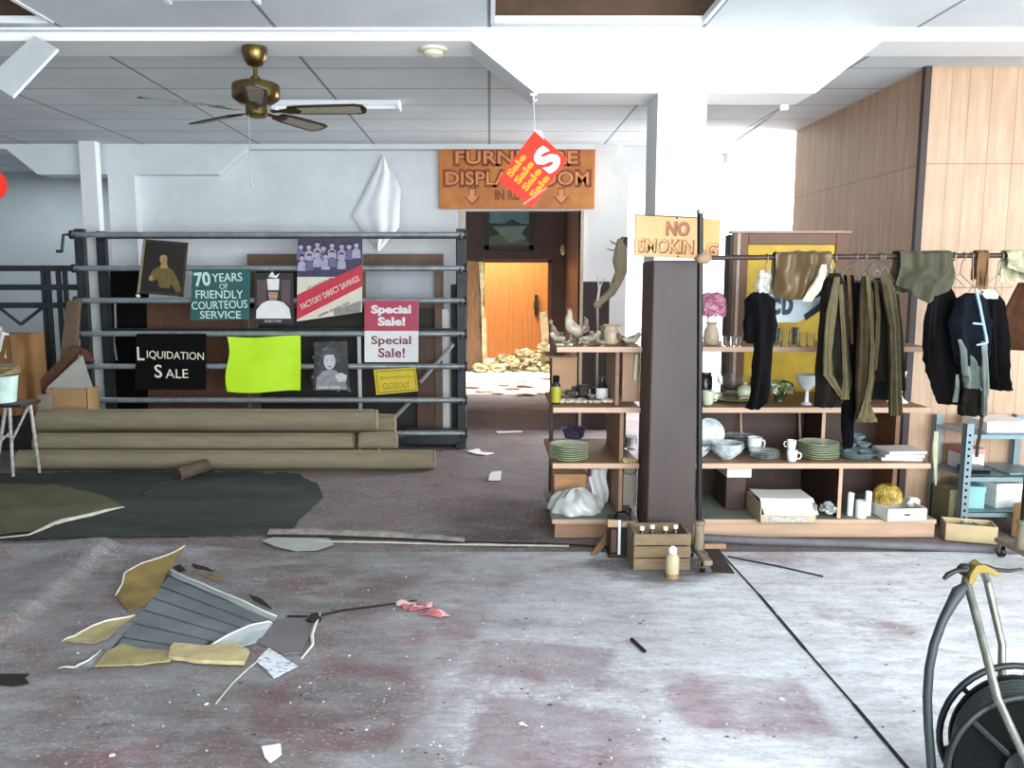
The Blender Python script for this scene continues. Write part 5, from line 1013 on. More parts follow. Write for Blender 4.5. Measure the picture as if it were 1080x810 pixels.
# left unit deck
carton('wooden_box', 'light wooden box standing in the lowest bay of the left unit', 'box', (X(601, 510, Y0 + .45), Y0 + .52, z0), .24, .2, .2, 0, mat('rough_pine', '#a87a52', .6, var=.2, scale=6, stretch=(1, 5, 5)), True, False)
b = MB(); q = X(632, 508, Y0 + .4); b.grid(lambda u, v: Vector((q - .06 + .12 * u + .012 * math.sin(v * 6), Y0 + .40 + .02 * math.sin(u * 8 + v * 2), z0 + .25 * v)), 10, 10, (0, .09, 0)); tag(b.build('white_sack', whitep, smooth=True), 'white paper sack right of the light wooden box', 'sack')
b = MB(); b.box(q - .085, q - .06, Y0 + .37, Y0 + .42, z0 + .2, z0 + .30); tag(b.build('purple_cloth', mat('plum_cloth', '#5b2a44', .8), bevel=.006), 'plum cloth scrap hanging between box and sack', 'cloth')
b = MB(); x_ = X(664, 515, Y0 + .35); b.box(x_ - .045, x_ + .05, Y0 + .35, Y0 + .45, z0, z0 + .30); o = b.build('oval_mark_box', mat('pale_box', '#c9bfae', .7, var=.08), bevel=.003); tag(o, 'pale box with a dark oval mark next to the column', 'box')
b = MB(); c_ = Vector((x_ + .0, Y0 + .348, z0 + .25)); b.tube([c_ + Vector((.045 * math.cos(i * PI / 9), 0, .028 * math.sin(i * PI / 9))) for i in range(19)], .003, 5); b.build('oval_mark', mat('mark_brown', '#4b3a32', .7), o)
m, nt, bs = nodes('milky_plastic'); bs.inputs['Base Color'].default_value = lin('#d8d9d4'); bs.inputs['Roughness'].default_value = .28; bs.inputs['Transmission Weight'].default_value = .25; bs.inputs['Alpha'].default_value = .93; milky = m
bm_ = MB(); cx_, cy_ = X(609, 540, Y0 + .15), Y0 + .24
def bag(u, v):
    a = 2 * PI * u; e = v * PI / 2; rx, ry, h_ = .185, .17, .135; k = 1 + .16 * noise.noise(Vector((math.cos(a) * 2, math.sin(a) * 2, v * 3))) + .05 * math.sin(a * 9 + v * 4)
    return Vector((cx_ + rx * math.cos(a) * math.cos(e) * k, cy_ + ry * math.sin(a) * math.cos(e) * k, z0 + h_ * math.sin(e) * k + .002))
bm_.grid(bag, 48, 14); tag(bm_.build('plastic_bag', milky, smooth=True), 'milky plastic bag lying on the lowest deck of the left unit', 'bag')
# ---------------------------------------------------------------- at the foot of the column
crw = mat('weathered_crate', '#76634a', .8, var=.25, scale=5, stretch=(1.2, 6, 6), bump=.3); p0 = fl(668, 602); YQ = p0.y; x0, x1 = p0.x, fl(728, 602).x; ht = Z(563, YQ)
t = thing('wooden_crate', 'weathered wooden crate standing at the foot of the column', 'crate', ((x0 + x1) / 2, YQ, 0)); yd_ = .24
for k in range(3): b = MB(); b.box(x0, x1, YQ, YQ + .014, .004 + k * ht / 3, (k + 1) * ht / 3 - .003); b.build('front_slat', crw, t, bevel=.003)
for k in range(3): b = MB(); b.box(x0, x1, YQ + yd_ - .014, YQ + yd_, .004 + k * ht / 3, (k + 1) * ht / 3 - .003); b.build('rear_slat', crw, t, bevel=.003)
for x in (x0 + .001, x1 - .019): b = MB(); b.box(x, x + .018, YQ + .015, YQ + yd_ - .015, 0, ht * 1.0); b.build('end_board', crw, t, bevel=.003)
b = MB(); b.box(x0 + .02, x1 - .02, YQ + .015, YQ + yd_ - .015, .005, .02); b.build('bottom', crw, t)
for k, px_ in enumerate((679, 691, 704, 716)):
    b = MB(); c_ = (X(px_, 566, YQ) , YQ + .06 + .03 * (k % 2), .021); b.lathe([(0, 0), (.028, 0), (.03, .01), (.03, ht * .72), (.012, ht * .86), (.012, ht * .97), (0, ht * .97)], c_, 14); o = thing('glass_bottle', ['brown bottle with pale cap in the crate, leftmost', 'brown bottle with pale cap in the crate, second from the left', 'brown bottle with pale cap in the crate, third from the left', 'brown bottle with pale cap in the crate, rightmost'][k], 'bottle', c_, 0, 'bottles in the crate'); b.build('body', MATS['dark_bottle'], o, smooth=True, sub_angle=40); b = MB(); b.lathe([(.014, ht * .93), (.015, ht * 1.02), (0, ht * 1.03)], c_, 12); b.build('cap', cream, o, smooth=True, sub_angle=40)
p = fl(710, 611); t = thing('pump_bottle', 'cream plastic bottle with a cap standing before the crate', 'bottle', (p.x, p.y + .03, 0)); c_ = (p.x, p.y + .03, 0)
b = MB(); b.lathe([(0, 0), (.036, 0), (.038, .006), (.038, .115), (.03, .135), (.02, .142), (.02, .15), (0, .15)], c_, 20); b.build('body', mat('cream_plastic', '#b3a585', .4, var=.1, scale=12), t, smooth=True, sub_angle=40); b = MB(); b.lathe([(.024, .148), (.024, .172), (.016, .18), (.012, .185), (0, .186)], c_, 16); b.build('cap', china, t, smooth=True, sub_angle=40); b = MB(); b.lathe([(.0386, .0), (.0386, .03)], c_, 18); b.build('rust_band', mat('tan_residue', '#8a6f4a', .6), t, smooth=True)
# old camera-like iron appliance
p = fl(657, 590); YQ2 = p.y + .05; t = thing('old_appliance', 'small old dark iron appliance with wooden panels left of the crate', 'appliance', (p.x, YQ2, 0)); x_ = X(657, 570, YQ2) - .012
b = MB(); b.box(x_ - .07, x_ + .075, YQ2, YQ2 + .13, .0, .235); b.build('housing', mat('black_iron', '#1c1716', .5, .3, var=.3), t, bevel=.008)
b = MB(); b.box(x_ - .062, x_ - .028, YQ2 - .008, YQ2, .03, .17); b.build('wood_panel', wood_b, t, bevel=.003)
b = MB(); b.box(x_ - .02, x_ - .004, YQ2 - .014, YQ2, .01, .235); b.build('pale_strip', china, t, bevel=.003); b = MB(); b.box(x_ - .085, x_ - .02, YQ2 - .012, YQ2 + .02, .19, .235); b.build('top_plate', mat('tan_plate', '#9b8264', .5), t, bevel=.003); b = MB(); b.box(x_ + .0, x_ + .085, YQ2 - .012, YQ2 + .01, .19, .225); b.build('dial_plate', mat('tan_plate2', '#8e7a66', .5, var=.3, scale=60), t, bevel=.003)
b = MB(); b.tube([Vector((x_ - .03, YQ2 + .04, .235)), Vector((x_ - .02, YQ2 + .04, .268)), Vector((x_ + .03, YQ2 + .04, .275)), Vector((x_ + .055, YQ2 + .04, .25)), Vector((x_ + .065, YQ2 + .06, .29))], .008, 7); b.build('carrying_handle', black, t, smooth=True)
b = MB(); b.box(x_ - .08, x_ + .03, YQ2 - .02, YQ2 + .1, .0, .018); b.build('foot', brassd, t, bevel=.003)
pa_, pb_ = fl(625, 586), at(645, 563, Y0 - .1); b = MB(); b.hexa(pa_ + Vector((-.015, 0, 0)), pa_ + Vector((.03, 0, 0)), pb_ + Vector((.02, 0, .0)), pb_ + Vector((-.02, 0, .02)), (0, .02, 0)); tag(b.build('loose_slat', mat('tan_slat', '#8b6a50', .7, var=.2), bevel=.002), 'loose wooden slat leaning on the plinth left of the iron appliance', 'slat')
# ================================================================ clothes rail on castors
rusty = mat('dark_rusty_pipe', '#3a2a22', .5, .4, var=.3, scale=14); ptaped = mat('taped_joint', '#8d7156', .7, var=.2, scale=16); blk = mat('black_pipe', '#191617', .4, .4, var=.2)
YR_ = fl(738, 598).y; xr = X(738, 420, YR_); xtop = X(738.5, 225, YR_); xbar = X(738, 272, YR_); xbot = X(736.5, 590, YR_); zt_ = Z(223, YR_); zb = Z(272, YR_); x2 = X(1090, 420, YR_)
rail = thing('clothes_rail', 'dark pipe clothes rail on castors hung with old clothes', 'clothes rail', (xr, YR_, 0))
b = MB(); b.tube([(xbot, YR_, .16), (xtop, YR_, zt_)], .017, 14); p = b.build('upright', blk, rail, smooth=True); b = MB(); b.lathe([(.02, zt_ - .012), (.021, zt_ + .008), (0, zt_ + .012)], (xtop, YR_, 0), 12); b.build('end_cap', steel, p, smooth=True)
b = MB(); b.tube([(xbar, YR_, zb), (x2, YR_, Z(269, YR_))], .0145, 12); b.build('hanging_bar', rusty, rail, smooth=True)
b = MB(); b.blob((xbar + .02, YR_, zb), (.05, .03, .035), 5, .25, 3); b.build('taped_joint', ptaped, rail, smooth=True)
b = MB(); b.tube([(x2, YR_, .16), (x2, YR_, zt_)], .017, 14); b.build('upright', blk, rail, smooth=True)
foot = mat('worn_grey_casting', '#7b6f5d', .6, .2, var=.35, scale=14)
for xx in (xbot, x2):
    b = MB(); b.lathe([(.026, .10), (.03, .12), (.028, .26), (.034, .265), (.034, .285), (.018, .29)], (xx, YR_, 0), 16); p = b.build('socket', foot, rail, smooth=True, sub_angle=40)
    b = MB(); b.box(xx - .026, xx + .026, YR_ - .22, YR_ + .22, .085, .115); b.build('foot_beam', foot, rail, bevel=.006)
    for dy in (-.09, .18):
        b = MB(); b.tube([(xx - .012, YR_ + dy, .033), (xx + .012, YR_ + dy, .033)], .033, 18); w_ = b.build('castor', blk, rail, smooth=True, sub_angle=40)
        b = MB(); b.box(xx - .02, xx - .014, YR_ + dy - .016, YR_ + dy + .016, .03, .088); b.box(xx + .014, xx + .02, YR_ + dy - .016, YR_ + dy + .016, .03, .088); b.build('fork', foot, w_)
b = MB(); b.box(xbot + .03, xbot + .16, YR_ - .012, YR_ + .012, .115, .145); b.build('cross_stub', pine, rail, bevel=.003)
# ---------------------------------------------------------------- hanging cloth: lofted shells with folds
def garment(b, rows, Y, th, folds=5, amp=.3, seed=0, n=44, lean=0.0):
    """rows: (py, px_left, px_right[, depth factor]) from top to bottom"""
    out = []
    for i in range(len(rows) - 1):
        for s_ in range(4):
            f_ = s_ / 4; out.append([rows[i][k] + (rows[i+1][k] - rows[i][k]) * f_ for k in range(3)])
    out.append(list(rows[-1][:3])); vs = []; fs = []
    for i, (py, pl_, pr_) in enumerate(out):
        a, c = at(pl_, py, Y), at(pr_, py, Y); mid = (a + c) / 2; hw = (c - a).length / 2; u = i / (len(out) - 1)
        tt = th * min(1, .25 + 3 * u) * (1 if i < len(out) - 1 else .96)
        for j in range(n):
            an = 2 * PI * j / n; cx_ = math.copysign(abs(math.cos(an)) ** .8, math.cos(an)); sy = math.sin(an)
            fold = (amp + .12) * math.sin(folds * cx_ * 1.9 + seed + 1.5 * noise.noise(Vector((u * 2.2, seed, cx_)))) * min(1, .3 + u)
            wob = .06 * noise.noise(Vector((seed * 3 + u * 9, an, 0))) * hw * 4
            vs.append(mid + Vector((hw * cx_ + wob * (abs(cx_) > .8), tt * (sy * (1 + .3 * noise.noise(Vector((cx_ * 2, u * 3, seed)))) + fold * .9) + lean * u, 0)))
    k = len(out)
    for i in range(k - 1):
        for j in range(n): fs.append((i*n+j, i*n+(j+1)%n, (i+1)*n+(j+1)%n, (i+1)*n+j))
    fs += [tuple(range(n - 1, -1, -1)), tuple(range((k-1)*n, k*n))]
    return b.add(vs, fs)
def fabric(name, c, **k): return mat(name, c, .95, var=k.pop('var', .22), scale=k.pop('scale', 14), bump=.35, bscale=90, spec=.12, **k)
blkf = fabric('black_wool', '#0c0b0d'); olive = fabric('dark_olive_twill', '#1c1913'); khaki = fabric('khaki_twill', '#3a3122'); paleol = fabric('pale_olive_lining', '#575039'); navy = fabric('navy_denim', '#0c1218'); greyc = fabric('pale_grey_lining', '#6a726d')
def barz(x): return zb + (Z(269, YR_) - zb) * (x - xbar) / (x2 - xbar)
wire = mat('hanger_wire', '#6d6660', .4, .7)
def hanger(px, py, Y, w_, parent):
    x_ = X(px, py, Y); c_ = Vector((x_, YR_, barz(x_))); zh = at(px, py, Y).z; b = MB()
    b.tube([c_ + Vector(q) for q in ((0, .021, -.012), (0, .0195, .006), (0, .010, .019), (0, -.008, .020), (0, -.020, .006), (0, -.0185, -.016), (0, (Y - YR_) * .5, -.034))] + [ Vector((c_.x, Y, zh + .03)), Vector((c_.x - w_, Y, zh - .05)), Vector((c_.x + w_, Y, zh - .05)), Vector((c_.x, Y, zh + .03))], .0028, 6)
    return b.build('wire_hanger', wire, parent)
def cloth(name, label, cat, px, py): return thing(name, label, cat, at(px, py, YR_))
# 1 black jacket at left
t = cloth('black_jacket', 'black jacket with one hanging sleeve at the left of the rail', 'jacket', 800, 432)
b = MB(); garment(b, [(308,794,806), (313,788,815), (325,786,818), (345,785,820), (358,785,818), (362,788,817)], YR_ + .02, .06, 4, .3, 1); b.build('body', blkf, t, smooth=True)
b = MB(); garment(b, [(318,800,818), (340,797,817), (370,795,815), (400,793,813), (423,790,811), (431,787,800)], YR_ - .03, .045, 3, .3, 2); b.build('sleeve', blkf, t, smooth=True)
b = MB(); garment(b, [(285,801,813), (297,797,815), (309,797,814)], YR_ + .03, .03, 3, .2, 3); b.build('scarf', fabric('patterned_scarf', '#b9b4a8', var=.5, scale=40), t, smooth=True); hanger(806, 300, YR_ + .03, .1, t)
# 2 tan cloth over the bar
def draped(b, x0, x1, ytop, yfront, yback, Y, seed=0, nx=26, bulge=.055, ripple=.012):
    """a cloth folded over the bar: up the back, over, and down the front"""
    def fn(u, v):
        px_ = x0 + (x1 - x0) * u; zt2 = at(px_, ytop(u), Y).z; zf = at(px_, yfront(u), Y).z; zk = at(px_, yback(u), Y).z; x_ = X(px_, 290, Y)
        bl = bulge * (.55 + .45 * math.sin(PI * min(1, max(0, u))))
        if v < .42: z_ = zk + (zt2 - bl * .4 - zk) * (v / .42); y_ = Y + bl * .8
        elif v < .58: a = (v - .42) / .16 * PI; z_ = zt2 - bl * .4 + bl * .4 * math.sin(a); y_ = Y + bl * .8 * math.cos(a)
        else: q = (v - .58) / .42; z_ = zt2 - bl * .4 - (zt2 - bl * .4 - zf) * q; y_ = Y - bl * .8 - bl * .5 * math.sin(q * PI)
        nz = noise.noise(Vector((u * 4 + seed, v * 5, seed))); r = ripple * math.sin(u * 17 + v * 8 + seed + 3 * nz)
        y_ += r + .03 * nz; z_ += .012 * noise.noise(Vector((u * 6, v * 4, seed + 4))); bz = barz(x_); d_ = y_ - Y
        if v < .42: y_ = Y + max(.024, d_)
        elif v > .58: y_ = Y - max(.028, -d_)
        else: z_ = max(z_, bz + .021 + .01 * math.sin((v - .42) / .16 * PI))
        if .36 < v < .42 or .58 < v < .64: z_ = max(z_, bz + .012)
        return Vector((x_ + .012 * nz, y_, z_))
    return b.grid(fn, nx, 30, (0, .004, 0))
tanc = mat('tan_satin', '#5f4b2f', .45, var=.15, scale=6)
b = MB(); draped(b, 815, 872, lambda u: 272 - 8 * math.sin(u * PI * .9), lambda u: 313 - 22 * max(0, u - .55) * 2 + 3 * math.sin(u * 5), lambda u: 305, YR_, 2, 40, .07, .024)
tag(b.build('tan_cloth', tanc, smooth=True), 'shiny tan cloth bundled over the rail beside the taped pole', 'cloth')
b = MB(); garment(b, [(279,866,872), (290,862,871), (305,853,866), (318,845,856)], YR_ - .11, .018, 2, .2, 3, 20); tag(b.build('pale_strap', fabric('cream_strap', '#c4bda0'), smooth=True), 'cream strip of cloth hanging at the right of the tan bundle', 'cloth')
# 3 banner with navy letters behind
ban = fabric('pale_grey_canvas', '#a9b4b8', var=.12, scale=6); nav = mat('navy_paint', '#141c2b', .7, var=.2); t = cloth('lettered_banner', 'pale cloth banner with big navy letters sagging behind the tan cloth', 'banner', 845, 340); YBn = YR_ + .20
def banf(u, v): p = at(812 + 66 * u, 302 + 38 * v - 42 * max(0, u - .45) * 1.1, YBn); p.y += .012 * math.sin(u * 14 + v * 3); return p
b = MB(); b.grid(banf, 30, 10, (0, .003, 0)); b.build('canvas', ban, t, smooth=True)
letters('lettering', 'C', 818, 323, 11, 18, YBn - .018, nav, t, 0, .06); letters('lettering', 'D', 831, 322, 11, 20, YBn - .018, nav, t, 0, .06); letters('lettering', 'E', 862, 303, 13, 20, YBn - .018, nav, t, 22, .06)
b = MB(); b.prism([at(*q, YBn - .02) for q in [(848,332),(874,314),(876,320),(850,338)]], (0, .004, 0)); b.build('navy_stripe', nav, t)
b = MB(); p0 = at(845, 300, YBn); b.tube([p0, Vector((p0.x + .0, YBn - .04, barz(p0.x) - .01)), Vector((p0.x, YR_ + .02, barz(p0.x) + .012)), Vector((p0.x, YR_, barz(p0.x) + .0195)), Vector((p0.x, YR_ - .02, barz(p0.x)))], .003, 5); b.build('cord', wire, t)
# 4 trousers and coats in the middle
def coat(name, label, cat, pieces, top, seed, edge=None, hang=True):
    t = cloth(name, label, cat, top[0], max(r[0] for _, rw, *_ in pieces for r in rw))
    for i, (nm, rw, m_, dy, th) in enumerate(pieces):
        b = MB(); garment(b, rw, YR_ + dy, th, 4, .35, seed + i * 1.7); b.build(nm, m_, t, smooth=True)
    if hang: hanger(top[0], top[1], YR_ + pieces[0][3], .06, t)
    return t
coat('olive_coat', 'dark olive coat with pale lining edge hanging left of the trousers', 'coat', [('body', [(288,873,886), (300,868,891), (340,864,894), (380,863,895), (410,861,897), (429,860,884)], olive, .0, .04), ('lining', [(292,880,886), (330,871,882), (370,868,877), (395,868,878), (418,884,891)], paleol, -.055, .012), ('front_edge', [(300,884,889), (350,887,892), (400,889,895), (421,886,896)], paleol, -.06, .012)], (880, 287), 3)
coat('black_trousers', 'long black trousers hanging between the olive coat and khaki trousers', 'trousers', [('leg', [(290,890,900), (310,888,903), (360,890,904), (410,889,903), (450,888,899), (472,889,898)], blkf, .085, .03), ('belt_strip', [(290,893,897), (330,895,899), (363,897,900)], fabric('brown_belt', '#5a4631'), .04, .008)], (895, 286), 4)
coat('khaki_trousers', 'olive khaki trousers with pale creases, longest pair on the rail', 'trousers', [('leg', [(291,909,917), (310,906,920), (350,904,920), (390,902,919), (420,902,914), (443,902,922)], khaki, -.02, .035), ('crease', [(291,913,917), (330,916,920), (365,918,922), (400,916,922), (425,910,918), (441,904,924)], paleol, -.062, .012), ('pocket_flap', [(436,908,920), (442,903,925), (445,904,925)], paleol, -.05, .02)], (913, 288), 5)
coat('olive_trousers', 'olive trousers hanging right of the longest khaki pair', 'trousers', [('leg', [(293,921,930), (320,920,934), (360,920,936), (380,918,936), (402,920,938)], olive, .07, .03), ('crease', [(298,922,926), (330,924,929), (360,923,928), (390,921,925)], paleol, .028, .01)], (925, 290), 6)
coat('pale_olive_trousers', 'pale olive trousers with the light leg next to the folded cloth', 'trousers', [('leg', [(289,928,938), (305,930,944), (345,938,948), (385,939,949), (415,938,950), (438,938,952)], fabric('light_olive_twill', '#49422f'), -.05, .028), ('rear_leg', [(310,934,948), (350,944,952), (385,947,954), (412,948,955)], olive, .0, .018)], (933, 287), 7)
coat('dark_infill', 'black cloth added to darken the gaps behind the khaki and olive trousers', 'coat', [('body', [(296,896,930), (312,890,938), (345,888,942), (385,889,942), (421,892,938)], blkf, .17, .035)], (912, 290), 11)  # added cloth body that fills the gaps between the trousers with dark
# 5 olive folded cloth over the bar
gc = mat('olive_grey_cloth', '#3d3a29', .8, var=.2, scale=7)
b = MB(); draped(b, 943, 1000, lambda u: 267 + 1.5 * math.sin(u * 6), lambda u: 320 - 30 * abs(u - .55) * 1.2, lambda u: 308, YR_, 6, 40, .075, .02)
tag(b.build('olive_cloth', gc, smooth=True), 'crumpled olive cloth folded over the rail left of the dark jackets', 'cloth')
# 6 jackets at the right
coat('charcoal_jacket', 'charcoal jacket hanging under the olive folded cloth', 'jacket', [('body', [(303,988,1003), (318,982,1010), (345,976,1017), (380,974,1018), (398,981,1015), (410,983,1016), (418,987,1011), (426,990,1012)], blkf, .085, .04), ('sleeve', [(312,980,990), (340,975,986), (365,974,985), (393,977,987)], blkf, -.04, .03), ('pale_edge', [(395,1008,1011), (410,1007,1011), (424,1004,1009)], greyc, -.03, .012)], (996, 302), 8)
t = coat('navy_jacket', 'navy jacket with pale zip trim and grey lining below', 'jacket', [('body', [(309,1018,1032), (316,1008,1040), (340,1002,1044), (365,1005,1043), (385,1010,1039)], navy, -.04, .045), ('lining', [(372,1012,1030), (385,1014,1034), (400,1016,1034), (409,1017,1033)], greyc, -.045, .045), ('shirt_tail', [(406,1016,1034), (420,1012,1034), (438,1011,1036)], olive, .0, .05), ('grey_sleeve', [(358,1010,1014), (370,1013,1020), (385,1014,1021), (396,1016,1020)], greyc, -.10, .015)], (1026, 307), 9)
b = MB(); tr = fabric('pale_blue_trim', '#8fa3b5'); b.tube([at(*q, YR_ - .115) for q in [(1029,304),(1033,320),(1037,340),(1040,355),(1041,362)]], .008, 6); b.build('zip_trim', tr, t)
for q_ in ([(1026,341),(1037,342)], [(1030,364),(1040,362)]): b = MB(); b.tube([at(*q, YR_ - .115) for q in q_], .006, 6); b.build('pocket_trim', tr, t)
b = MB(); garment(b, [(360,1034,1041), (380,1035,1042), (409,1036,1043), (420,1036,1041), (438,1036,1040)], YR_ - .10, .02, 3, .3, 4, 20); b.build('pale_front_edge', greyc, t, smooth=True)
coat('black_coat', 'black coat at the right end of the rail beside the navy jacket', 'coat', [('body', [(311,1044,1053), (318,1038,1057), (345,1037,1060), (380,1038,1062), (400,1042,1061), (411,1047,1064)], blkf, .04, .06), ('collar', [(305,1036,1046), (311,1035,1052), (315,1038,1050)], whitep, .0, .03)], (1049, 309), 10)
fl_ = mat('floral_cream_cloth', '#b9b193', .8, col2='#77745a', scale=18); b = MB(); draped(b, 1058, 1098, lambda u: 264 + 1 * math.sin(u * 6), lambda u: 281 + 18 * u, lambda u: 298, YR_, 9, 24, .05, .012); tag(b.build('floral_cloth', fl_, smooth=True), 'cream floral cloth draped over the rail at the right picture edge', 'cloth')
b = MB(); draped(b, 1027, 1039, lambda u: 268, lambda u: 305, lambda u: 295, YR_, 3, 10, .025, .008); tag(b.build('brown_scarf', fabric('rust_brown_knit', '#6a5036'), smooth=True), 'knotted brown scarf looped on the rail above the navy jacket', 'scarf')
for k, q in enumerate((1003, 1012, 1053)):
    t = thing('wire_hanger', ['bare wire hanger left of two beside the olive cloth', 'bare wire hanger right of two, nearer the navy jacket', 'bare wire hanger near the floral cloth'][k], 'hanger', at(q, 310, YR_), 0, 'bare hangers'); hanger(q, 294, YR_ + .01 + .02 * k, .085, t)
# strap and pale stuff that hangs lower
b = MB(); b.tube([at(*q, YR_ - .02) for q in [(1036,436),(1034,455),(1031,470),(1030,482)]], .010, 6); tag(b.build('hanging_strap', fabric('dark_strap', '#3b352b'), smooth=True), 'thin dark strap dangling from the shirt tail of the navy jacket', 'strap')
b = MB(); b.hexa(at(1055, 366, YR_ + .25), at(1055, 350, YR_ + .25), at(1095, 328, YR_ + .25), at(1095, 372, YR_ + .25), (0, .1, 0)); 
b = MB(); garment(b, [(298,1075,1092), (340,1052,1096), (352,1054,1096), (369,1056,1096)], YR_ + .16, .05, 3, .3, 5); t = cloth('brown_bag', 'dark brown bag hanging behind the coats at the right edge', 'bag', 1075, 369); b.build('body', fabric('brown_canvas', '#4a3021'), t, smooth=True)
b = MB(); q = at(1085, 300, YR_ + .16); b.tube([q, Vector((q.x, YR_ + .02, zb + .018)), Vector((q.x, YR_ - .016, zb)),], .006, 6); b.build('strap', fabric('brown_strap', '#3a2619'), t)
# ================================================================ slotted steel shelving at the right
slot = None
m, nt, bs = nodes('slotted_blue_grey_steel'); g = N(nt, 'ShaderNodeNewGeometry'); s_ = N(nt, 'ShaderNodeSeparateXYZ'); nt.links.new(g.outputs['Position'], s_.inputs[0])
k_ = math_n(nt, 'LESS_THAN', math_n(nt, 'ABSOLUTE', math_n(nt, 'ADD', math_n(nt, 'FRACT', math_n(nt, 'MULTIPLY', s_.outputs[2], 22)), -.5)), .17)
nt.links.new(mixc(nt, math_n(nt, 'MULTIPLY', k_, .0), lin('#74878b'), lin('#20282b')), bs.inputs['Base Color']); bs.inputs['Roughness'].default_value = .45; bs.inputs['Metallic'].default_value = .3; slotm = m
blue = mat('blue_grey_steel', '#72868c', .4, .2, var=.1)
YD = 5.42; xs0 = X(1016, 500, YD); xs1 = xs0 + .62; zq = [.14, Z(503, YD), Z(458, YD)]
t = thing('steel_shelving', 'blue grey slotted steel shelving under the coats at the right', 'shelving', (xs0 + .3, YD, 0))
for (x, y) in ((xs0, YD), (xs1 - .05, YD), (xs0, YD + .38), (xs1 - .05, YD + .38)):
    b = MB(); b.box(x, x + .052, y, y + .004, 0, zq[2] + .07); b.box(x, x + .004, y, y + .05, 0, zq[2] + .07); p = b.build('post', slotm, t)
    if y == YD and x == xs0:
        for i in range(14): b = MB(); b.box(x + .018, x + .034, y - .0012, y, .05 + i * .047, .05 + i * .047 + .016); b.build('slot', black, p)
for z in zq: b = MB(); b.box(xs0 + .006, xs1, YD + .005, YD + .44, z - .004, z); b.box(xs0 + .006, xs1, YD + .005, YD + .009, z - .034, z); b.build('shelf', blue, t)
def bx(name, label, cat, c, s, rz, m_, group=None, bev=.004): b = MB(); b.box(-s[0]/2, s[0]/2, -s[1]/2, s[1]/2, 0, s[2], M=Matrix.Translation(Vector(c)) @ Matrix.Rotation(rz, 4, 'Z')); return tag(b.build(name, m_, bevel=bev), label, cat, group)
tl = mat('teal_box', '#7fb0ae', .6, var=.1); rb = mat('red_print_box', '#c98d85', .6, var=.1)
def lidbox(name, label, c, s, rz, m_, lm, cat='box'):
    t = thing(name, label, cat, c, rz); M = Matrix.Translation(Vector(c)) @ Matrix.Rotation(rz, 4, 'Z')
    b = MB(); b.box(-s[0]/2, s[0]/2, -s[1]/2, s[1]/2, 0, s[2] * .72, M=M); b.build('body', m_, t, bevel=.003); b = MB(); b.box(-s[0]/2 - .004, s[0]/2 + .004, -s[1]/2 - .004, s[1]/2 + .004, s[2] * .72, s[2], M=M); b.build('lid', lm, t, bevel=.003); return t
lidbox('shoe_box', 'white flat box on the upper steel shelf', (X(1060, 450, YD + .1), YD + .20, zq[2] + .001), (.30, .3, .075), 0, whitep, whitep)
lidbox('red_white_box', 'white box with a pinkish lid on the lower steel shelf', (X(1036, 480, YD + .1), YD + .29, zq[1] + .001), (.15, .18, .15), .05, whitep, rb)
t = thing('black_radio', 'small black box appliance at the front of the lower steel shelf', 'appliance', (X(1033, 497, YD + .05), YD + .1, zq[1] + .001)); c_ = WM[t.name].translation
b = MB(); b.box(c_.x - .085, c_.x + .07, YD + .03, YD + .17, c_.z, c_.z + .05); b.build('body', mat('dark_teal_plastic', '#25323a', .4), t, bevel=.005); b = MB(); b.box(c_.x - .075, c_.x + .06, YD + .027, YD + .03, c_.z + .012, c_.z + .038); b.build('front_panel', black, t)
bx('flat_tray', 'flat grey tray lying on the lower steel shelf at right', 'tray', (X(1074, 499, YD + .1), YD + .2, zq[1] + .001), (.22, .3, .015), .1, blue)
lidbox('teal_box', 'teal carton on the lowest steel shelf', (X(1028, 540, YD + .12), YD + .20, zq[0] + .001), (.11, .22, .155), -.12, tl, tl)
lidbox('white_parcel', 'white and brown parcel right of the teal carton', (X(1062, 540, YD + .1), YD + .22, zq[0] + .001), (.19, .22, .17), .12, papr, whitep)
carton('dark_carton', 'dull olive carton left of the slotted steel post', 'box', (X(998, 548, YD + .2), YD + .18, 0.0), .13, .2, .27, .05, mat('olive_cardboard', '#6b6348', .8, var=.15), True, False)
carton('brown_carton', 'brown carton cut by the right edge beside the parcel', 'box', (X(1088, 560, YD - .1), YD - .14, 0.0), .18, .2, .22, .3, cardl, True, False)
p = fl(1028, 574); t = thing('wooden_tray', 'pale wooden tray box standing cornerwise before the slotted post', 'box', (p.x, p.y + .115, 0)); M = Matrix.Translation((p.x + .02, p.y + .115, 0)) @ Matrix.Rotation(-.30, 4, 'Z'); sx, sy, hz = .30, .17, .115; pw_ = mat('pale_plywood', '#b9a37c', .6, var=.12, scale=5)
for nm, q in (('side', (-sx/2, sx/2, -sy/2, -sy/2 + .01)), ('side', (-sx/2, sx/2, sy/2 - .01, sy/2)), ('end', (-sx/2, -sx/2 + .01, -sy/2 + .011, sy/2 - .011)), ('end', (sx/2 - .01, sx/2, -sy/2 + .011, sy/2 - .011))): b = MB(); b.box(*q, 0, hz, M=M); b.build(nm, pw_, t, bevel=.002)
b = MB(); b.box(-sx/2 + .01, sx/2 - .01, -sy/2 + .01, sy/2 - .01, .002, .01, M=M); b.build('bottom', pw_, t)
b = MB(); b.grid(lambda u, v: Vector((p.x - .06 + .15 * u, p.y + .08 + .075 * v, .05 + .05 * noise.noise(Vector((u * 4, v * 4, 1))) + .03)), 14, 10, (0, 0, .006)); tag(b.build('grey_rag', fabric('slate_rag', '#5a6468'), smooth=True), 'slate grey rag crumpled in the pale wooden tray box', 'rag')
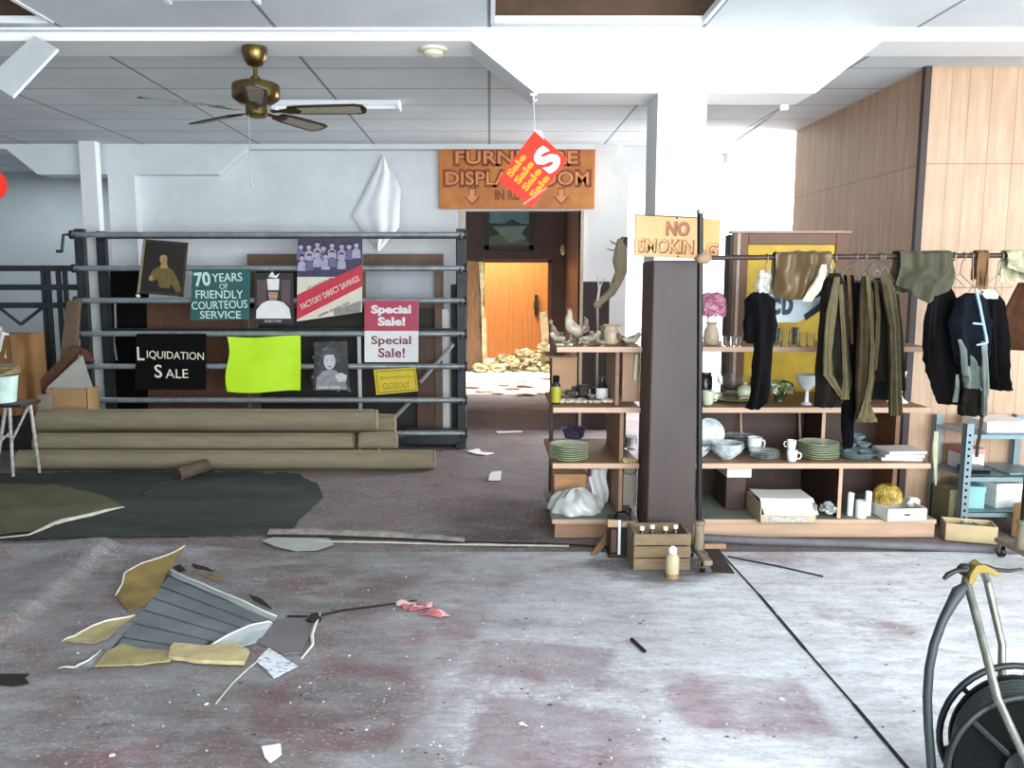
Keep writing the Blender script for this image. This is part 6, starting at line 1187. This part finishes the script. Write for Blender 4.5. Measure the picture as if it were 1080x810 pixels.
b = MB(); garment(b, [(455,985,990), (480,983,989), (505,985,988), (512,986,987)], Y0 - .02, .01, 2, .2, 3, 16); tag(b.build('hanging_tape', fabric('cream_tape', '#a9a287'), smooth=True), 'cream cloth tape hanging at the right end of the long shelf unit', 'cloth')
# pole strips above: white cable on steel shelf
# ================================================================ things on the floor
def flat(name, label, cat, px, m_, z=.004, th=.003, jag=0.0, seed=0, curl=None, group=None, kind=None):
    rr = random.Random(seed); pts = []
    for (a, c) in zip(px, px[1:] + px[:1]):
        n = 1 if not jag else max(1, int(math.hypot(c[0] - a[0], c[1] - a[1]) / 7))
        for i in range(n):
            u = i / n; j = jag if i else 0; pts.append((a[0] + (c[0] - a[0]) * u + rr.uniform(-j, j), a[1] + (c[1] - a[1]) * u + rr.uniform(-j, j) * .5))
    P = []
    for q in pts:
        p = fl(*q); p.z = z + floor_z(p.x, p.y); P.append(p)
    b = MB(); b.prism(P, (0, 0, th)); o = b.build(name, m_); return tag(o, label, cat, group, kind)
sub = mat('blackened_subfloor', '#3a423f', .9, col2='#191c1b', scale=1.6, stretch=(.6, 1.5, 1), bump=.3); olv = mat('olive_lino_back', '#57543a', .8, var=.35, scale=2.5)
pal = mat('torn_paper_edge', '#b8b4a4', .8, var=.15, scale=18)
flat('bare_floor_patch', 'large blackened patch of bare floor with a ragged round edge before the carpet rolls', 'floor patch', [(-10,500),(150,497),(250,498),(316,500),(335,510),(341,524),(330,535),(315,548),(305,560),(280,564),(180,566),(40,568),(-10,570)], sub, .0, .004, 2.2, 3)
flat('olive_lino_flap', 'torn olive linoleum flap at the far left of the bare patch', 'linoleum flap', [(-10,512),(60,513),(110,525),(131,537),(100,544),(72,550),(45,561),(-10,566)], olv, .012, .004, 1.5, 4)
b = MB(); pe = [(131,537),(112,541),(98,545),(80,549),(66,552),(55,556),(44,561),(30,567),(0,570)]; b.tube([fl(*q) + Vector((0, 0, .018)) for q in pe], [.004, .012, .014, .013, .016, .014, .010, .006, .005], 6); tag(b.build('curled_edge', pal), 'pale curled torn edge of the olive linoleum flap', 'torn edge')
# lifted rear border of the front sheet
def strip(name, label, pts, m_, w_=.05, lift=.03, seed=0):
    P = [fl(*q) for q in pts]; n = len(P) - 1
    def fn(u, v):
        k = u * n; i = min(n - 1, int(k)); p = P[i].lerp(P[i+1], k - i); j = noise.noise(Vector((u * 9, seed, 0)))
        return p + Vector((0, (v - .3) * w_ * (1 + .5 * j), .004 + lift * (.5 + .5 * j) * math.sin(v * PI * .6)))
    b = MB(); b.grid(fn, n * 8, 4, (0, 0, .004)); return tag(b.build(name, m_, smooth=True), label, 'linoleum edge')
dkg = mat('dark_gap', '#171513', .9)
strip('lifted_edge', 'pale lifted linoleum edge running across the middle of the floor', [(283,563),(330,563),(380,565),(430,567),(455,570),(490,572)], mat('lifted_lino_edge', '#8d857f', .7, var=.35, scale=14), .07, .03, 2)
strip('dark_seam_strip', 'black seam gap along the lifted linoleum edge', [(283,567),(340,568),(400,569),(460,572),(520,574),(580,575),(640,578)], dkg, .03, .004, 5)
strip('pale_seam_strip', 'thin pale torn line along the seam before the left shelf unit', [(330,572),(400,573),(470,575),(560,576.5),(600,577)], pal, .016, .006, 6)
# threshold bar before the right unit
b = MB(); pts = [fl(742, 571), fl(800, 574), fl(900, 577), fl(1000, 581), fl(1095, 585)]; b.tube([p + Vector((0, 0, .022)) for p in pts], .028, 8); tag(b.build('rubber_bumper', mat('grey_rubber', '#5c5a5c', .7, var=.2), smooth=True), 'long grey rubber strip lying along the front of the right shelf unit', 'strip')
# long open seam at right
b = MB(); pts = [(757,580),(800,627),(850,686),(900,743),(958,812)]; P = [fl(*q) for q in pts]
for i in range(len(P) - 1):
    d = (P[i+1] - P[i]); nrm = Vector((-d.y, d.x, 0)).normalized() * (.006 + .003 * (i % 2)); b.add([P[i] - nrm + Vector((0,0,.003)), P[i+1] - nrm + Vector((0,0,.003)), P[i+1] + nrm + Vector((0,0,.003)), P[i] + nrm + Vector((0,0,.003))], [(0,1,2,3)])
o = b.build('floor_seam', dkg); tag(o, 'black open seam running diagonally over the pale floor at the right', 'floor seam')
b = MB(); b.tube([fl(768, 587, .006), fl(820, 597, .008), fl(868, 608, .006)], .006, 6); tag(b.build('thin_rod', steeld), 'thin dark rod lying on the floor right of the castor', 'rod')
flat('dark_scrap', 'dark triangular scrap of linoleum beside the castor', 'linoleum scrap', [(745,578),(757,580),(775,606),(752,604)], mat('dark_lino', '#3a2c2c', .8, var=.3), .004, .004)
# torn hole at left: concrete patch, foam, flaps
plank = mat('bare_grey_planks', '#6a7071', .8, var=.25, scale=3, stretch=(1, 1, 1)); foam = mat('yellow_foam_underlay', '#978a5e', .9, var=.25, scale=7, bump=.4); foamd = mat('old_ochre_underlay', '#7b6738', .9, var=.35, scale=5)
t = thing('torn_floor_hole', 'torn hole in the linoleum showing bare grey floorboards', 'floor hole', fl(215, 655))
hole = [(178,608),(230,628),(288,655),(250,664),(228,688),(185,690),(122,681),(150,652)]
c0, cA, cB = fl(178, 609), fl(122, 684), fl(287, 655); cD = fl(205, 697)
b = MB(); b.prism([fl(*q) + Vector((0, 0, .002)) for q in [(176,606),(235,628),(292,656),(255,672),(225,695),(112,690),(148,652)]], (0, 0, .002)); b.build('hole_bed', mat('bed_grey', '#3b4040', .9, var=.3), t)  # dark grey sheet below the boards, seen in the gaps between them
for k in range(6):
    u0, u1 = k / 6 + .012, (k + 1) / 6 - .012; L0, L1 = fl(178, 609), fl(118, 690); R0, R1 = fl(289, 656), fl(228, 700)
    a = L0.lerp(L1, u0); d = L0.lerp(L1, u1); c = R0.lerp(R1, u0); e = R0.lerp(R1, u1); sh = [1, 1, .93, .83, .74, .68][k]
    b = MB(); b.prism([q + Vector((0, 0, .004)) for q in (a, d, d.lerp(e, sh), a.lerp(c, sh))], (0, 0, .005)); b.build('floorboard', plank, t)
flat('foam_slab', 'cracked yellow foam underlay slab at the front of the torn hole', 'underlay', [(180,688),(184,684),(215,687),(248,684),(263,692),(258,704),(215,703),(178,698)], mat('pale_yellow_foam', '#b5a67a', .9, var=.2, scale=9, bump=.5), .012, .018, 1.0, 8)
flat('foam_strip', 'long ochre yellow underlay strip left of the cracked foam slab', 'underlay', [(100,706),(114,690),(130,682),(150,688),(182,689),(180,700),(150,704)], foam, .010, .008, 1.0, 9)
def curl(name, label, px_edge, px_base, m_, h_=.07, th=(0, 0, .004), edge=None, seed=0):
    """a flap of sheet bent up from px_base to px_edge (both polylines)"""
    A = [fl(*q) for q in px_base]; E = [fl(*q) for q in px_edge]; n = len(A) - 1
    def fn(u, v):
        k = u * n; i = min(n - 1, int(k)); f_ = k - i; p = A[i].lerp(A[i+1], f_); q = E[i].lerp(E[i+1], f_); r = p.lerp(q, v)
        up = h_ * math.sin(u * PI) ** .6 * v ** 1.5; r.z = .006 + up + .006 * noise.noise(Vector((u * 5, v * 4, seed)))
        # keep the picture position of the lifted edge: shift towards the camera with height
        r.y -= up * (r.y / CAM.z) * 1.0; r.x -= up * (r.x / CAM.z) * 1.0
        r.z += floor_z(r.x, r.y); return r
    t = thing(name, label, 'linoleum flap', fn(.5, 0)); b = MB(); b.grid(fn, 24, 10, th); b.build('sheet', m_, t, smooth=True)
    b = MB(); b.tube([fn(i / 24, 1.0) + Vector((0, 0, .004)) for i in range(25)], .0045, 5); b.build('torn_edge', mat('white_torn_edge', '#d3cfc2', .8), t); return t
curl('lino_flap', 'ochre backed linoleum flap curled up at the upper left of the torn hole', [(122,630),(129,618),(131,606),(150,596),(175,590),(195,585)], [(135,646),(150,641),(163,630),(172,617),(176,606),(186,594)], foamd, .05)
curl('small_lino_flap', 'small ochre flap curled up left of the torn hole', [(66,678),(80,672),(95,663),(110,657),(142,651)], [(90,680),(102,680),(115,674),(126,662),(142,652)], mat('ochre_grey_flap', '#8b815c', .9, var=.25, scale=6), .035, seed=4)
curl('long_lino_flap', 'thin white edged sliver of linoleum at the lower left of the hole', [(62,707),(80,705),(95,698),(106,688)], [(90,708),(104,702),(108,696),(112,688)], mat('grey_blue_back', '#6c7072', .8, var=.2), .03, seed=5)
curl('grey_lino_flap', 'pale grey linoleum flap folded over the right side of the torn hole', [(215,687),(240,672),(262,662),(283,657),(287,659)], [(226,690),(248,684),(264,682),(275,676),(287,660)], mat('pale_grey_back', '#9fa5a4', .7, var=.15, scale=3), .03, seed=6)
curl('upper_lino_flap', 'long grey flap lifted along the upper right edge of the torn hole', [(180,603),(200,612),(230,624),(265,640),(292,652)], [(181,609),(205,619),(236,633),(268,648),(290,657)], mat('grey_edge_back', '#8f9899', .7, var=.2, scale=3), .025, seed=7)
for k, q in enumerate(([(183,600),(190,598),(196,603),(188,605)], [(202,597),(218,600),(226,604),(205,601)], [(208,606),(222,606),(236,613),(226,613)], [(262,628),(275,632),(287,643),(280,640),(268,634)])):
    flat('black_crack', ['black gash in the linoleum at the top corner of the torn hole', 'narrow black gash right of the ochre flap', 'ochre black gash above the long grey flap', 'jagged black gash at the right end of the long grey flap'][k], 'floor gash', q, dkg if k != 2 else foamd, .004, .003, .6, k, group='gashes near the torn hole')
flat('lino_piece', 'smooth dark linoleum piece right of the torn hole', 'linoleum piece', [(292,655),(330,652),(334,660),(318,690),(298,692),(270,678)], mat('smooth_lino', '#6f6a6b', .6, var=.15, scale=4), .004, .005, 1.0, 12)
b = MB(); b.tube([fl(*q) + Vector((0, 0, .010)) for q in [(338,649),(333,660),(329,672),(330,682),(318,697)]], [.004, .008, .009, .007, .004], 5); tag(b.build('torn_white_edge', MATS['white_torn_edge']), 'ragged white torn edge right of the smooth dark linoleum piece', 'torn edge')
b = MB(); b.tube([fl(*q) + Vector((0, 0, .006)) for q in [(303,651),(330,652),(360,645),(400,640),(440,634)]], [.006, .008, .006, .005, .003], 5); tag(b.build('seam_thread', dkg), 'dark crack running from the torn hole towards the pink shreds', 'floor crack')
b = MB(); b.blob(fl(331, 655) + Vector((0, 0, .012)), (.035, .05, .02), 3, .6, 2); tag(b.build('tar_lump', dkg), 'black tar lump at the corner of the smooth linoleum piece', 'lump')
b = MB(); b.tube([fl(*q) + Vector((0, 0, .005)) for q in [(228,743),(245,722),(262,706),(270,700)]], .004, 5); tag(b.build('white_crack_edge', pal), 'thin pale sliver pointing away from the printed paper scrap', 'torn edge')
# papers
m, nt, bs = nodes('printed_scrap'); tt = tex(nt, 26, (1, 3.2, 1), detail=2); k_ = math_n(nt, 'GREATER_THAN', tt, .57); nt.links.new(mixc(nt, k_, lin('#dfe3e8'), lin('#8a93a0')), bs.inputs['Base Color']); prs = m
flat('printed_paper', 'white printed paper scrap with rows of small marks right of the torn hole', 'paper', [(284,686),(314,705),(289,718),(280,708),(270,700)], prs, .010, .003, .8, 3)
flat('paper_chip', 'small white chip of paper near the lower left of the floor', 'paper', [(276,789),(296,786),(297,797),(285,806),(279,800)], whitep, .004, .004, .5, 5)
flat('pale_floor_patch', 'pale smooth oval patch on the floor beside the lifted edge', 'floor patch', [(276,571),(290,567),(330,566),(348,569),(352,575),(335,581),(312,582),(290,577)], mat('pale_filler', '#a9aba6', .7, var=.06), .004, .003, .4, 6)
flat('white_tag', 'white paper tag lying on the floor between rolls and left unit', 'paper', [(516,501),(519,498),(529,497),(528,507),(515,507)], whitep, .0, .004, 0, 7)
flat('torn_paper', 'torn white paper scrap on the floor before the doorway', 'paper', [(492,476),(505,473),(508,477),(521,478),(512,480),(503,479)], whitep, .0, .004, .6, 8)
flat('white_strip', 'narrow white strip lying on the floor before the doorway', 'paper', [(523,455),(550,454.5),(551,456),(525,457)], whitep, .0, .004, 0, 9)
pinks = mat('pink_shred', '#c46d70', .7, var=.25, scale=20); rr = random.Random(5)
for k in range(7):
    p = fl(428 + k * 6, 638 + 12 * (k / 6) + rr.uniform(-3, 3)); M = Matrix.Translation(p + Vector((0, 0, .01))) @ Matrix.Rotation(rr.uniform(-.6, .6), 4, 'Z'); b = MB(); b.grid(lambda u, v: M @ Vector((-.05 + .1 * u, -.02 + .04 * v, .012 * math.sin(u * 5 + k) * v + .003)), 6, 3, (0, 0, .003))
    tag(b.build('pink_shred', pinks if k % 3 else mat('pale_pink_shred', '#e0b7b4', .7), smooth=True), 'torn pink shred in the small scatter right of the torn hole', 'shred', 'pink shreds on the floor')
b = MB(); b.tube([fl(666, 674, .01), fl(680, 687, .008)], .009, 6); tag(b.build('short_stick', dkg), 'short dark stick on the pale scuffed floor', 'stick')
flat('dark_gash', 'dark ragged gash at the left edge of the floor', 'floor gash', [(-8,713),(10,712),(31,712),(26,716),(31,722),(12,725),(-8,723)], dkg, .004, .003, .8, 15)
# swelling line: fold crease
# litter too small to count
rr = random.Random(17); b = MB()
for k in range(170):
    px_, py_ = rr.uniform(60, 1000), rr.uniform(585, 808)
    if (90 < px_ < 340 and 590 < py_ < 715) or (630 < px_ < 770 and py_ < 640): continue
    p = fl(px_, py_); s_ = rr.uniform(.002, .006) * (2.2 if k % 17 == 0 else 1); a = rr.uniform(0, 6.3); n = 5; z = floor_z(p.x, p.y) + .005
    b.prism([p + Vector((s_ * math.cos(a + i * 2 * PI / n) * rr.uniform(.5, 1.3), s_ * math.sin(a + i * 2 * PI / n) * rr.uniform(.5, 1.3), z)) for i in range(n)], (0, 0, .003))
tag(b.build('plaster_crumbs', mat('plaster_crumb', '#d5d2cb', .9, var=.1)), 'tiny white plaster crumbs scattered over the linoleum', 'litter', None, 'stuff')
rr = random.Random(19); b = MB()
for k in range(120):
    px_, py_ = rr.uniform(60, 1000), rr.uniform(590, 808); p = fl(px_, py_); s_ = rr.uniform(.002, .006); a = rr.uniform(0, 6.3); z = floor_z(p.x, p.y) + .003
    if (90 < px_ < 340 and 590 < py_ < 715) or (630 < px_ < 770 and py_ < 640): continue
    b.prism([p + Vector((s_ * 1.8 * math.cos(a + i * 2 * PI / 5) * rr.uniform(.5, 1.3), s_ * math.sin(a + i * 2 * PI / 5) * rr.uniform(.4, 1.2), z)) for i in range(5)], (0, 0, .0015))
tag(b.build('dirt_crumbs', mat('dirt_crumb', '#3b3230', .9, var=.3)), 'tiny dark dirt crumbs scattered over the linoleum', 'litter', None, 'stuff')
# ================================================================ hose reel cart at the lower right
galv = mat('worn_galvanised_tube', '#6b6a63', .4, .7, var=.3, scale=20); rubber = mat('dark_green_hose', '#1b2423', .55, var=.2, scale=8); rimm = mat('black_reel_rim', '#121617', .45, .3, var=.2); yb = mat('yellow_bracket', '#6f5f18', .45, .1, var=.2)
YH = 2.33; rc = at(1079, 790, YH); rc.z = .238; RR = .225; dy = .20
t = thing('hose_reel', 'hose reel cart with a tubular handle and yellow bracket at the lower right', 'hose reel', (rc.x, rc.y, 0))
def circ(c_, r, n=40, ph=0): return [c_ + Vector((r * math.cos(ph + i * 2 * PI / n), 0, r * math.sin(ph + i * 2 * PI / n))) for i in range(n + 1)]
ax_ = Vector((.085, dy, .0))
for k, off in enumerate((Vector((0, 0, 0)), ax_)):
    b = MB(); b.tube(circ(rc + off, RR), .011, 8); rim = b.build('rim', rimm, t, smooth=True)
    b = MB(); 
    for i in range(6):
        a = i * PI / 3 + .3; d = Vector((math.cos(a), 0, math.sin(a))); b.tube([rc + off + d * .05, rc + off + d * (RR - .005)], .009, 6)
    b.lathe([(.0, -.012), (.06, -.012), (.06, .012), (0, .012)], rc + off, 18, M=Matrix.Rotation(PI / 2, 4, 'X')); b.build('spokes', rimm, rim)
b = MB(); b.lathe([(.0, -.004), (RR - .03, -.004), (RR - .03, .006), (0, .006)], rc + ax_ * .97, 40, M=Matrix.Rotation(-PI / 2, 4, 'X')); b.build('rear_cheek', rimm, t)
b = MB(); b.lathe([(.0, -.004), (RR - .022, -.004), (RR - .022, .004), (0, .004)], rc + Vector((0, .012, 0)), 40, M=Matrix.Rotation(-PI / 2, 4, 'X')); b.build('front_cheek', mat('black_reel_cheek', '#070808', .9, var=.2, spec=.1), t)
b = MB(); b.lathe([(.0, .01), (.085, .01), (.085, dy - .01), (0, dy - .01)], rc, 24, M=Matrix.Rotation(-PI / 2, 4, 'X')); b.build('drum', rimm, t, smooth=True, sub_angle=40)
b = MB(); hp = []; n_t = 34
for lay in range(5):
    for i in range(n_t * 7 + 1):
        a = 2 * PI * i / n_t; w_ = i / (n_t * 7); w_ = w_ if lay % 2 == 0 else 1 - w_; rr_ = .10 + lay * .022; hp.append(rc + Vector((rr_ * math.cos(a) + .085 * w_, .025 + (dy - .05) * w_, rr_ * math.sin(a))))
b.tube(hp, .0115, 7); b.build('wound_hose', rubber, t, smooth=True)
top1, top2 = at(1019, 612, 2.52), at(1041, 612, 2.74)
foot1 = Vector((rc.x + .015, rc.y - .06, .03)); 
b = MB(); b.tube([top1, at(1027, 640, 2.46), at(1052, 737, 2.27), rc + Vector((-.005, -.045, .02)), Vector((rc.x + .06, rc.y - .05, .012))], .0125, 10); b.build('handle_tube', galv, t, smooth=True)
b = MB(); b.tube([top2, at(1057, 680, 2.70), rc + ax_ + Vector((0, .04, 0)), Vector((rc.x + .09, rc.y + dy + .04, .012))], .0125, 10); b.build('handle_tube', galv, t, smooth=True)
pk_ = at(1030, 600, 2.62); b = MB(); b.tube([top1, at(1021, 601, 2.55), at(1028, 594, 2.62), at(1036, 600, 2.70), top2], .013, 10); b.build('top_bend', galv, t, smooth=True)
b = MB(); b.prism([at(*q, 2.50) for q in [(1020,621),(1024,606),(1030,597),(1038,596),(1049,601),(1057,606),(1052,609),(1040,604),(1032,606),(1027,618)]], (0, .04, 0)); b.build('bracket', yb, t, bevel=.003)
b = MB(); b.tube([at(*q, 2.50) for q in [(995,611),(1000,606),(1008,602),(1020,601)]], [.006, .009, .008, .008], 8); b.build('lever', blk, t, smooth=True)
b = MB(); b.tube([at(*q, 2.58) for q in [(1038,597),(1050,601),(1064,602),(1078,600)]], [.008, .008, .006, .004], 8); b.build('lever', blk, t, smooth=True)
b = MB(); b.blob(at(1018, 600, 2.53), (.025, .02, .02), 4, .3, 2); b.build('valve', rimm, t, smooth=True)
b = MB(); hs = [(1018,618),(1011,624),(1004,636),(994,655),(985,680),(980,705),(978,735),(979,765),(981,790),(983,815)]; pth = [at(q[0], q[1], 2.50 - .012 * i) for i, q in enumerate(hs)]
last = pth[-1]; pth += [Vector((last.x + .01, last.y, max(.06, last.z - .12))), Vector((last.x + .05, last.y - .02, .016)), Vector((last.x + .15, last.y - .05, .016))]
b.tube(pth, [.012, .02, .016] + [.0135] * (len(pth) - 3), 10); b.build('feed_hose', rubber, t, smooth=True)
b = MB(); b.tube([Vector((rc.x + .05, rc.y - .05, .012)), Vector((rc.x + .10, rc.y + dy + .05, .012)), ], .012, 8); b.tube([Vector((rc.x - .16, rc.y - .04, .012)), Vector((rc.x + .25, rc.y - .04, .012))], .012, 8); b.tube([Vector((rc.x - .14, rc.y + dy + .04, .012)), Vector((rc.x + .28, rc.y + dy + .04, .012))], .012, 8); b.build('base_frame', galv, t, smooth=True)
b = MB(); b.box(rc.x - .20, rc.x - .13, rc.y - .07, rc.y + .0, 0, .05); b.build('foot_block', rimm, t, bevel=.01)
